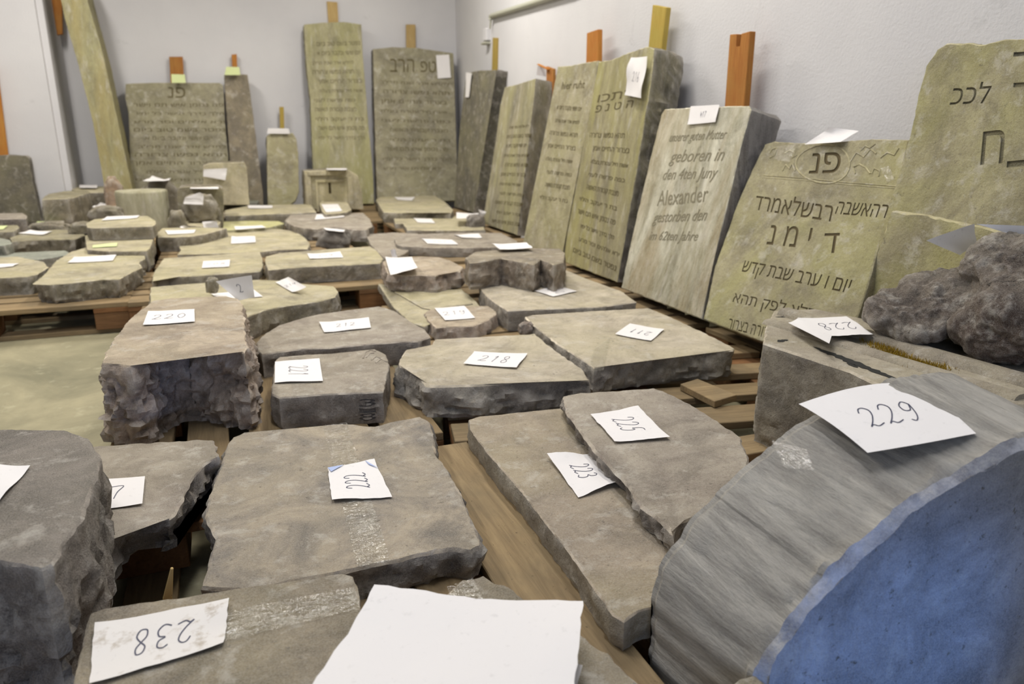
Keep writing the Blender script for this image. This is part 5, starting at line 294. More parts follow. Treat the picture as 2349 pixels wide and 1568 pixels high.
{'key': 'NN', 'text': 'im 62ten Jahre', 'g': [(1.7761, 2.8922, 0.4272), (1.7876, 2.5375, 0.4699), (1.7863, 2.8978, 0.4652)], 'n': (-0.9657, 0, 0.2595), 'carve': 0, 'depth': 0.002, 'out': 0.01},
{'key': 'OO', 'text': 'נפ', 'g': [(1.9195, 2.0983, 0.7562), (1.9242, 1.9638, 0.7658), (1.9521, 2.1295, 0.8229)], 'n': (-0.8983, 0, 0.4394), 'carve': 1, 'depth': 0.004, 'out': 0.01},
{'key': 'OO', 'text': 'דרמאלשבר', 'g': [(1.8515, 2.29, 0.6172), (1.8501, 1.9009, 0.6144), (1.8817, 2.3113, 0.6789)], 'n': (-0.8983, 0, 0.4394), 'carve': 1, 'depth': 0.003, 'out': 0.01},
{'key': 'OO', 'text': 'הבשאהר', 'g': [(1.8624, 1.8987, 0.6395), (1.8656, 1.701, 0.646), (1.8811, 1.9052, 0.6777)], 'n': (-0.8983, 0, 0.4394), 'carve': 1, 'depth': 0.003, 'out': 0.01},
{'key': 'OO', 'text': 'נ מ י', 'g': [(1.7991, 2.1379, 0.5101), (1.8054, 1.9367, 0.523), (1.8312, 2.1627, 0.5757)], 'n': (-0.8983, 0, 0.4394), 'carve': 1, 'depth': 0.003, 'out': 0.01},
{'key': 'OO', 'text': 'ד', 'g': [(1.8029, 1.874, 0.5178), (1.8071, 1.8139, 0.5265), (1.8318, 1.9005, 0.5769)], 'n': (-0.8983, 0, 0.4394), 'carve': 1, 'depth': 0.003, 'out': 0.01},
{'key': 'OO', 'text': 'שדק תבש ברע ו םוי', 'g': [(1.7478, 2.1992, 0.4052), (1.7565, 1.7007, 0.423), (1.7664, 2.2058, 0.4433)], 'n': (-0.8983, 0, 0.4394), 'carve': 1, 'depth': 0.003, 'out': 0.01},
{'key': 'OO', 'text': 'אהת קפל אלרת', 'g': [(1.697, 2.1693, 0.3013), (1.7101, 1.7357, 0.3282), (1.7159, 2.1791, 0.34)], 'n': (-0.8983, 0, 0.4394), 'carve': 1, 'depth': 0.003, 'out': 0.01},
{'key': 'OO', 'text': 'רורצב הרורצ', 'g': [(1.6551, 2.1329, 0.2158), (1.663, 1.9067, 0.2318), (1.6708, 2.1427, 0.2477)], 'n': (-0.8983, 0, 0.4394), 'carve': 1, 'depth': 0.003, 'out': 0.01},
{'key': 'D', 'text': '3', 'g': [(0.286, 1.8693, 0.1932), (0.3286, 1.861, 0.194), (0.2871, 1.8691, 0.214)], 'n': (-0.19177540524666062, -0.9814388386152645, 0), 'carve': 1, 'depth': 0.007, 'out': 0.02},
{'key': 'D', 'text': 'I', 'g': [(0.285, 1.8695, 0.1746), (0.3277, 1.8612, 0.1754), (0.2857, 1.8694, 0.1882)], 'n': (-0.19177540524666062, -0.9814388386152645, 0), 'carve': 1, 'depth': 0.007, 'out': 0.02},
{'key': 'D', 'text': '8', 'g': [(0.2838, 1.8697, 0.1535), (0.3266, 1.8614, 0.1542), (0.285, 1.8695, 0.1746)], 'n': (-0.19177540524666062, -0.9814388386152645, 0), 'carve': 1, 'depth': 0.007, 'out': 0.02},
{'key': 'PP', 'text': 'ככל', 'g': [(1.8994, 1.5681, 0.9691), (1.8996, 1.4565, 0.9702), (1.9087, 1.5696, 1.024)], 'n': (-0.986, 0, 0.1666), 'carve': 1, 'depth': 0.006, 'out': 0.01},
{'key': 'PP', 'text': 'ח', 'g': [(1.8731, 1.4279, 0.8135), (1.8743, 1.3674, 0.8203), (1.8873, 1.4458, 0.8975)], 'n': (-0.986, 0, 0.1666), 'carve': 1, 'depth': 0.006, 'out': 0.01},
{'key': 'PP', 'text': 'ד', 'g': [(1.857, 1.3352, 0.7179), (1.8591, 1.2391, 0.7305), (1.8751, 1.3572, 0.825)], 'n': (-0.986, 0, 0.1666), 'carve': 1, 'depth': 0.006, 'out': 0.01},
{'key': 'PP', 'text': 'ד', 'g': [(1.8946, 1.3842, 0.9403), (1.8946, 1.2939, 0.9406), (1.9075, 1.4003, 1.017)], 'n': (-0.986, 0, 0.1666), 'carve': 1, 'depth': 0.006, 'out': 0.01},
{'key': 'PP', 'text': 'ד', 'g': [(1.9076, 1.4085, 1.0175), (1.9072, 1.3277, 1.0151), (1.9202, 1.4238, 1.0922)], 'n': (-0.986, 0, 0.1666), 'carve': 1, 'depth': 0.006, 'out': 0.01},
]
PALLETS=[('wooden pallet nearest the camera under slab 222', -0.28, 0.46, 0.8, 1.2, 'y', 0), ('wooden pallet under the tall grey block at the left edge', -1.1, 0.45, 0.8, 1.17, 'y', 0), ('wooden pallet under the big squared block and stone 221', -0.32, 1.74, 0.8, 1.2, 'y', 0), ('wooden pallet under slab 225 and the moulded block', 0.56, 0.84, 1.1, 0.6, 'x', 0), ('skewed wooden pallet with bare slats right of slab 218', 0.49, 1.67, 1.15, 0.7, 'x', -11), ('wooden pallet under the rough brown squared block', 0.62, 2.46, 1.2, 0.78, 'x', 0), ('wooden pallet under the broad long slab', -0.38, 3.0, 0.8, 0.62, 'x', 0), ('wooden pallet with an orange front edge under the thin smooth slab', -0.45, 3.72, 1.2, 0.8, 'x', 0), ('wooden pallet behind the rough brown squared block', 0.8, 3.34, 1.2, 0.8, 'x', 0), ('wooden pallet under the big flat grey slab', 0.85, 4.25, 1.2, 0.8, 'x', 0), ('wooden pallet under the long flat ragged slab', -0.4, 4.65, 1.2, 0.8, 'x', 0), ('wooden pallet under the irregular notched slab', -0.4, 5.6, 1.2, 0.8, 'x', 0), ('wooden pallet with an open gap showing left of the long chipped slab', 1.28, 5.2, 0.8, 1.2, 'y', 0), ('wooden pallet before the short stone stub', -0.3, 6.5, 1.2, 0.8, 'x', 0), ('wooden pallet in the far right corner', 1.1, 6.5, 1.2, 0.8, 'x', 0), ('wooden pallet under the wide low headstone', -0.9, 7.45, 1.2, 0.8, 'x', 0), ('wooden pallet under the tall dark grey headstone', 0.9, 7.45, 1.2, 0.8, 'x', 0), ('narrow wooden pallet under the two largest leaning headstones', 1.76, 1.0, 0.34, 1.4, 'y', 0), ('wooden pallet with its dark open front facing the bare floor, left', -1.65, 3.74, 1.2, 0.8, 'x', 0), ('wooden pallet under the perched squared slab', -1.65, 4.64, 1.2, 0.8, 'x', 0), ('wooden pallet under the dark rugged slab', -1.65, 5.54, 1.2, 0.8, 'x', 0), ('wooden pallet under the slant sided block at the back left', -1.75, 6.44, 1.3, 0.8, 'x', 0)]
LOOSE_BOARD=[(1.235, 1.791, 0.166), (1.313, 1.814, 0.166), (1.334, 1.65, 0.166), (1.242, 1.628, 0.166)]
PIPE_PATH=[(2.2755, 4.7532, 1.7812), (2.4159, 6.7885, 1.8894), (2.4181, 6.8208, 1.7878)]
BOX_AT=(2.4576, 6.9574, 1.7528)

# ---------------------------------------------------------------- materials
def lin(c):
    f = lambda v: v/12.92 if v <= .04045 else ((v+.055)/1.055)**2.4
    return tuple(f(v/255) for v in c) + (1,)
def newmat(name):
    m = bpy.data.materials.new(name); m.use_nodes = True
    nt = m.node_tree; return m, nt, nt.nodes['Principled BSDF']
def N(nt, t, **kw):
    n = nt.nodes.new(t)
    for k, v in kw.items():
        if k in n.inputs: n.inputs[k].default_value = v
        else: setattr(n, k, v)
    return n
def coords(nt, scale=(1, 1, 1), rnd=True):
    tc = N(nt, 'ShaderNodeTexCoord'); mp = N(nt, 'ShaderNodeMapping'); mp.inputs['Scale'].default_value = scale
    nt.links.new(tc.outputs['Object'], mp.inputs['Vector'])
    if rnd:
        oi = N(nt, 'ShaderNodeObjectInfo'); mul = N(nt, 'ShaderNodeVectorMath', operation='SCALE')
        cx = N(nt, 'ShaderNodeCombineXYZ')
        nt.links.new(oi.outputs['Random'], cx.inputs[0]); nt.links.new(oi.outputs['Random'], cx.inputs[1])
        nt.links.new(cx.outputs[0], mul.inputs[0]); mul.inputs['Scale'].default_value = 37.
        nt.links.new(mul.outputs[0], mp.inputs['Location'])
    return mp.outputs[0]
def nz(nt, vec, scale, detail=6, rough=.6, dist=0):
    n = N(nt, 'ShaderNodeTexNoise', Scale=scale, Detail=detail, Roughness=rough, Distortion=dist)
    nt.links.new(vec, n.inputs['Vector']); return n.outputs['Fac']
def mr(nt, v, a, b, c=0, d=1):
    n = N(nt, 'ShaderNodeMapRange'); n.inputs[1].default_value = a; n.inputs[2].default_value = b
    n.inputs[3].default_value = c; n.inputs[4].default_value = d
    nt.links.new(v, n.inputs[0]); return n.outputs[0]
def mix(nt, f, a, b, mode='MIX'):
    n = N(nt, 'ShaderNodeMix', data_type='RGBA', blend_type=mode)
    if isinstance(f, (int, float)): n.inputs[0].default_value = f
    else: nt.links.new(f, n.inputs[0])
    for i, v in ((6, a), (7, b)):
        if isinstance(v, tuple): n.inputs[i].default_value = v
        else: nt.links.new(v, n.inputs[i])
    return n.outputs[2]
def bump(nt, bs, hs, dist):
    b = N(nt, 'ShaderNodeBump', Distance=dist, Strength=1.)
    acc = None
    for v, wt in hs:
        m = N(nt, 'ShaderNodeMath', operation='MULTIPLY'); nt.links.new(v, m.inputs[0]); m.inputs[1].default_value = wt
        if acc is None: acc = m.outputs[0]
        else:
            a = N(nt, 'ShaderNodeMath', operation='ADD'); nt.links.new(acc, a.inputs[0]); nt.links.new(m.outputs[0], a.inputs[1]); acc = a.outputs[0]
    nt.links.new(acc, b.inputs['Height']); nt.links.new(b.outputs[0], bs.inputs['Normal'])
def stone_mat(name, a, b, lich=(150, 145, 80), la=.0, dust=.35, speck=.5, bd=.003, big=7., stretch=(1, 1, 1), wear_crease=0, coarse=40.):
    m, nt, bs = newmat(name); v = coords(nt, stretch)
    mid = [(x+y)/2 for x, y in zip(a, b)]; a = tuple(max(0, m_-(m_-x)*1.35) for m_, x in zip(mid, a)); b = tuple(m_+(x-m_)*1.35 for m_, x in zip(mid, b))
    n1 = nz(nt, v, big, 12, .72, .5); c = mix(nt, mr(nt, n1, .36, .64), lin(a), lin(b))
    n0 = nz(nt, v, 4.5, 10, .7, 1.2); c = mix(nt, mr(nt, n0, .50, .62, 0, .45), c, lin(tuple(x*.70 for x in a)))
    if la > 0:
        n2 = nz(nt, v, 2.4, 5, .6, .8); c = mix(nt, mr(nt, n2, .42, .62, 0, la), c, lin(lich))
    n3 = nz(nt, v, 16, 10, .72, .3)
    c = mix(nt, mr(nt, n3, .53, .66, 0, dust), c, lin((205, 200, 190)))
    n4 = nz(nt, v, 70, 6, .7)
    c = mix(nt, mr(nt, n4, .40, .31, 0, speck), c, lin((62, 55, 46)))
    if wear_crease:
        ge = N(nt, 'ShaderNodeNewGeometry'); pw = mr(nt, ge.outputs['Pointiness'], .51, .58, 0, wear_crease)
        c = mix(nt, pw, c, lin((196,190,182))); c = mix(nt, mr(nt, ge.outputs['Pointiness'], .49, .42, 0, wear_crease), c, lin(tuple(x*.55 for x in a)))  # ridges worn pale, creases coloured darker
    n5 = nz(nt, v, 420, 3, .6)
    c = mix(nt, mr(nt, n5, .3, .7, 0, .22), c, lin((225, 220, 208)), 'MIX')
    nt.links.new(c, bs.inputs['Base Color'])
    bs.inputs['Roughness'].default_value = .88; bs.inputs['Specular IOR Level'].default_value = .25
    n6 = nz(nt, v, coarse, 8, .68)
    bump(nt, bs, [(n6, 1.), (n4, .25), (n5, .10)], bd)
    return m
M = {}
# style: top a, top b, lichen, lichen amount, side a, side b
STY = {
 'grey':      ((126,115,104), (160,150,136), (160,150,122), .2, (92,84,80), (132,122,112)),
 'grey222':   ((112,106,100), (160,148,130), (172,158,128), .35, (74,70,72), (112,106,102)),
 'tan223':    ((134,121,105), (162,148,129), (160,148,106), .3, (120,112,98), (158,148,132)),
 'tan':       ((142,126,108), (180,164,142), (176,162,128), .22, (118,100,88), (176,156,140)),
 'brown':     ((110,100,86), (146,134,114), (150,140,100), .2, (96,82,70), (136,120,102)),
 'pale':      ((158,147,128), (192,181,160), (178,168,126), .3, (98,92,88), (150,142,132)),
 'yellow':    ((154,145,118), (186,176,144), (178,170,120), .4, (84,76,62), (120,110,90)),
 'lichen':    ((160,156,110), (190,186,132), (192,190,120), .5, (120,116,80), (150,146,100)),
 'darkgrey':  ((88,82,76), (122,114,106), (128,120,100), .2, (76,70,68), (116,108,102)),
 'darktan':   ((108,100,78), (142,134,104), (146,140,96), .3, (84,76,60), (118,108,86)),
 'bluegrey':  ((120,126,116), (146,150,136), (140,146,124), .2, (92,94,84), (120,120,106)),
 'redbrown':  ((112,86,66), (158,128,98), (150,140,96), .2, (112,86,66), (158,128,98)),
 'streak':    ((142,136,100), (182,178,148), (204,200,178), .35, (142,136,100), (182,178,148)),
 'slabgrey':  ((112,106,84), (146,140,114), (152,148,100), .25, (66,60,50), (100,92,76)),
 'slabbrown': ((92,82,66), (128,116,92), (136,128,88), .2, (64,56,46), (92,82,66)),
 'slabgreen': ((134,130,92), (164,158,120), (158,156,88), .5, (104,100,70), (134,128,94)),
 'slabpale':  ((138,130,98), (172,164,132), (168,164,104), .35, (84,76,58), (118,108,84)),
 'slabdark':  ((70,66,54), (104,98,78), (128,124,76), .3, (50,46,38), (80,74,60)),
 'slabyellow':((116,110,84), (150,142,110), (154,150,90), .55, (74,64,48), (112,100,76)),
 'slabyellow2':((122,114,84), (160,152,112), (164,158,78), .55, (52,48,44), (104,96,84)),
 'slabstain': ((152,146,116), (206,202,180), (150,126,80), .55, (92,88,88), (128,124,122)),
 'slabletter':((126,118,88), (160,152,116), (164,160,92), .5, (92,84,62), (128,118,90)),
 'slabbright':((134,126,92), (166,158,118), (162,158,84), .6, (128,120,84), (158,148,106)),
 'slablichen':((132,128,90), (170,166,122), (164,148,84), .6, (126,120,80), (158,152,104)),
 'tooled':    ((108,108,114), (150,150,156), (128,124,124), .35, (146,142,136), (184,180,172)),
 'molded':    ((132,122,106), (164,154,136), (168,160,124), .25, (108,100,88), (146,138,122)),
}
def sm(style):
    if style in M: return M[style]
    a, b, l, la, sa, sb = STY[style]
    if style in ('slablichen', 'streak', 'slabyellow', 'slabyellow2', 'slabgreen', 'slabstain'): st_ = (1.6, 1.6, .45)
    else: st_ = (1, 1, 1)
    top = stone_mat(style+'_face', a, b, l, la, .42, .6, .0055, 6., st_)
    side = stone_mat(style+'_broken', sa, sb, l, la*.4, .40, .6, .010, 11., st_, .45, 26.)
    if style == 'tooled':
        side = stone_mat('tooled_band', sa, sb, l, .1, .55, .25, .004, 9., (3.2, .35, 3.2), coarse=70.)
        top = stone_mat('tooled_front', a, b, l, .2, .25, 1., .012, 8., (1, 1, 1), coarse=22.)
    rim = stone_mat(style+'_rim', tuple(min(255, int(c*1.12+8)) for c in a), tuple(min(255, int(c*1.12+14)) for c in b), l, .1, .7, .2, .004, 14.)
    M[style] = (top, side, rim); return M[style]
def wood_mat(name, a, b, c3=None):
    m, nt, bs = newmat(name); v = coords(nt, (3, 3, 3)); 
    tc = N(nt, 'ShaderNodeTexCoord'); mp = N(nt, 'ShaderNodeMapping'); mp.inputs['Scale'].default_value = (2.0, 26, 26)
    nt.links.new(tc.outputs['Object'], mp.inputs['Vector'])
    n1 = nz(nt, mp.outputs[0], 2.2, 6, .6, 1.2); n2 = nz(nt, v, 1.6, 4)
    c = mix(nt, mr(nt, n1, .3, .7), lin(a), lin(b)); c = mix(nt, mr(nt, n2, .45, .7, 0, .55), c, lin(c3 or tuple(int(x*.72) for x in a)))
    oi = N(nt, 'ShaderNodeObjectInfo'); c = mix(nt, mr(nt, oi.outputs['Random'], 0, 1, 0, .35), c, lin((92, 80, 62)))
    n3 = nz(nt, v, 26, 6, .7); c = mix(nt, mr(nt, n3, .36, .28, 0, .8), c, lin((48, 42, 34)))
    nt.links.new(c, bs.inputs['Base Color']); bs.inputs['Roughness'].default_value = .8; bs.inputs['Specular IOR Level'].default_value = .2
    bump(nt, bs, [(n1, 1.), (n3, .3)], .002); return m
M['wood_pallet'] = wood_mat('pallet_wood', (130,110,82), (166,144,108), (106,98,82))
M['wood_block'] = wood_mat('pallet_block_wood', (118,82,52), (146,106,70), (90,66,46))
M['wood_orange'] = wood_mat('batten_orange_wood', (168,104,44), (196,132,62), (186,140,70))
M['wood_yellow'] = wood_mat('batten_yellow_wood', (172,146,62), (198,172,90), (170,160,80))
M['wood_light'] = wood_mat('batten_light_wood', (196,166,108), (212,184,128), (180,150,96))
def paper_mat(name, c0, stain=0.):
    m, nt, bs = newmat(name); v = coords(nt)
    n1 = nz(nt, v, 70, 6, .7); n2 = nz(nt, v, 24, 6, .65)
    c = mix(nt, mr(nt, n1, .60, .76, 0, .30), lin(c0), lin((150,148,146)))
    if stain: c = mix(nt, mr(nt, n2, .55, .68, 0, stain), c, lin((150,132,104)))
    nt.links.new(c, bs.inputs['Base Color']); bs.inputs['Roughness'].default_value = .75; bs.inputs['Specular IOR Level'].default_value = .2
    bump(nt, bs, [(n2, 1.)], .0006); return m
M['paper'] = paper_mat('tag_paper', (232,229,228)); M['paper_stained'] = paper_mat('stained_tag_paper', (226,222,218), .7)
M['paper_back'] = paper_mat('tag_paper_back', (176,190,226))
M['paper_green'] = paper_mat('pale_green_paper', (216,226,168))
def plain(name, c, r=.6, spec=.3, bumpd=0, met=0):
    m, nt, bs = newmat(name); bs.inputs['Base Color'].default_value = lin(c); bs.inputs['Roughness'].default_value = r
    bs.inputs['Specular IOR Level'].default_value = spec; bs.inputs['Metallic'].default_value = met
    v = coords(nt); n1 = nz(nt, v, 30, 4); c2 = mix(nt, mr(nt, n1, .3, .7, 0, .2), lin(c), lin(tuple(int(x*.8) for x in c)))
    nt.links.new(c2, bs.inputs['Base Color'])
    if bumpd: bump(nt, bs, [(n1, 1.)], bumpd)
    return m
M['ink'] = plain('pen_ink', (66,68,92), .5)
M['dirt'] = plain('inscription_dirt', (74,66,46), .95, .05)  # dark colour standing for the shade inside the niche stone's recess
M['dirt_far'] = plain('weathered_letter_dirt', (104,96,72), .95, .05)
M['dirt_oo'] = plain('carved_letter_dirt', (96,86,64), .95, .05)
M['faint'] = plain('faded_letter_paint', (138,132,112), .95, .05)
M['pipe'] = plain('conduit_grey', (176,176,160), .5)
M['moss'] = plain('dry_moss', (150,124,44), .9, .1)
M['crust'] = plain('black_crust', (58,58,56), .9, .1)
def tape_mat():
    m, nt, bs = newmat('clear_tape'); out = nt.nodes['Material Output']
    tr = N(nt, 'ShaderNodeBsdfTransparent'); tr.inputs[0].default_value = (.97, .97, .95, 1)
    gl = N(nt, 'ShaderNodeBsdfGlossy', Roughness=.16); mx = N(nt, 'ShaderNodeMixShader'); mx.inputs[0].default_value = .14; nt.links.new(tr.outputs[0], mx.inputs[1]); nt.links.new(gl.outputs[0], mx.inputs[2])
    v = coords(nt); n1 = nz(nt, v, 60, 3, .5, 1.5); b = N(nt, 'ShaderNodeBump', Distance=.008, Strength=1.); nt.links.new(n1, b.inputs['Height'])
    nt.links.new(b.outputs[0], gl.inputs['Normal']); nt.links.new(mx.outputs[0], out.inputs['Surface']); return m
M['tape'] = tape_mat()
def wall_mat(name, a, b, smudge=.3):
    m, nt, bs = newmat(name); v = coords(nt, rnd=False)
    n1 = nz(nt, v, .8, 5, .55); n2 = nz(nt, v, 3.2, 8, .7, .8); n3 = nz(nt, v, 90, 4, .6)
    c = mix(nt, mr(nt, n1, .35, .65), lin(a), lin(b)); c = mix(nt, mr(nt, n2, .62, .74, 0, smudge), c, lin((120,120,118)))
    nt.links.new(c, bs.inputs['Base Color']); bs.inputs['Roughness'].default_value = .9; bs.inputs['Specular IOR Level'].default_value = .15
    bump(nt, bs, [(n3, 1.), (n2, .6)], .002); return m
M['wall'] = wall_mat('whitewashed_plaster', (202,201,203), (214,213,214), .3)
M['ceiling'] = wall_mat('ceiling_paint', (214,212,206), (222,220,214), .0)
def floor_mat():
    m, nt, bs = newmat('dusty_concrete'); v = coords(nt, rnd=False)
    n1 = nz(nt, v, 2.2, 8, .62, .6); n2 = nz(nt, v, 9, 8, .7); n3 = nz(nt, v, 60, 5, .65)
    c = mix(nt, mr(nt, n1, .35, .65), lin((128,124,100)), lin((168,160,130))); c = mix(nt, mr(nt, n2, .56, .70, 0, .5), c, lin((196,190,160)))
    c = mix(nt, mr(nt, n3, .36, .28, 0, .5), c, lin((84,80,64)))
    nt.links.new(c, bs.inputs['Base Color']); bs.inputs['Roughness'].default_value = .9
    bump(nt, bs, [(n2, .5), (n3, .5)], .004); return m
M['floor'] = floor_mat()

# ---------------------------------------------------------------- helpers
def link(name, me, mats, parent=None, loc=None):
    me.name = name
    for m in mats: me.materials.append(m)
    o = bpy.data.objects.new(name, me); col.objects.link(o)
    if parent is not None: o.parent = parent
    if loc is not None: o.location = loc
    return o
def tag(o, label, cat, group=None):
    o['label'] = label; o['category'] = cat
    if group: o['group'] = group
    return o
def bm_mesh(bm, name='m', smooth=None):
    bmesh.ops.recalc_face_normals(bm, faces=bm.faces)
    me = bpy.data.meshes.new(name); bm.to_mesh(me); bm.free()
    if smooth is not None:
        me.shade_smooth(); me.set_sharp_from_angle(angle=radians(smooth))
    return me
def box_bm(sx, sy, sz, bev=.002, c=(0, 0, 0)):
    bm = bmesh.new(); bmesh.ops.create_cube(bm, size=1)
    for v in bm.verts: v.co = Vector((v.co.x*sx+c[0], v.co.y*sy+c[1], v.co.z*sz+c[2]))
    if bev: bmesh.ops.bevel(bm, geom=bm.edges[:], offset=bev, segments=1, affect='EDGES')
    return bm
def fr(p, k=1.): return noise.fractal(p*k, .9, 2.1, 5)
def rot_between(n):
    n = Vector(n).normalized()
    u = Vector((0, 0, 1)).cross(n)
    if u.length < 1e-3: u = Vector((1, 0, 0))
    u.normalize(); v = n.cross(u); return u, v, n

def tube(path, r, seg=12):
    bm = bmesh.new(); R = []
    for i, p in enumerate(path):
        d = (path[min(i+1, len(path)-1)]-path[max(i-1, 0)]).normalized(); a = d.orthogonal().normalized() if i == 0 else a
        a = (a-d*a.dot(d)).normalized(); b = d.cross(a)
        R.append([bm.verts.new(p+a*cos(2*pi*k/seg)*r+b*sin(2*pi*k/seg)*r) for k in range(seg)])
    for q, s in zip(R, R[1:]):
        for k in range(seg): bm.faces.new((q[k], q[(k+1) % seg], s[(k+1) % seg], s[k]))
    bm.faces.new(R[0]); bm.faces.new(R[-1][::-1]); return bm

def text_mesh(text, extrude=.5, res=3, shear=0):
    """closed solids, one per outer contour of each letter (holes kept)"""
    cu = bpy.data.curves.new('t', 'FONT'); cu.body = text; cu.size = 1; cu.resolution_u = res; cu.fill_mode = 'NONE'; cu.shear = shear
    o = bpy.data.objects.new('t', cu); col.objects.link(o)
    dg = bpy.context.evaluated_depsgraph_get(); dg.update()
    me = bpy.data.meshes.new_from_object(o.evaluated_get(dg))
    bpy.data.objects.remove(o); bpy.data.curves.remove(cu)
    nxt = {}
    for e in me.edges:
        a, b = e.vertices; nxt.setdefault(a, []).append(b); nxt.setdefault(b, []).append(a)
    P = [Vector((v.co.x, v.co.y)) for v in me.vertices]; seen = set(); loops = []
    for s in nxt:
        if s in seen: continue
        L = [s]; seen.add(s); c = s
        while True:
            n = [k for k in nxt[c] if k not in seen]
            if not n: break
            c = n[0]; seen.add(c); L.append(c)
        q = []
        for k in L:
            if not q or (P[k]-q[-1]).length > 1e-4: q.append(P[k])
        if len(q) > 2 and (q[0]-q[-1]).length < 1e-4: q.pop()
        if len(q) > 2: loops.append(q)
    bpy.data.meshes.remove(me)
    ar = lambda q: .5*sum(q[i].x*q[(i+1) % len(q)].y-q[(i+1) % len(q)].x*q[i].y for i in range(len(q)))
    def inside(p, q):
        r = False
        for i in range(len(q)):
            a, b = q[i-1], q[i]
            if (a.y > p.y) != (b.y > p.y) and p.x < (b.x-a.x)*(p.y-a.y)/(b.y-a.y)+a.x: r = not r
        return r
    loops.sort(key=lambda q: -abs(ar(q))); outs = []
    for q in loops:
        par = [k for k in outs if inside(q[0], k[0]) and inside(q[len(q)//2], k[0]) and ar(k[0])*ar(q) < 0]
        if par: par[-1][1].append(q)
        else: outs.append((q, []))
    bm = bmesh.new()
    for q, holes in outs:
        rings = [q]+holes; allp = [p for r_ in rings for p in r_]
        lo = [bm.verts.new((p.x, p.y, -extrude)) for p in allp]; hi = [bm.verts.new((p.x, p.y, extrude)) for p in allp]
        for tri in tessellate_polygon([[Vector((p.x, p.y, 0)) for p in r_] for r_ in rings]):
            try: bm.faces.new([lo[k] for k in tri][::-1]); bm.faces.new([hi[k] for k in tri])
            except ValueError: pass
        k = 0
        for r_ in rings:
            m = len(r_)
            for i in range(m):
                a, b = k+i, k+(i+1) % m; bm.faces.new((lo[a], lo[b], hi[b], hi[a]))
            k += m
    return bm
def text_on(I, d0, d1):
    """text fitted on a plane: g = baseline left, baseline right, top left; from depth d0 to d1 along the normal"""
    bm = text_mesh(I['text'], shear=.35 if I['key'] == 'NN' and I['text'] != 'Alexander' else 0)
    if not bm.verts: bm.free(); return None
    xs = [v.co.x for v in bm.verts]; ys = [v.co.y for v in bm.verts]
    x0, x1 = min(xs), max(xs); y0, y1 = 0, max(ys)
    bl, br, tl = [Vector(p) for p in I['g']]; n = Vector(I['n'])
    for v in bm.verts:
        u = (v.co.x-x0)/(x1-x0); t = (v.co.y-y0)/(y1-y0); d = d1 if v.co.z > 0 else d0
        v.co = bl + (br-bl)*u + (tl-bl)*t + n*d
    return bm

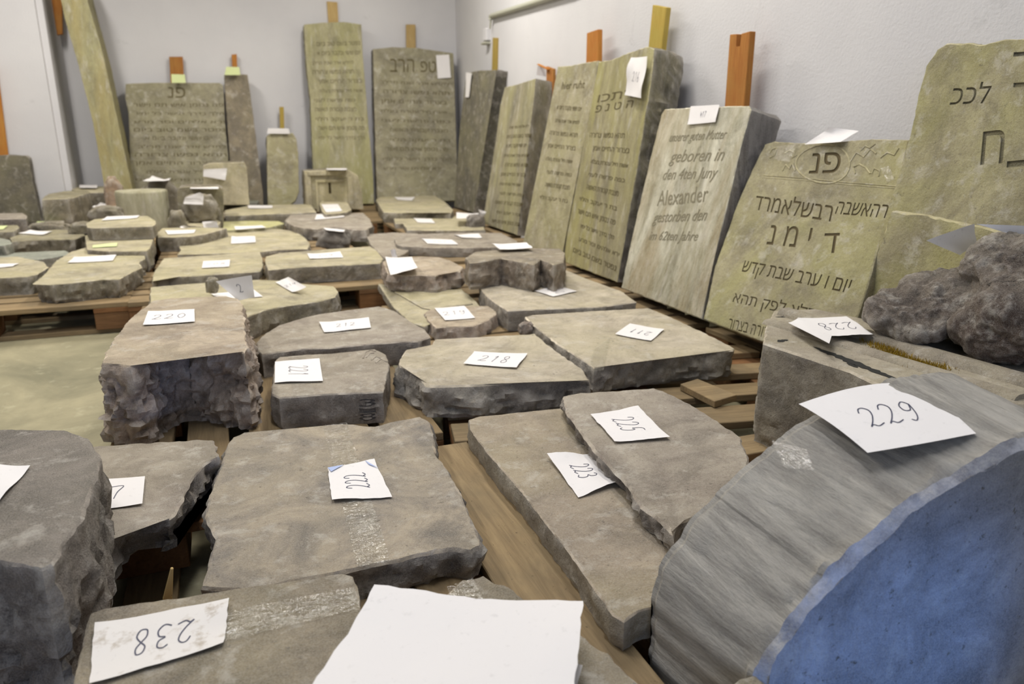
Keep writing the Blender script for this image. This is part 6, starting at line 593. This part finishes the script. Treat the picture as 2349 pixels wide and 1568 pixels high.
def flat_face(me):
    sh = [not (p.material_index in (0, 3) or len(p.vertices) > 4) for p in me.polygons]
    me.polygons.foreach_set('use_smooth', sh)
def stone(S):
    rnd = random.Random(S['label']); sd = rnd.random()*50
    P3 = [Vector(p) for p in S['pts']]
    u, v, n = rot_between(S['n'])
    if abs(n.z) > .9: u, v = Vector((1, 0, 0)), n.cross(Vector((1, 0, 0)))
    c3 = sum(P3, Vector())/len(P3)
    th = S['th']; seg = S['seg']; R = S['rough']; ch = S['chip']
    P = [((p-c3).dot(u), (p-c3).dot(v)) for p in P3]
    A = sum(P[i][0]*P[(i+1) % len(P)][1]-P[(i+1) % len(P)][0]*P[i][1] for i in range(len(P)))
    if A < 0: P.reverse()
    out = []
    for i in range(len(P)):
        a, b = P[i], P[(i+1) % len(P)]; L = hypot(b[0]-a[0], b[1]-a[1]); k = max(1, int(round(L/seg)))
        for j in range(k): out.append((a[0]+(b[0]-a[0])*j/k, a[1]+(b[1]-a[1])*j/k))
    n_ = len(out)
    # light smoothing of the outline, then ragged jitter
    for _ in range(0):
        out = [((out[i-1][0]+2*out[i][0]+out[(i+1) % n_][0])/4, (out[i-1][1]+2*out[i][1]+out[(i+1) % n_][1])/4) for i in range(n_)]
    out = [(x+(.0012+.16*R)*noise.noise(Vector((x*38+sd, y*38, 1)))+.0012*noise.noise(Vector((x*130+sd, y*130, 5))), y+(.0012+.16*R)*noise.noise(Vector((x*38, y*38+sd, 2)))+.0012*noise.noise(Vector((x*130+sd, y*130, 9)))) for x, y in out]
    nr = []
    for i in range(n_):
        a, b = out[i-1], out[(i+1) % n_]; dx, dy = b[0]-a[0], b[1]-a[1]; L = hypot(dx, dy) or 1
        nr.append((dy/L, -dx/L))
    D = [0, ch]
    k = max(2, int(th/(seg*1.15))); 
    for j in range(1, k+1): D.append(ch+(th-ch)*j/k)
    bm = bmesh.new(); rings = []
    sv = Vector((sd, sd*.7, sd*.3))
    for li, d in enumerate(D):
        ring = []; f = d/th
        for i in range(n_):
            x, y = out[i]; nx, ny = nr[i]
            q = Vector((x, y, -d*1.3)) + sv
            if li == 0:
                o = -ch*(.6+.9*max(0, noise.noise(q*34)+.2)) + R*.16*noise.noise(q*60)
                dz = -ch*.18*abs(noise.noise(q*45))
            else:
                env = min(1, .25 + f*2.2)
                vo = noise.voronoi(q*9)[0][0]
                o = R*env*(fr(q, 12)*1.0 + (vo-.35)*1.3*min(1, f*2.5) + .8*(.5-abs(noise.noise(q*26))*2) + .5*noise.noise(q*85)) + S['flare']*f
                if li == 1: o = R*.25*fr(q, 20) + S['flare']*.02
                if S['tool']: o = S['flare']*f + S['tool']*(noise.noise(Vector((x*75, y*75, d*3))+sv)*1.6 + .6*noise.noise(q*40)) + (R*.9*noise.noise(q*30) if f < .12 else 0)
                if f > .93: o -= .006*min(1, th/.1)
                dz = 0 if li < 2 else seg*.3*noise.noise(q*30)*(1 if li < len(D)-1 else 0)
            p = c3 + u*(x+nx*o) + v*(y+ny*o) - n*(d-dz)
            ring.append(bm.verts.new(p))
        rings.append(ring)
    for a in range(len(rings)-1):
        for i in range(n_):
            j = (i+1) % n_
            f = bm.faces.new((rings[a][j], rings[a][i], rings[a+1][i], rings[a+1][j])); f.material_index = 2 if a == 0 else 1
    ft = bm.faces.new(rings[0]); ft.material_index = 0
    fb = bm.faces.new(list(reversed(rings[-1]))); fb.material_index = 1
    bmesh.ops.triangulate(bm, faces=[ft, fb], ngon_method='BEAUTY')
    base = c3 - n*th
    org = Vector((c3.x, c3.y, min(vv.co.z for vv in bm.verts)))
    cutters = [I for I in INSCRIPTIONS if I['key'] == S['key'] and I['carve']]
    for vv in bm.verts: vv.co -= org
    me = bm_mesh(bm, S['name'], 32)
    flat_face(me)
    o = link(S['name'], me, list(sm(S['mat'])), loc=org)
    if S['parent']:
        o.parent = OBJ[S['parent']]; o.location = org-Vector(OBJ[S['parent']].location); return o
    tag(o, S['label'], S['cat'], S['group'])
    cb = None
    boxes = []
    if S['extra'] == 'niche': pass
    if cutters:
        cb = bmesh.new()
        for I in cutters:
            t = text_on(I, -I['depth'], I['out'])
            if t is None: continue
            tm = bpy.data.meshes.new('t'); t.to_mesh(tm); t.free(); cb.from_mesh(tm); bpy.data.meshes.remove(tm)
        for vv in cb.verts: vv.co -= org
        bmesh.ops.recalc_face_normals(cb, faces=cb.faces)
        for f in cb.faces: f.material_index = 0
        cm = bpy.data.meshes.new('cut'); cb.to_mesh(cm); cb.free(); cm.materials.append(M['dirt_oo'] if S['key'] not in ('PP', 'D') else sm(S['mat'])[1])
        co = bpy.data.objects.new('cut', cm); col.objects.link(co); co.location = org
        md = o.modifiers.new('b', 'BOOLEAN'); md.object = co; md.operation = 'DIFFERENCE'; md.solver = 'EXACT'; md.material_mode = 'TRANSFER'; md.use_self = True
        dg = bpy.context.evaluated_depsgraph_get(); dg.update()
        nm = bpy.data.meshes.new_from_object(o.evaluated_get(dg)); o.modifiers.clear()
        if len(nm.polygons) > len(me.polygons)*.5: o.data = nm; flat_face(nm)
        bpy.data.objects.remove(co)
    for I in INSCRIPTIONS:
        if I['key'] == S['key'] and not I['carve']:
            t = text_on(I, -.004, .0012)
            if t is None: continue
            for vv in t.verts: vv.co -= org
            io = link('inscription', bm_mesh(t), [M['faint'] if S['key'] == 'NN' else M['dirt_far']], parent=o); io['kind'] = 'stuff'
    for key, g, rr in RELIEF:
        if key == S['key']:
            tb = tube([Vector(p)-org for p in g], rr, 6); link('carved_ornament', bm_mesh(tb, 'relief', 60), [sm(S['mat'])[2]], parent=o)
    return o
OBJ = {}
def make_stones():
    for S in STONES:
        if S['extra'] == 'drum': continue
        OBJ[S['key']] = stone(S)

def blob(c, s, mat, name, label, cat, seed=1, sub=4, amp=.18, zcut=None):
    bm = bmesh.new(); bmesh.ops.create_icosphere(bm, subdivisions=sub, radius=1)
    sv = Vector((seed*3.1, seed*1.7, seed*.9))
    for v in bm.verts:
        p = v.co.copy(); q = p*1.1 + sv
        sq = Vector((abs(p.x)**.8*(1 if p.x > 0 else -1), abs(p.y)**.8*(1 if p.y > 0 else -1), abs(p.z)**.75*(1 if p.z > 0 else -1)))
        k = 1 + amp*(fr(q, 1.3)*.9 + (noise.voronoi(q*1.6)[0][0]-.4)*1.2) + amp*.15*noise.noise(q*9)
        v.co = Vector((sq.x*s[0]*k, sq.y*s[1]*k, max(-s[2], min(s[2]*1.02, sq.z*s[2]*k)) + s[2]))
    zb = min(v.co.z for v in bm.verts)
    me = bm_mesh(bm, name, 60)
    o = link(name, me, [sm(mat)[1], sm(mat)[0]], loc=(c[0], c[1], c[2]-s[2])); return tag(o, label, cat, 'loose rocks')

def surf_paper(Pp):
    """returns function (u,v,off)->point and (nu,nv)"""
    if Pp['grid']:
        G = [[Vector(p) for p in r] for r in Pp['grid']]; n = len(G)
        def f(u, v, off=0):
            u = min(max(u, 0), 1); v = min(max(v, 0), 1)
            x = u*(n-1); y = v*(n-1); i = min(int(x), n-2); j = min(int(y), n-2); a = x-i; b = y-j
            p = (G[j][i]*(1-a)+G[j][i+1]*a)*(1-b)+(G[j+1][i]*(1-a)+G[j+1][i+1]*a)*b
            nn = (G[j][i+1]-G[j][i]).cross(G[j+1][i]-G[j][i]); nn.normalize()
            if nn.z < 0: nn = -nn
            return p+nn*(off)
        return f, 25
    C = [Vector(p) for p in Pp['c']]
    nn = (C[1]-C[0]).cross(C[3]-C[0]).normalized()
    if nn.dot(Vector((0, 0, .9))-C[0]) < 0: nn = -nn
    s = sum(map(ord, Pp['label']))*.37; cu = Pp['curl']
    def f(u, v, off=0):
        p = (C[0]*(1-u)+C[1]*u)*(1-v)+(C[3]*(1-u)+C[2]*u)*v
        h = cu*(.6*(noise.noise(Vector((u*1.7+s, v*1.3, 0)))+.5) + .9*max(0, abs(u-.5)*2-.55)*max(0, noise.noise(Vector((s, v*2, round(u))))+.4)*2.0)
        return p + nn*(max(0, h)+off)
    return f, 10
DIG = {'2': [(.05,.78),(.22,.97),(.5,1),(.78,.84),(.72,.58),(.4,.28),(.02,.04),(.25,.12),(.55,.02),(1.02,.12)],
 '1': [(.35,.78),(.62,1),(.55,.5),(.48,0)], '3': [(.1,.9),(.4,1),(.75,.9),(.72,.65),(.35,.54),(.75,.45),(.85,.2),(.5,0),(.05,.1)],
 '5': [(.9,1),(.35,.97),(.25,.55),(.6,.6),(.8,.35),(.65,.08),(.3,0),(.05,.12)],
 '8': [(.5,.52),(.2,.72),(.3,.97),(.65,1),(.75,.75),(.5,.52),(.2,.3),(.25,.03),(.65,0),(.82,.25),(.5,.52)],
 '9': [(.85,.85),(.5,1),(.15,.8),(.25,.55),(.65,.55),(.85,.85),(.8,.3),(.5,0),(.2,.08)], '0': [(.5,1),(.15,.7),(.15,.3),(.5,0),(.85,.3),(.85,.7),(.5,1)],
 '7': [(.05,.95),(.9,.97),(.55,.5),(.35,0)], '6': [(.75,1),(.3,.6),(.15,.2),(.45,0),(.8,.2),(.65,.45),(.2,.35)], '4': [(.3,1),(.1,.45),(.9,.42),(.7,.75),(.65,0)]}
def smooth_poly(pts, k=5):
    out = []
    for i in range(len(pts)-1):
        p0 = pts[max(i-1, 0)]; p1 = pts[i]; p2 = pts[i+1]; p3 = pts[min(i+2, len(pts)-1)]
        for j in range(k):
            t = j/k
            out.append(tuple(.5*((2*p1[a])+(-p0[a]+p2[a])*t+(2*p0[a]-5*p1[a]+4*p2[a]-p3[a])*t*t+(-p0[a]+3*p1[a]-3*p2[a]+p3[a])*t**3) for a in (0, 1)))
    out.append(pts[-1]); return out
def make_paper(Pp):
    # a sheet of paper: one curled layer
    f, n = surf_paper(Pp); s = sum(map(ord, Pp['label']))*.11
    if Pp['grid'] is None:
        C = [Vector(p) for p in Pp['c']]; big = (C[1]-C[0]).length > .2; n = 16 if big else 10
    bm = bmesh.new(); g = []
    for j in range(n+1):
        row = []
        for i in range(n+1):
            u, v = i/n, j/n
            if Pp['torn']:
                if i in (0, n): u += .012*noise.noise(Vector((s, v*9, i)))
                if j in (0, n): v += .02*noise.noise(Vector((u*9, s, j)))
            row.append(bm.verts.new(f(u, v)))
        g.append(row)
    for j in range(n):
        for i in range(n): bm.faces.new((g[j][i], g[j][i+1], g[j+1][i+1], g[j+1][i]))
    org = sum((v.co for v in bm.verts), Vector())/len(bm.verts); org.z = min(v.co.z for v in bm.verts)
    for v in bm.verts: v.co -= org
    me = bpy.data.meshes.new(Pp['name']); bm.normal_update(); bm.to_mesh(me); bm.free(); me.shade_smooth()
    o = link(Pp['name'], me, [M[Pp['mat']]], loc=org); tag(o, Pp['label'], 'paper' if Pp['name'] == 'paper_sheet' else 'paper tag', 'paper tags')
    for F in Pp['folds']:
        fb = bmesh.new(); fb.faces.new([fb.verts.new(f(a, b, .0022 if q else .0010)-org) for q, (a, b) in enumerate(F)])
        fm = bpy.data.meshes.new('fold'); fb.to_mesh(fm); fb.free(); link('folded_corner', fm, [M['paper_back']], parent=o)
    if Pp['text']:
        tb = bmesh.new(); tx = Pp['text']; ts = Pp['ts']
        pu = (f(1, .5)-f(0, .5)).length; pv = (f(.5, 1)-f(.5, 0)).length
        hh = .42*ts*pv; ww = .42*hh; tot = len(tx)*ww*1.35
        if tot > pu*.8: k = pu*.8/tot; hh *= k; ww *= k; tot *= k
        wd = max(.00055, min(.0009, hh*.035))
        for q, ch in enumerate(tx):
            pts = smooth_poly([(x + .18*y, y) for x, y in DIG[ch]])
            L = []
            for x, y in pts:
                uu = .5 + (-tot/2 + q*ww*1.35 + x*ww)/pu; vv = .5 + (hh*.5 - y*hh)/pv
                L.append(Vector((uu, vv)))
            vs = []
            for i, p in enumerate(L):
                a = L[max(i-1, 0)]; b = L[min(i+1, len(L)-1)]; d = b-a
                t = Vector((d.x*pu, d.y*pv)); 
                if t.length < 1e-9: t = Vector((1, 0))
                t.normalize(); nx = Vector((-t.y/pu, t.x/pv))*wd
                vs.append((tb.verts.new(f(p.x+nx.x, p.y+nx.y, .0007)-org), tb.verts.new(f(p.x-nx.x, p.y-nx.y, .0007)-org)))
            for i in range(len(vs)-1): tb.faces.new((vs[i][0], vs[i][1], vs[i+1][1], vs[i+1][0]))
        me = bpy.data.meshes.new('n'); tb.to_mesh(me); tb.free()
        link('handwritten_number', me, [M['ink']], parent=o)
    return o

# ---------------------------------------------------------------- the room
def struct(name, bm, mat):
    o = link(name, bm_mesh(bm, name), [mat]); o['kind'] = 'structure'; return o
def slab(pts, z0, z1):
    bm = bmesh.new(); a = [bm.verts.new((x, y, z0)) for x, y in pts]; b = [bm.verts.new((x, y, z1)) for x, y in pts]
    bm.faces.new(a[::-1]); bm.faces.new(b)
    for i in range(len(pts)): j = (i+1) % len(pts); bm.faces.new((a[i], a[j], b[j], b[i]))
    return bm
WX = lambda y: 2.15+.069*(y-2.5)
struct('floor', slab([(-4, -3), (3, -3), (3, 9), (-4, 9)], -.1, 0), M['floor'])
struct('wall_right', slab([(WX(-3), -3), (WX(-3)+.25, -3), (WX(8.6)+.25, 8.6), (WX(8.6), 8.6)], 0, 3.2), M['wall'])
struct('wall_back', slab([(-4, 8.3), (2.62, 8.3), (2.62, 8.6), (-4, 8.6)], 0, 3.2), M['wall'])
struct('wall_left', slab([(-4.2, -3), (-4, -3), (-4, 8.6), (-4.2, 8.6)], 0, 3.2), M['wall'])
pb = slab([(-4, 7.6), (-1.23, 7.6), (-1.23, 8.3), (-4, 8.3)], 0, 3.2)
bmesh.ops.bevel(pb, geom=[e for e in pb.edges if all(abs(v.co.x+1.23) < .01 and abs(v.co.y-7.6) < .01 for v in e.verts)], offset=.05, segments=4, affect='EDGES')
struct('wall_pier', pb, M['wall'])
struct('ceiling', slab([(-4.2, -3), (3, -3), (3, 8.7), (-4.2, 8.7)], 3.2, 3.35), M['ceiling'])

# ---------------------------------------------------------------- pallets
CACHE = {}
def cbox(sx, sy, sz):
    k = (round(sx, 3), round(sy, 3), round(sz, 3))
    if k not in CACHE: CACHE[k] = bm_mesh(box_bm(*k, .002), 'board')
    return CACHE[k]
def piece(name, parent, x, y, z, sx, sy, sz, mat, rz=0):
    me = cbox(sx, sy, sz)
    key = (me.name, mat)
    if key not in CACHE:
        m2 = me.copy(); m2.materials.append(M[mat]); CACHE[key] = m2
    o = bpy.data.objects.new(name, CACHE[key]); col.objects.link(o); o.parent = parent; o.location = (x, y, z); o.rotation_euler.z = rz
    return o
def pallet(label, x, y, lx, ly, ax, rot):
    """boards run along the local x axis; lx, ly is the footprint in room axes"""
    e = bpy.data.objects.new('wooden_pallet', None); col.objects.link(e); tag(e, label, 'pallet', 'wooden pallets')
    e.empty_display_size = .1
    if ax == 'x': L, W = lx, ly; e.location = (x, y, 0); e.rotation_euler.z = radians(rot)
    else: L, W = ly, lx; e.location = (x+lx, y, 0); e.rotation_euler.z = radians(90+rot)
    rnd = random.Random(label)
    if 'slab 222' in label: ws = [(.0725, .145), (.225, .10), (.40, .145), (.54, .06)]
    elif W > .7: ws = [(.0725, .145), (.225, .10), (W/2, .145), (W-.225, .10), (W-.0725, .145)]
    elif W > .5: ws = [(.06, .12), (W*.35, .10), (W*.62, .10), (W-.05, .10)]
    else: ws = [(.07, .14), (W-.07, .14)]
    for c, wd in ws: piece('deck_board', e, L/2, c, .133, L, wd, .022, 'wood_pallet', rnd.uniform(-.004, .004))
    ys = (.0725, W/2, W-.0725) if W > .5 else (.0725, W-.0725)
    for xx in (.0725, L/2, L-.0725):
        piece('stringer_board', e, xx, W/2, .111, .145, W, .0215, 'wood_block')
        for yy in ys: piece('spacer_block', e, xx, yy, .0610, .144, .098 if yy == W/2 else .14, .078, 'wood_block')
    for yy in ys: piece('bottom_board', e, L/2, yy, .011, L, .098, .0215, 'wood_pallet')
    return e
for p in PALLETS: pallet(*p)
# loose board
lb = [Vector(p) for p in LOOSE_BOARD]
bm = bmesh.new(); a = [bm.verts.new(p) for p in lb]; b = [bm.verts.new(p-Vector((0, 0, .02))) for p in lb]
bm.faces.new(a); bm.faces.new(b[::-1])
for i in range(4): bm.faces.new((a[i], b[i], b[(i+1) % 4], a[(i+1) % 4]))
bmesh.ops.bevel(bm, geom=bm.edges[:], offset=.0015, segments=1, affect='EDGES')
c0 = sum(lb, Vector())/4; c0.z -= .02
for v in bm.verts: v.co -= c0
tag(link('wooden_board', bm_mesh(bm), [M['wood_pallet']], loc=c0), 'short loose wooden board lying on the bare pallet slats right of slab 218', 'board')

# ---------------------------------------------------------------- stones
make_stones()
for r in ROCKS: OBJ[r['key']] = blob(r['c'], r['s'], r['mat'], r['name'], r['label'], 'rock', r['seed'], r['sub'], r['amp'])
# column drum
def drum():
    S = [s for s in STONES if s['extra'] == 'drum'][0]
    bm = bmesh.new(); R, Hh = .185, .315; seg = 56; rings = []
    for z, k in [(0, .97), (.01, 1), (.08, 1), (.16, 1), (.24, 1), (.30, 1.0), (.309, .99), (Hh, .96)]:
        rings.append([bm.verts.new((cos(2*pi*i/seg)*R*k*(1+.012*noise.noise(Vector((i*.3, z*9, 1)))), sin(2*pi*i/seg)*R*k, z)) for i in range(seg)])
    for a, b in zip(rings, rings[1:]):
        for i in range(seg): bm.faces.new((a[i], a[(i+1) % seg], b[(i+1) % seg], b[i]))
    bm.faces.new(rings[0][::-1]); bm.faces.new(rings[-1])
    o = link('column_drum', bm_mesh(bm, 'drum', 35), [sm('streak')[0]], loc=(-.575, 6.46, .144)); tag(o, S['label'], S['cat'])
drum()
# stepped frame on the niche stone; a dark plate paints the recess shade
def niche():
    S = [s for s in STONES if s['key'] == 'DD'][0]; o = OBJ['DD']; xs = [p[0] for p in S['pts']]; zs = [p[2] for p in S['pts']]
    x0, x1, z0, z1 = min(xs), max(xs), min(zs), max(zs); y = 7.25; org = Vector(o.location)
    W_, H_ = x1-x0, z1-z0
    def bar(name, cx, cz, sx, sz, dy, mat):
        bm = box_bm(sx, dy, sz, .004, (cx, y-dy/2+.003, cz))
        for v in bm.verts: v.co -= org
        link(name, bm_mesh(bm), [mat], parent=o)
    t, s_, r_ = sm('yellow'); d = M['dirt']
    bar('frame_moulding', x0+.035, (z0+z1)/2-.02, .05, H_*.92, .03, t)
    bar('frame_moulding', x0+.11, (z0+z1)/2-.05, .025, H_*.78, .018, t)
    bar('frame_moulding', x0+W_*.38, z1-.03, W_*.62, .04, .04, t)
    bar('frame_moulding', x0+W_*.44, z1-.10, W_*.5, .03, .02, t)
    bar('slot', x0+W_*.43, (z0+z1)/2+.02, .022, .10, .006, d)
    bar('frame_moulding', x0+W_*.78, (z0+z1)/2-.03, .05, H_*.8, .03, t)
niche()
# relief band of the moulded block: ledge bars and black crust
def mould():
    o = OBJ['AN']; org = Vector(o.location)
    for (a, b, wd, h) in [((1.345, 1.56), (1.40, .90), .05, .012), ((1.45, 1.62), (1.50, .90), .06, .02)]:
        A = Vector((a[0], a[1], .401)); B = Vector((b[0], b[1], .401)); d = (B-A).normalized(); s = Vector((-d.y, d.x, 0))
        bm = bmesh.new(); R = []
        for k in range(25):
            p = A+(B-A)*k/24; w_ = wd/2*(1+.08*noise.noise(p*9))
            R.append([bm.verts.new(p+s*w_*cx+Vector((0, 0, h*cz))-org) for cx, cz in ((-1, 0), (-.8, .7), (-.4, 1), (.4, 1), (.8, .7), (1, 0))])
        for q, r in zip(R, R[1:]):
            for i in range(5): bm.faces.new((q[i], q[i+1], r[i+1], r[i]))
        bm.faces.new(R[0]); bm.faces.new(R[-1][::-1])
        link('moulding', bm_mesh(bm, 'moulding', 50), [sm('molded')[0]], parent=o)
    for (a, b, wd) in [((1.285, 1.33), (1.27, 1.06), .022), ((1.262, 1.20), (1.258, 1.165), .012), ((1.40, 1.60), (1.50, 1.56), .012), ((1.235, 1.395), (1.27, 1.40), .016)]:
        A = Vector((a[0], a[1], .4038)); B = Vector((b[0], b[1], .4038)); d = (B-A).normalized(); s = Vector((-d.y, d.x, 0))
        bm = bmesh.new(); R = []
        for k in range(31):
            p = A+(B-A)*k/30; e = sin(pi*k/30)**.5
            R.append([bm.verts.new(p+s*wd/2*e*sg*(1+.7*noise.noise(p*160+Vector((sg*7, 0, 0))))-org) for sg in (-1, 1)])
        for q, r in zip(R, R[1:]): bm.faces.new((q[0], q[1], r[1], r[0]))
        link('black_crust', bm_mesh(bm), [M['crust']], parent=o)
mould()
# boulder: fused lobes
def boulder():
    lobes = [((1.635, 1.27, .50), (.13, .12, .085)), ((1.565, 1.31, .475), (.12, .10, .06)), ((1.69, 1.15, .56), (.12, .13, .12)), ((1.63, 1.08, .49), (.13, .13, .085)), ((1.73, 1.10, .50), (.12, .14, .10)), ((1.52, 1.26, .445), (.06, .08, .035))]
    bm = bmesh.new()
    for c, s in lobes:
        r = bmesh.ops.create_icosphere(bm, subdivisions=4, radius=1)
        for v in r['verts']: v.co = Vector((v.co.x*s[0]+c[0], v.co.y*s[1]+c[1], v.co.z*s[2]+c[2]))
    me = bpy.data.meshes.new('b'); bm.to_mesh(me); bm.free()
    o = bpy.data.objects.new('b', me); col.objects.link(o)
    md = o.modifiers.new('r', 'REMESH'); md.mode = 'VOXEL'; md.voxel_size = .0055
    dg = bpy.context.evaluated_depsgraph_get(); dg.update(); nm = bpy.data.meshes.new_from_object(o.evaluated_get(dg)); bpy.data.objects.remove(o)
    bm = bmesh.new(); bm.from_mesh(nm); bm.normal_update()
    cs = Vector((1.6, 1.18, .40))
    for v in bm.verts:
        q = v.co.copy(); d = .032*fr(q, 6.5) + .022*(noise.voronoi(q*8)[0][0]-.35) + .005*fr(q, 38)
        v.co += v.normal*d
    for v in bm.verts: v.co.z = max(v.co.z, .405)
    for v in bm.verts: v.co -= cs
    me = bm_mesh(bm, 'boulder', 70)
    m = stone_mat('boulder_face', (60,50,46), (146,136,122), (62,34,26), .8, .6, .9, .016, 9., wear_crease=.55, coarse=34.)
    tag(link('boulder', me, [m], loc=cs), 'dark craggy boulder with reddish brown patches resting on the moulded block at the right edge', 'rock')
boulder()
# dry moss under the boulder
def moss():
    rnd = random.Random(4); bm = bmesh.new()
    path = [(1.47, 1.33), (1.42, 1.23), (1.40, 1.15), (1.42, 1.09)]
    for k in range(1800):
        t = rnd.random()*(len(path)-1); i = int(t); f = t-i
        x = path[i][0]*(1-f)+path[i+1][0]*f + rnd.gauss(0, .016); y = path[i][1]*(1-f)+path[i+1][1]*f + rnd.gauss(0, .016)
        h = rnd.uniform(.003, .012); a = rnd.random()*6.3; s = .0012
        b = Vector((x, y, .401)); tp = b+Vector((rnd.gauss(0, .004), rnd.gauss(0, .004), h+.003))
        v = [bm.verts.new(b+Vector((cos(a)*s, sin(a)*s, 0))), bm.verts.new(b-Vector((cos(a)*s, sin(a)*s, 0))), bm.verts.new(tp)]; bm.faces.new(v)
    org = Vector((1.43, 1.2, .401))
    for v in bm.verts: v.co -= org
    me = bpy.data.meshes.new('moss'); bm.to_mesh(me); bm.free()
    o = link('moss', me, [M['moss']], loc=org); tag(o, 'tuft of dry yellow brown moss spilling out under the dark boulder', 'moss'); o['kind'] = 'stuff'
moss()

# ---------------------------------------------------------------- papers, tape
for Pp in PAPERS: make_paper(Pp)
for T in TAPES:
    C = [Vector(p) for p in T['c']]; n = 14; bm = bmesh.new(); g = []
    nn = (C[1]-C[0]).cross(C[3]-C[0]).normalized()
    if nn.dot(Vector((0, 0, .9))-C[0]) < 0: nn = -nn
    for j in range(n+1):
        g.append([bm.verts.new((C[0]*(1-i/n)+C[1]*i/n)*(1-j/n)+(C[3]*(1-i/n)+C[2]*i/n)*j/n+nn*T['wr']*max(0, noise.noise(Vector((i*.7, j*.9, len(T['on'])))))) for i in range(n+1)])
    for j in range(n):
        for i in range(n): bm.faces.new((g[j][i], g[j][i+1], g[j+1][i+1], g[j+1][i]))
    par = OBJ[T['on']]; org = Vector(par.location)
    for v in bm.verts: v.co -= org
    me = bpy.data.meshes.new('tape'); bm.to_mesh(me); bm.free(); me.shade_smooth(); link('clear_tape', me, [M['tape']], parent=par)
# bent corners of tag 222
# ---------------------------------------------------------------- battens
for B in BATTENS:
    c = [Vector(p) for p in B['c']]; th = B['th']; dv = Vector((0, th, 0)) if B['ax'] == 'y' else Vector((th, 0, 0))
    e = bpy.data.objects.new('x', None)
    bpy.data.objects.remove(e)
    if B['fork']:
        tl, tr, br, bl = c
        P_ = lambda u, v: (tl*(1-u)+tr*u)*(1-v)+(bl*(1-u)+br*u)*v
        poly = [P_(0, 0), P_(.36, .0), P_(.36, .13), P_(.58, .13), P_(.58, 0), P_(1, -.02), br, bl]
    else: poly = c
    bm = bmesh.new(); a = [bm.verts.new(p) for p in poly]; b = [bm.verts.new(p+dv) for p in poly]
    bm.faces.new(a); bm.faces.new(b[::-1]); n = len(poly)
    for i in range(n): bm.faces.new((a[i], b[i], b[(i+1) % n], a[(i+1) % n]))
    bmesh.ops.bevel(bm, geom=bm.edges[:], offset=min(.002, th*.2), segments=1, affect='EDGES')
    org = (poly[-1]+poly[-2])/2
    ax_ = (c[0]-c[3]).normalized(); q = Vector((1, 0, 0)).rotation_difference(ax_)
    Ri = q.to_matrix().inverted()
    for v in bm.verts: v.co = Ri @ (v.co-org)
    nm = 'wooden_splinter' if 'splinter' in B['label'] else 'wooden_batten'
    o = link(nm, bm_mesh(bm), [M[B['mat']]], loc=org); o.rotation_mode = 'QUATERNION'; o.rotation_quaternion = q
    tag(o, B['label'], 'batten' if nm == 'wooden_batten' else 'splinter', 'wooden battens' if nm == 'wooden_batten' else None)
# ---------------------------------------------------------------- conduit on the right wall
P0, P1, P2 = [Vector(p) for p in PIPE_PATH]
root = bpy.data.objects.new('cable_conduit', None); col.objects.link(root); root.location = P2; root.empty_display_size = .05
tag(root, 'grey cable conduit on the right wall near the far corner', 'conduit')
bm = tube([P0-P2, P1-P2+(P0-P1).normalized()*.03, P1-P2, P1-P2-Vector((0, 0, .03))], .021); link('conduit_pipe', bm_mesh(bm, 'pipe', 60), [M['pipe']], parent=root)
bm = tube([P1-P2-Vector((0, 0, .02)), Vector((0, 0, 0))], .008); link('cable', bm_mesh(bm, 'cable', 60), [M['pipe']], parent=root)
bx = Vector(BOX_AT); bm = box_bm(.05, .10, .11, .008, tuple(bx-P2+Vector((-.02, 0, 0)))); link('switch_box', bm_mesh(bm), [M['wall']], parent=root)
bm = box_bm(.07, .11, .02, .006, tuple(bx-P2+Vector((-.03, 0, -.075)))); link('bracket', bm_mesh(bm), [M['pipe']], parent=root)
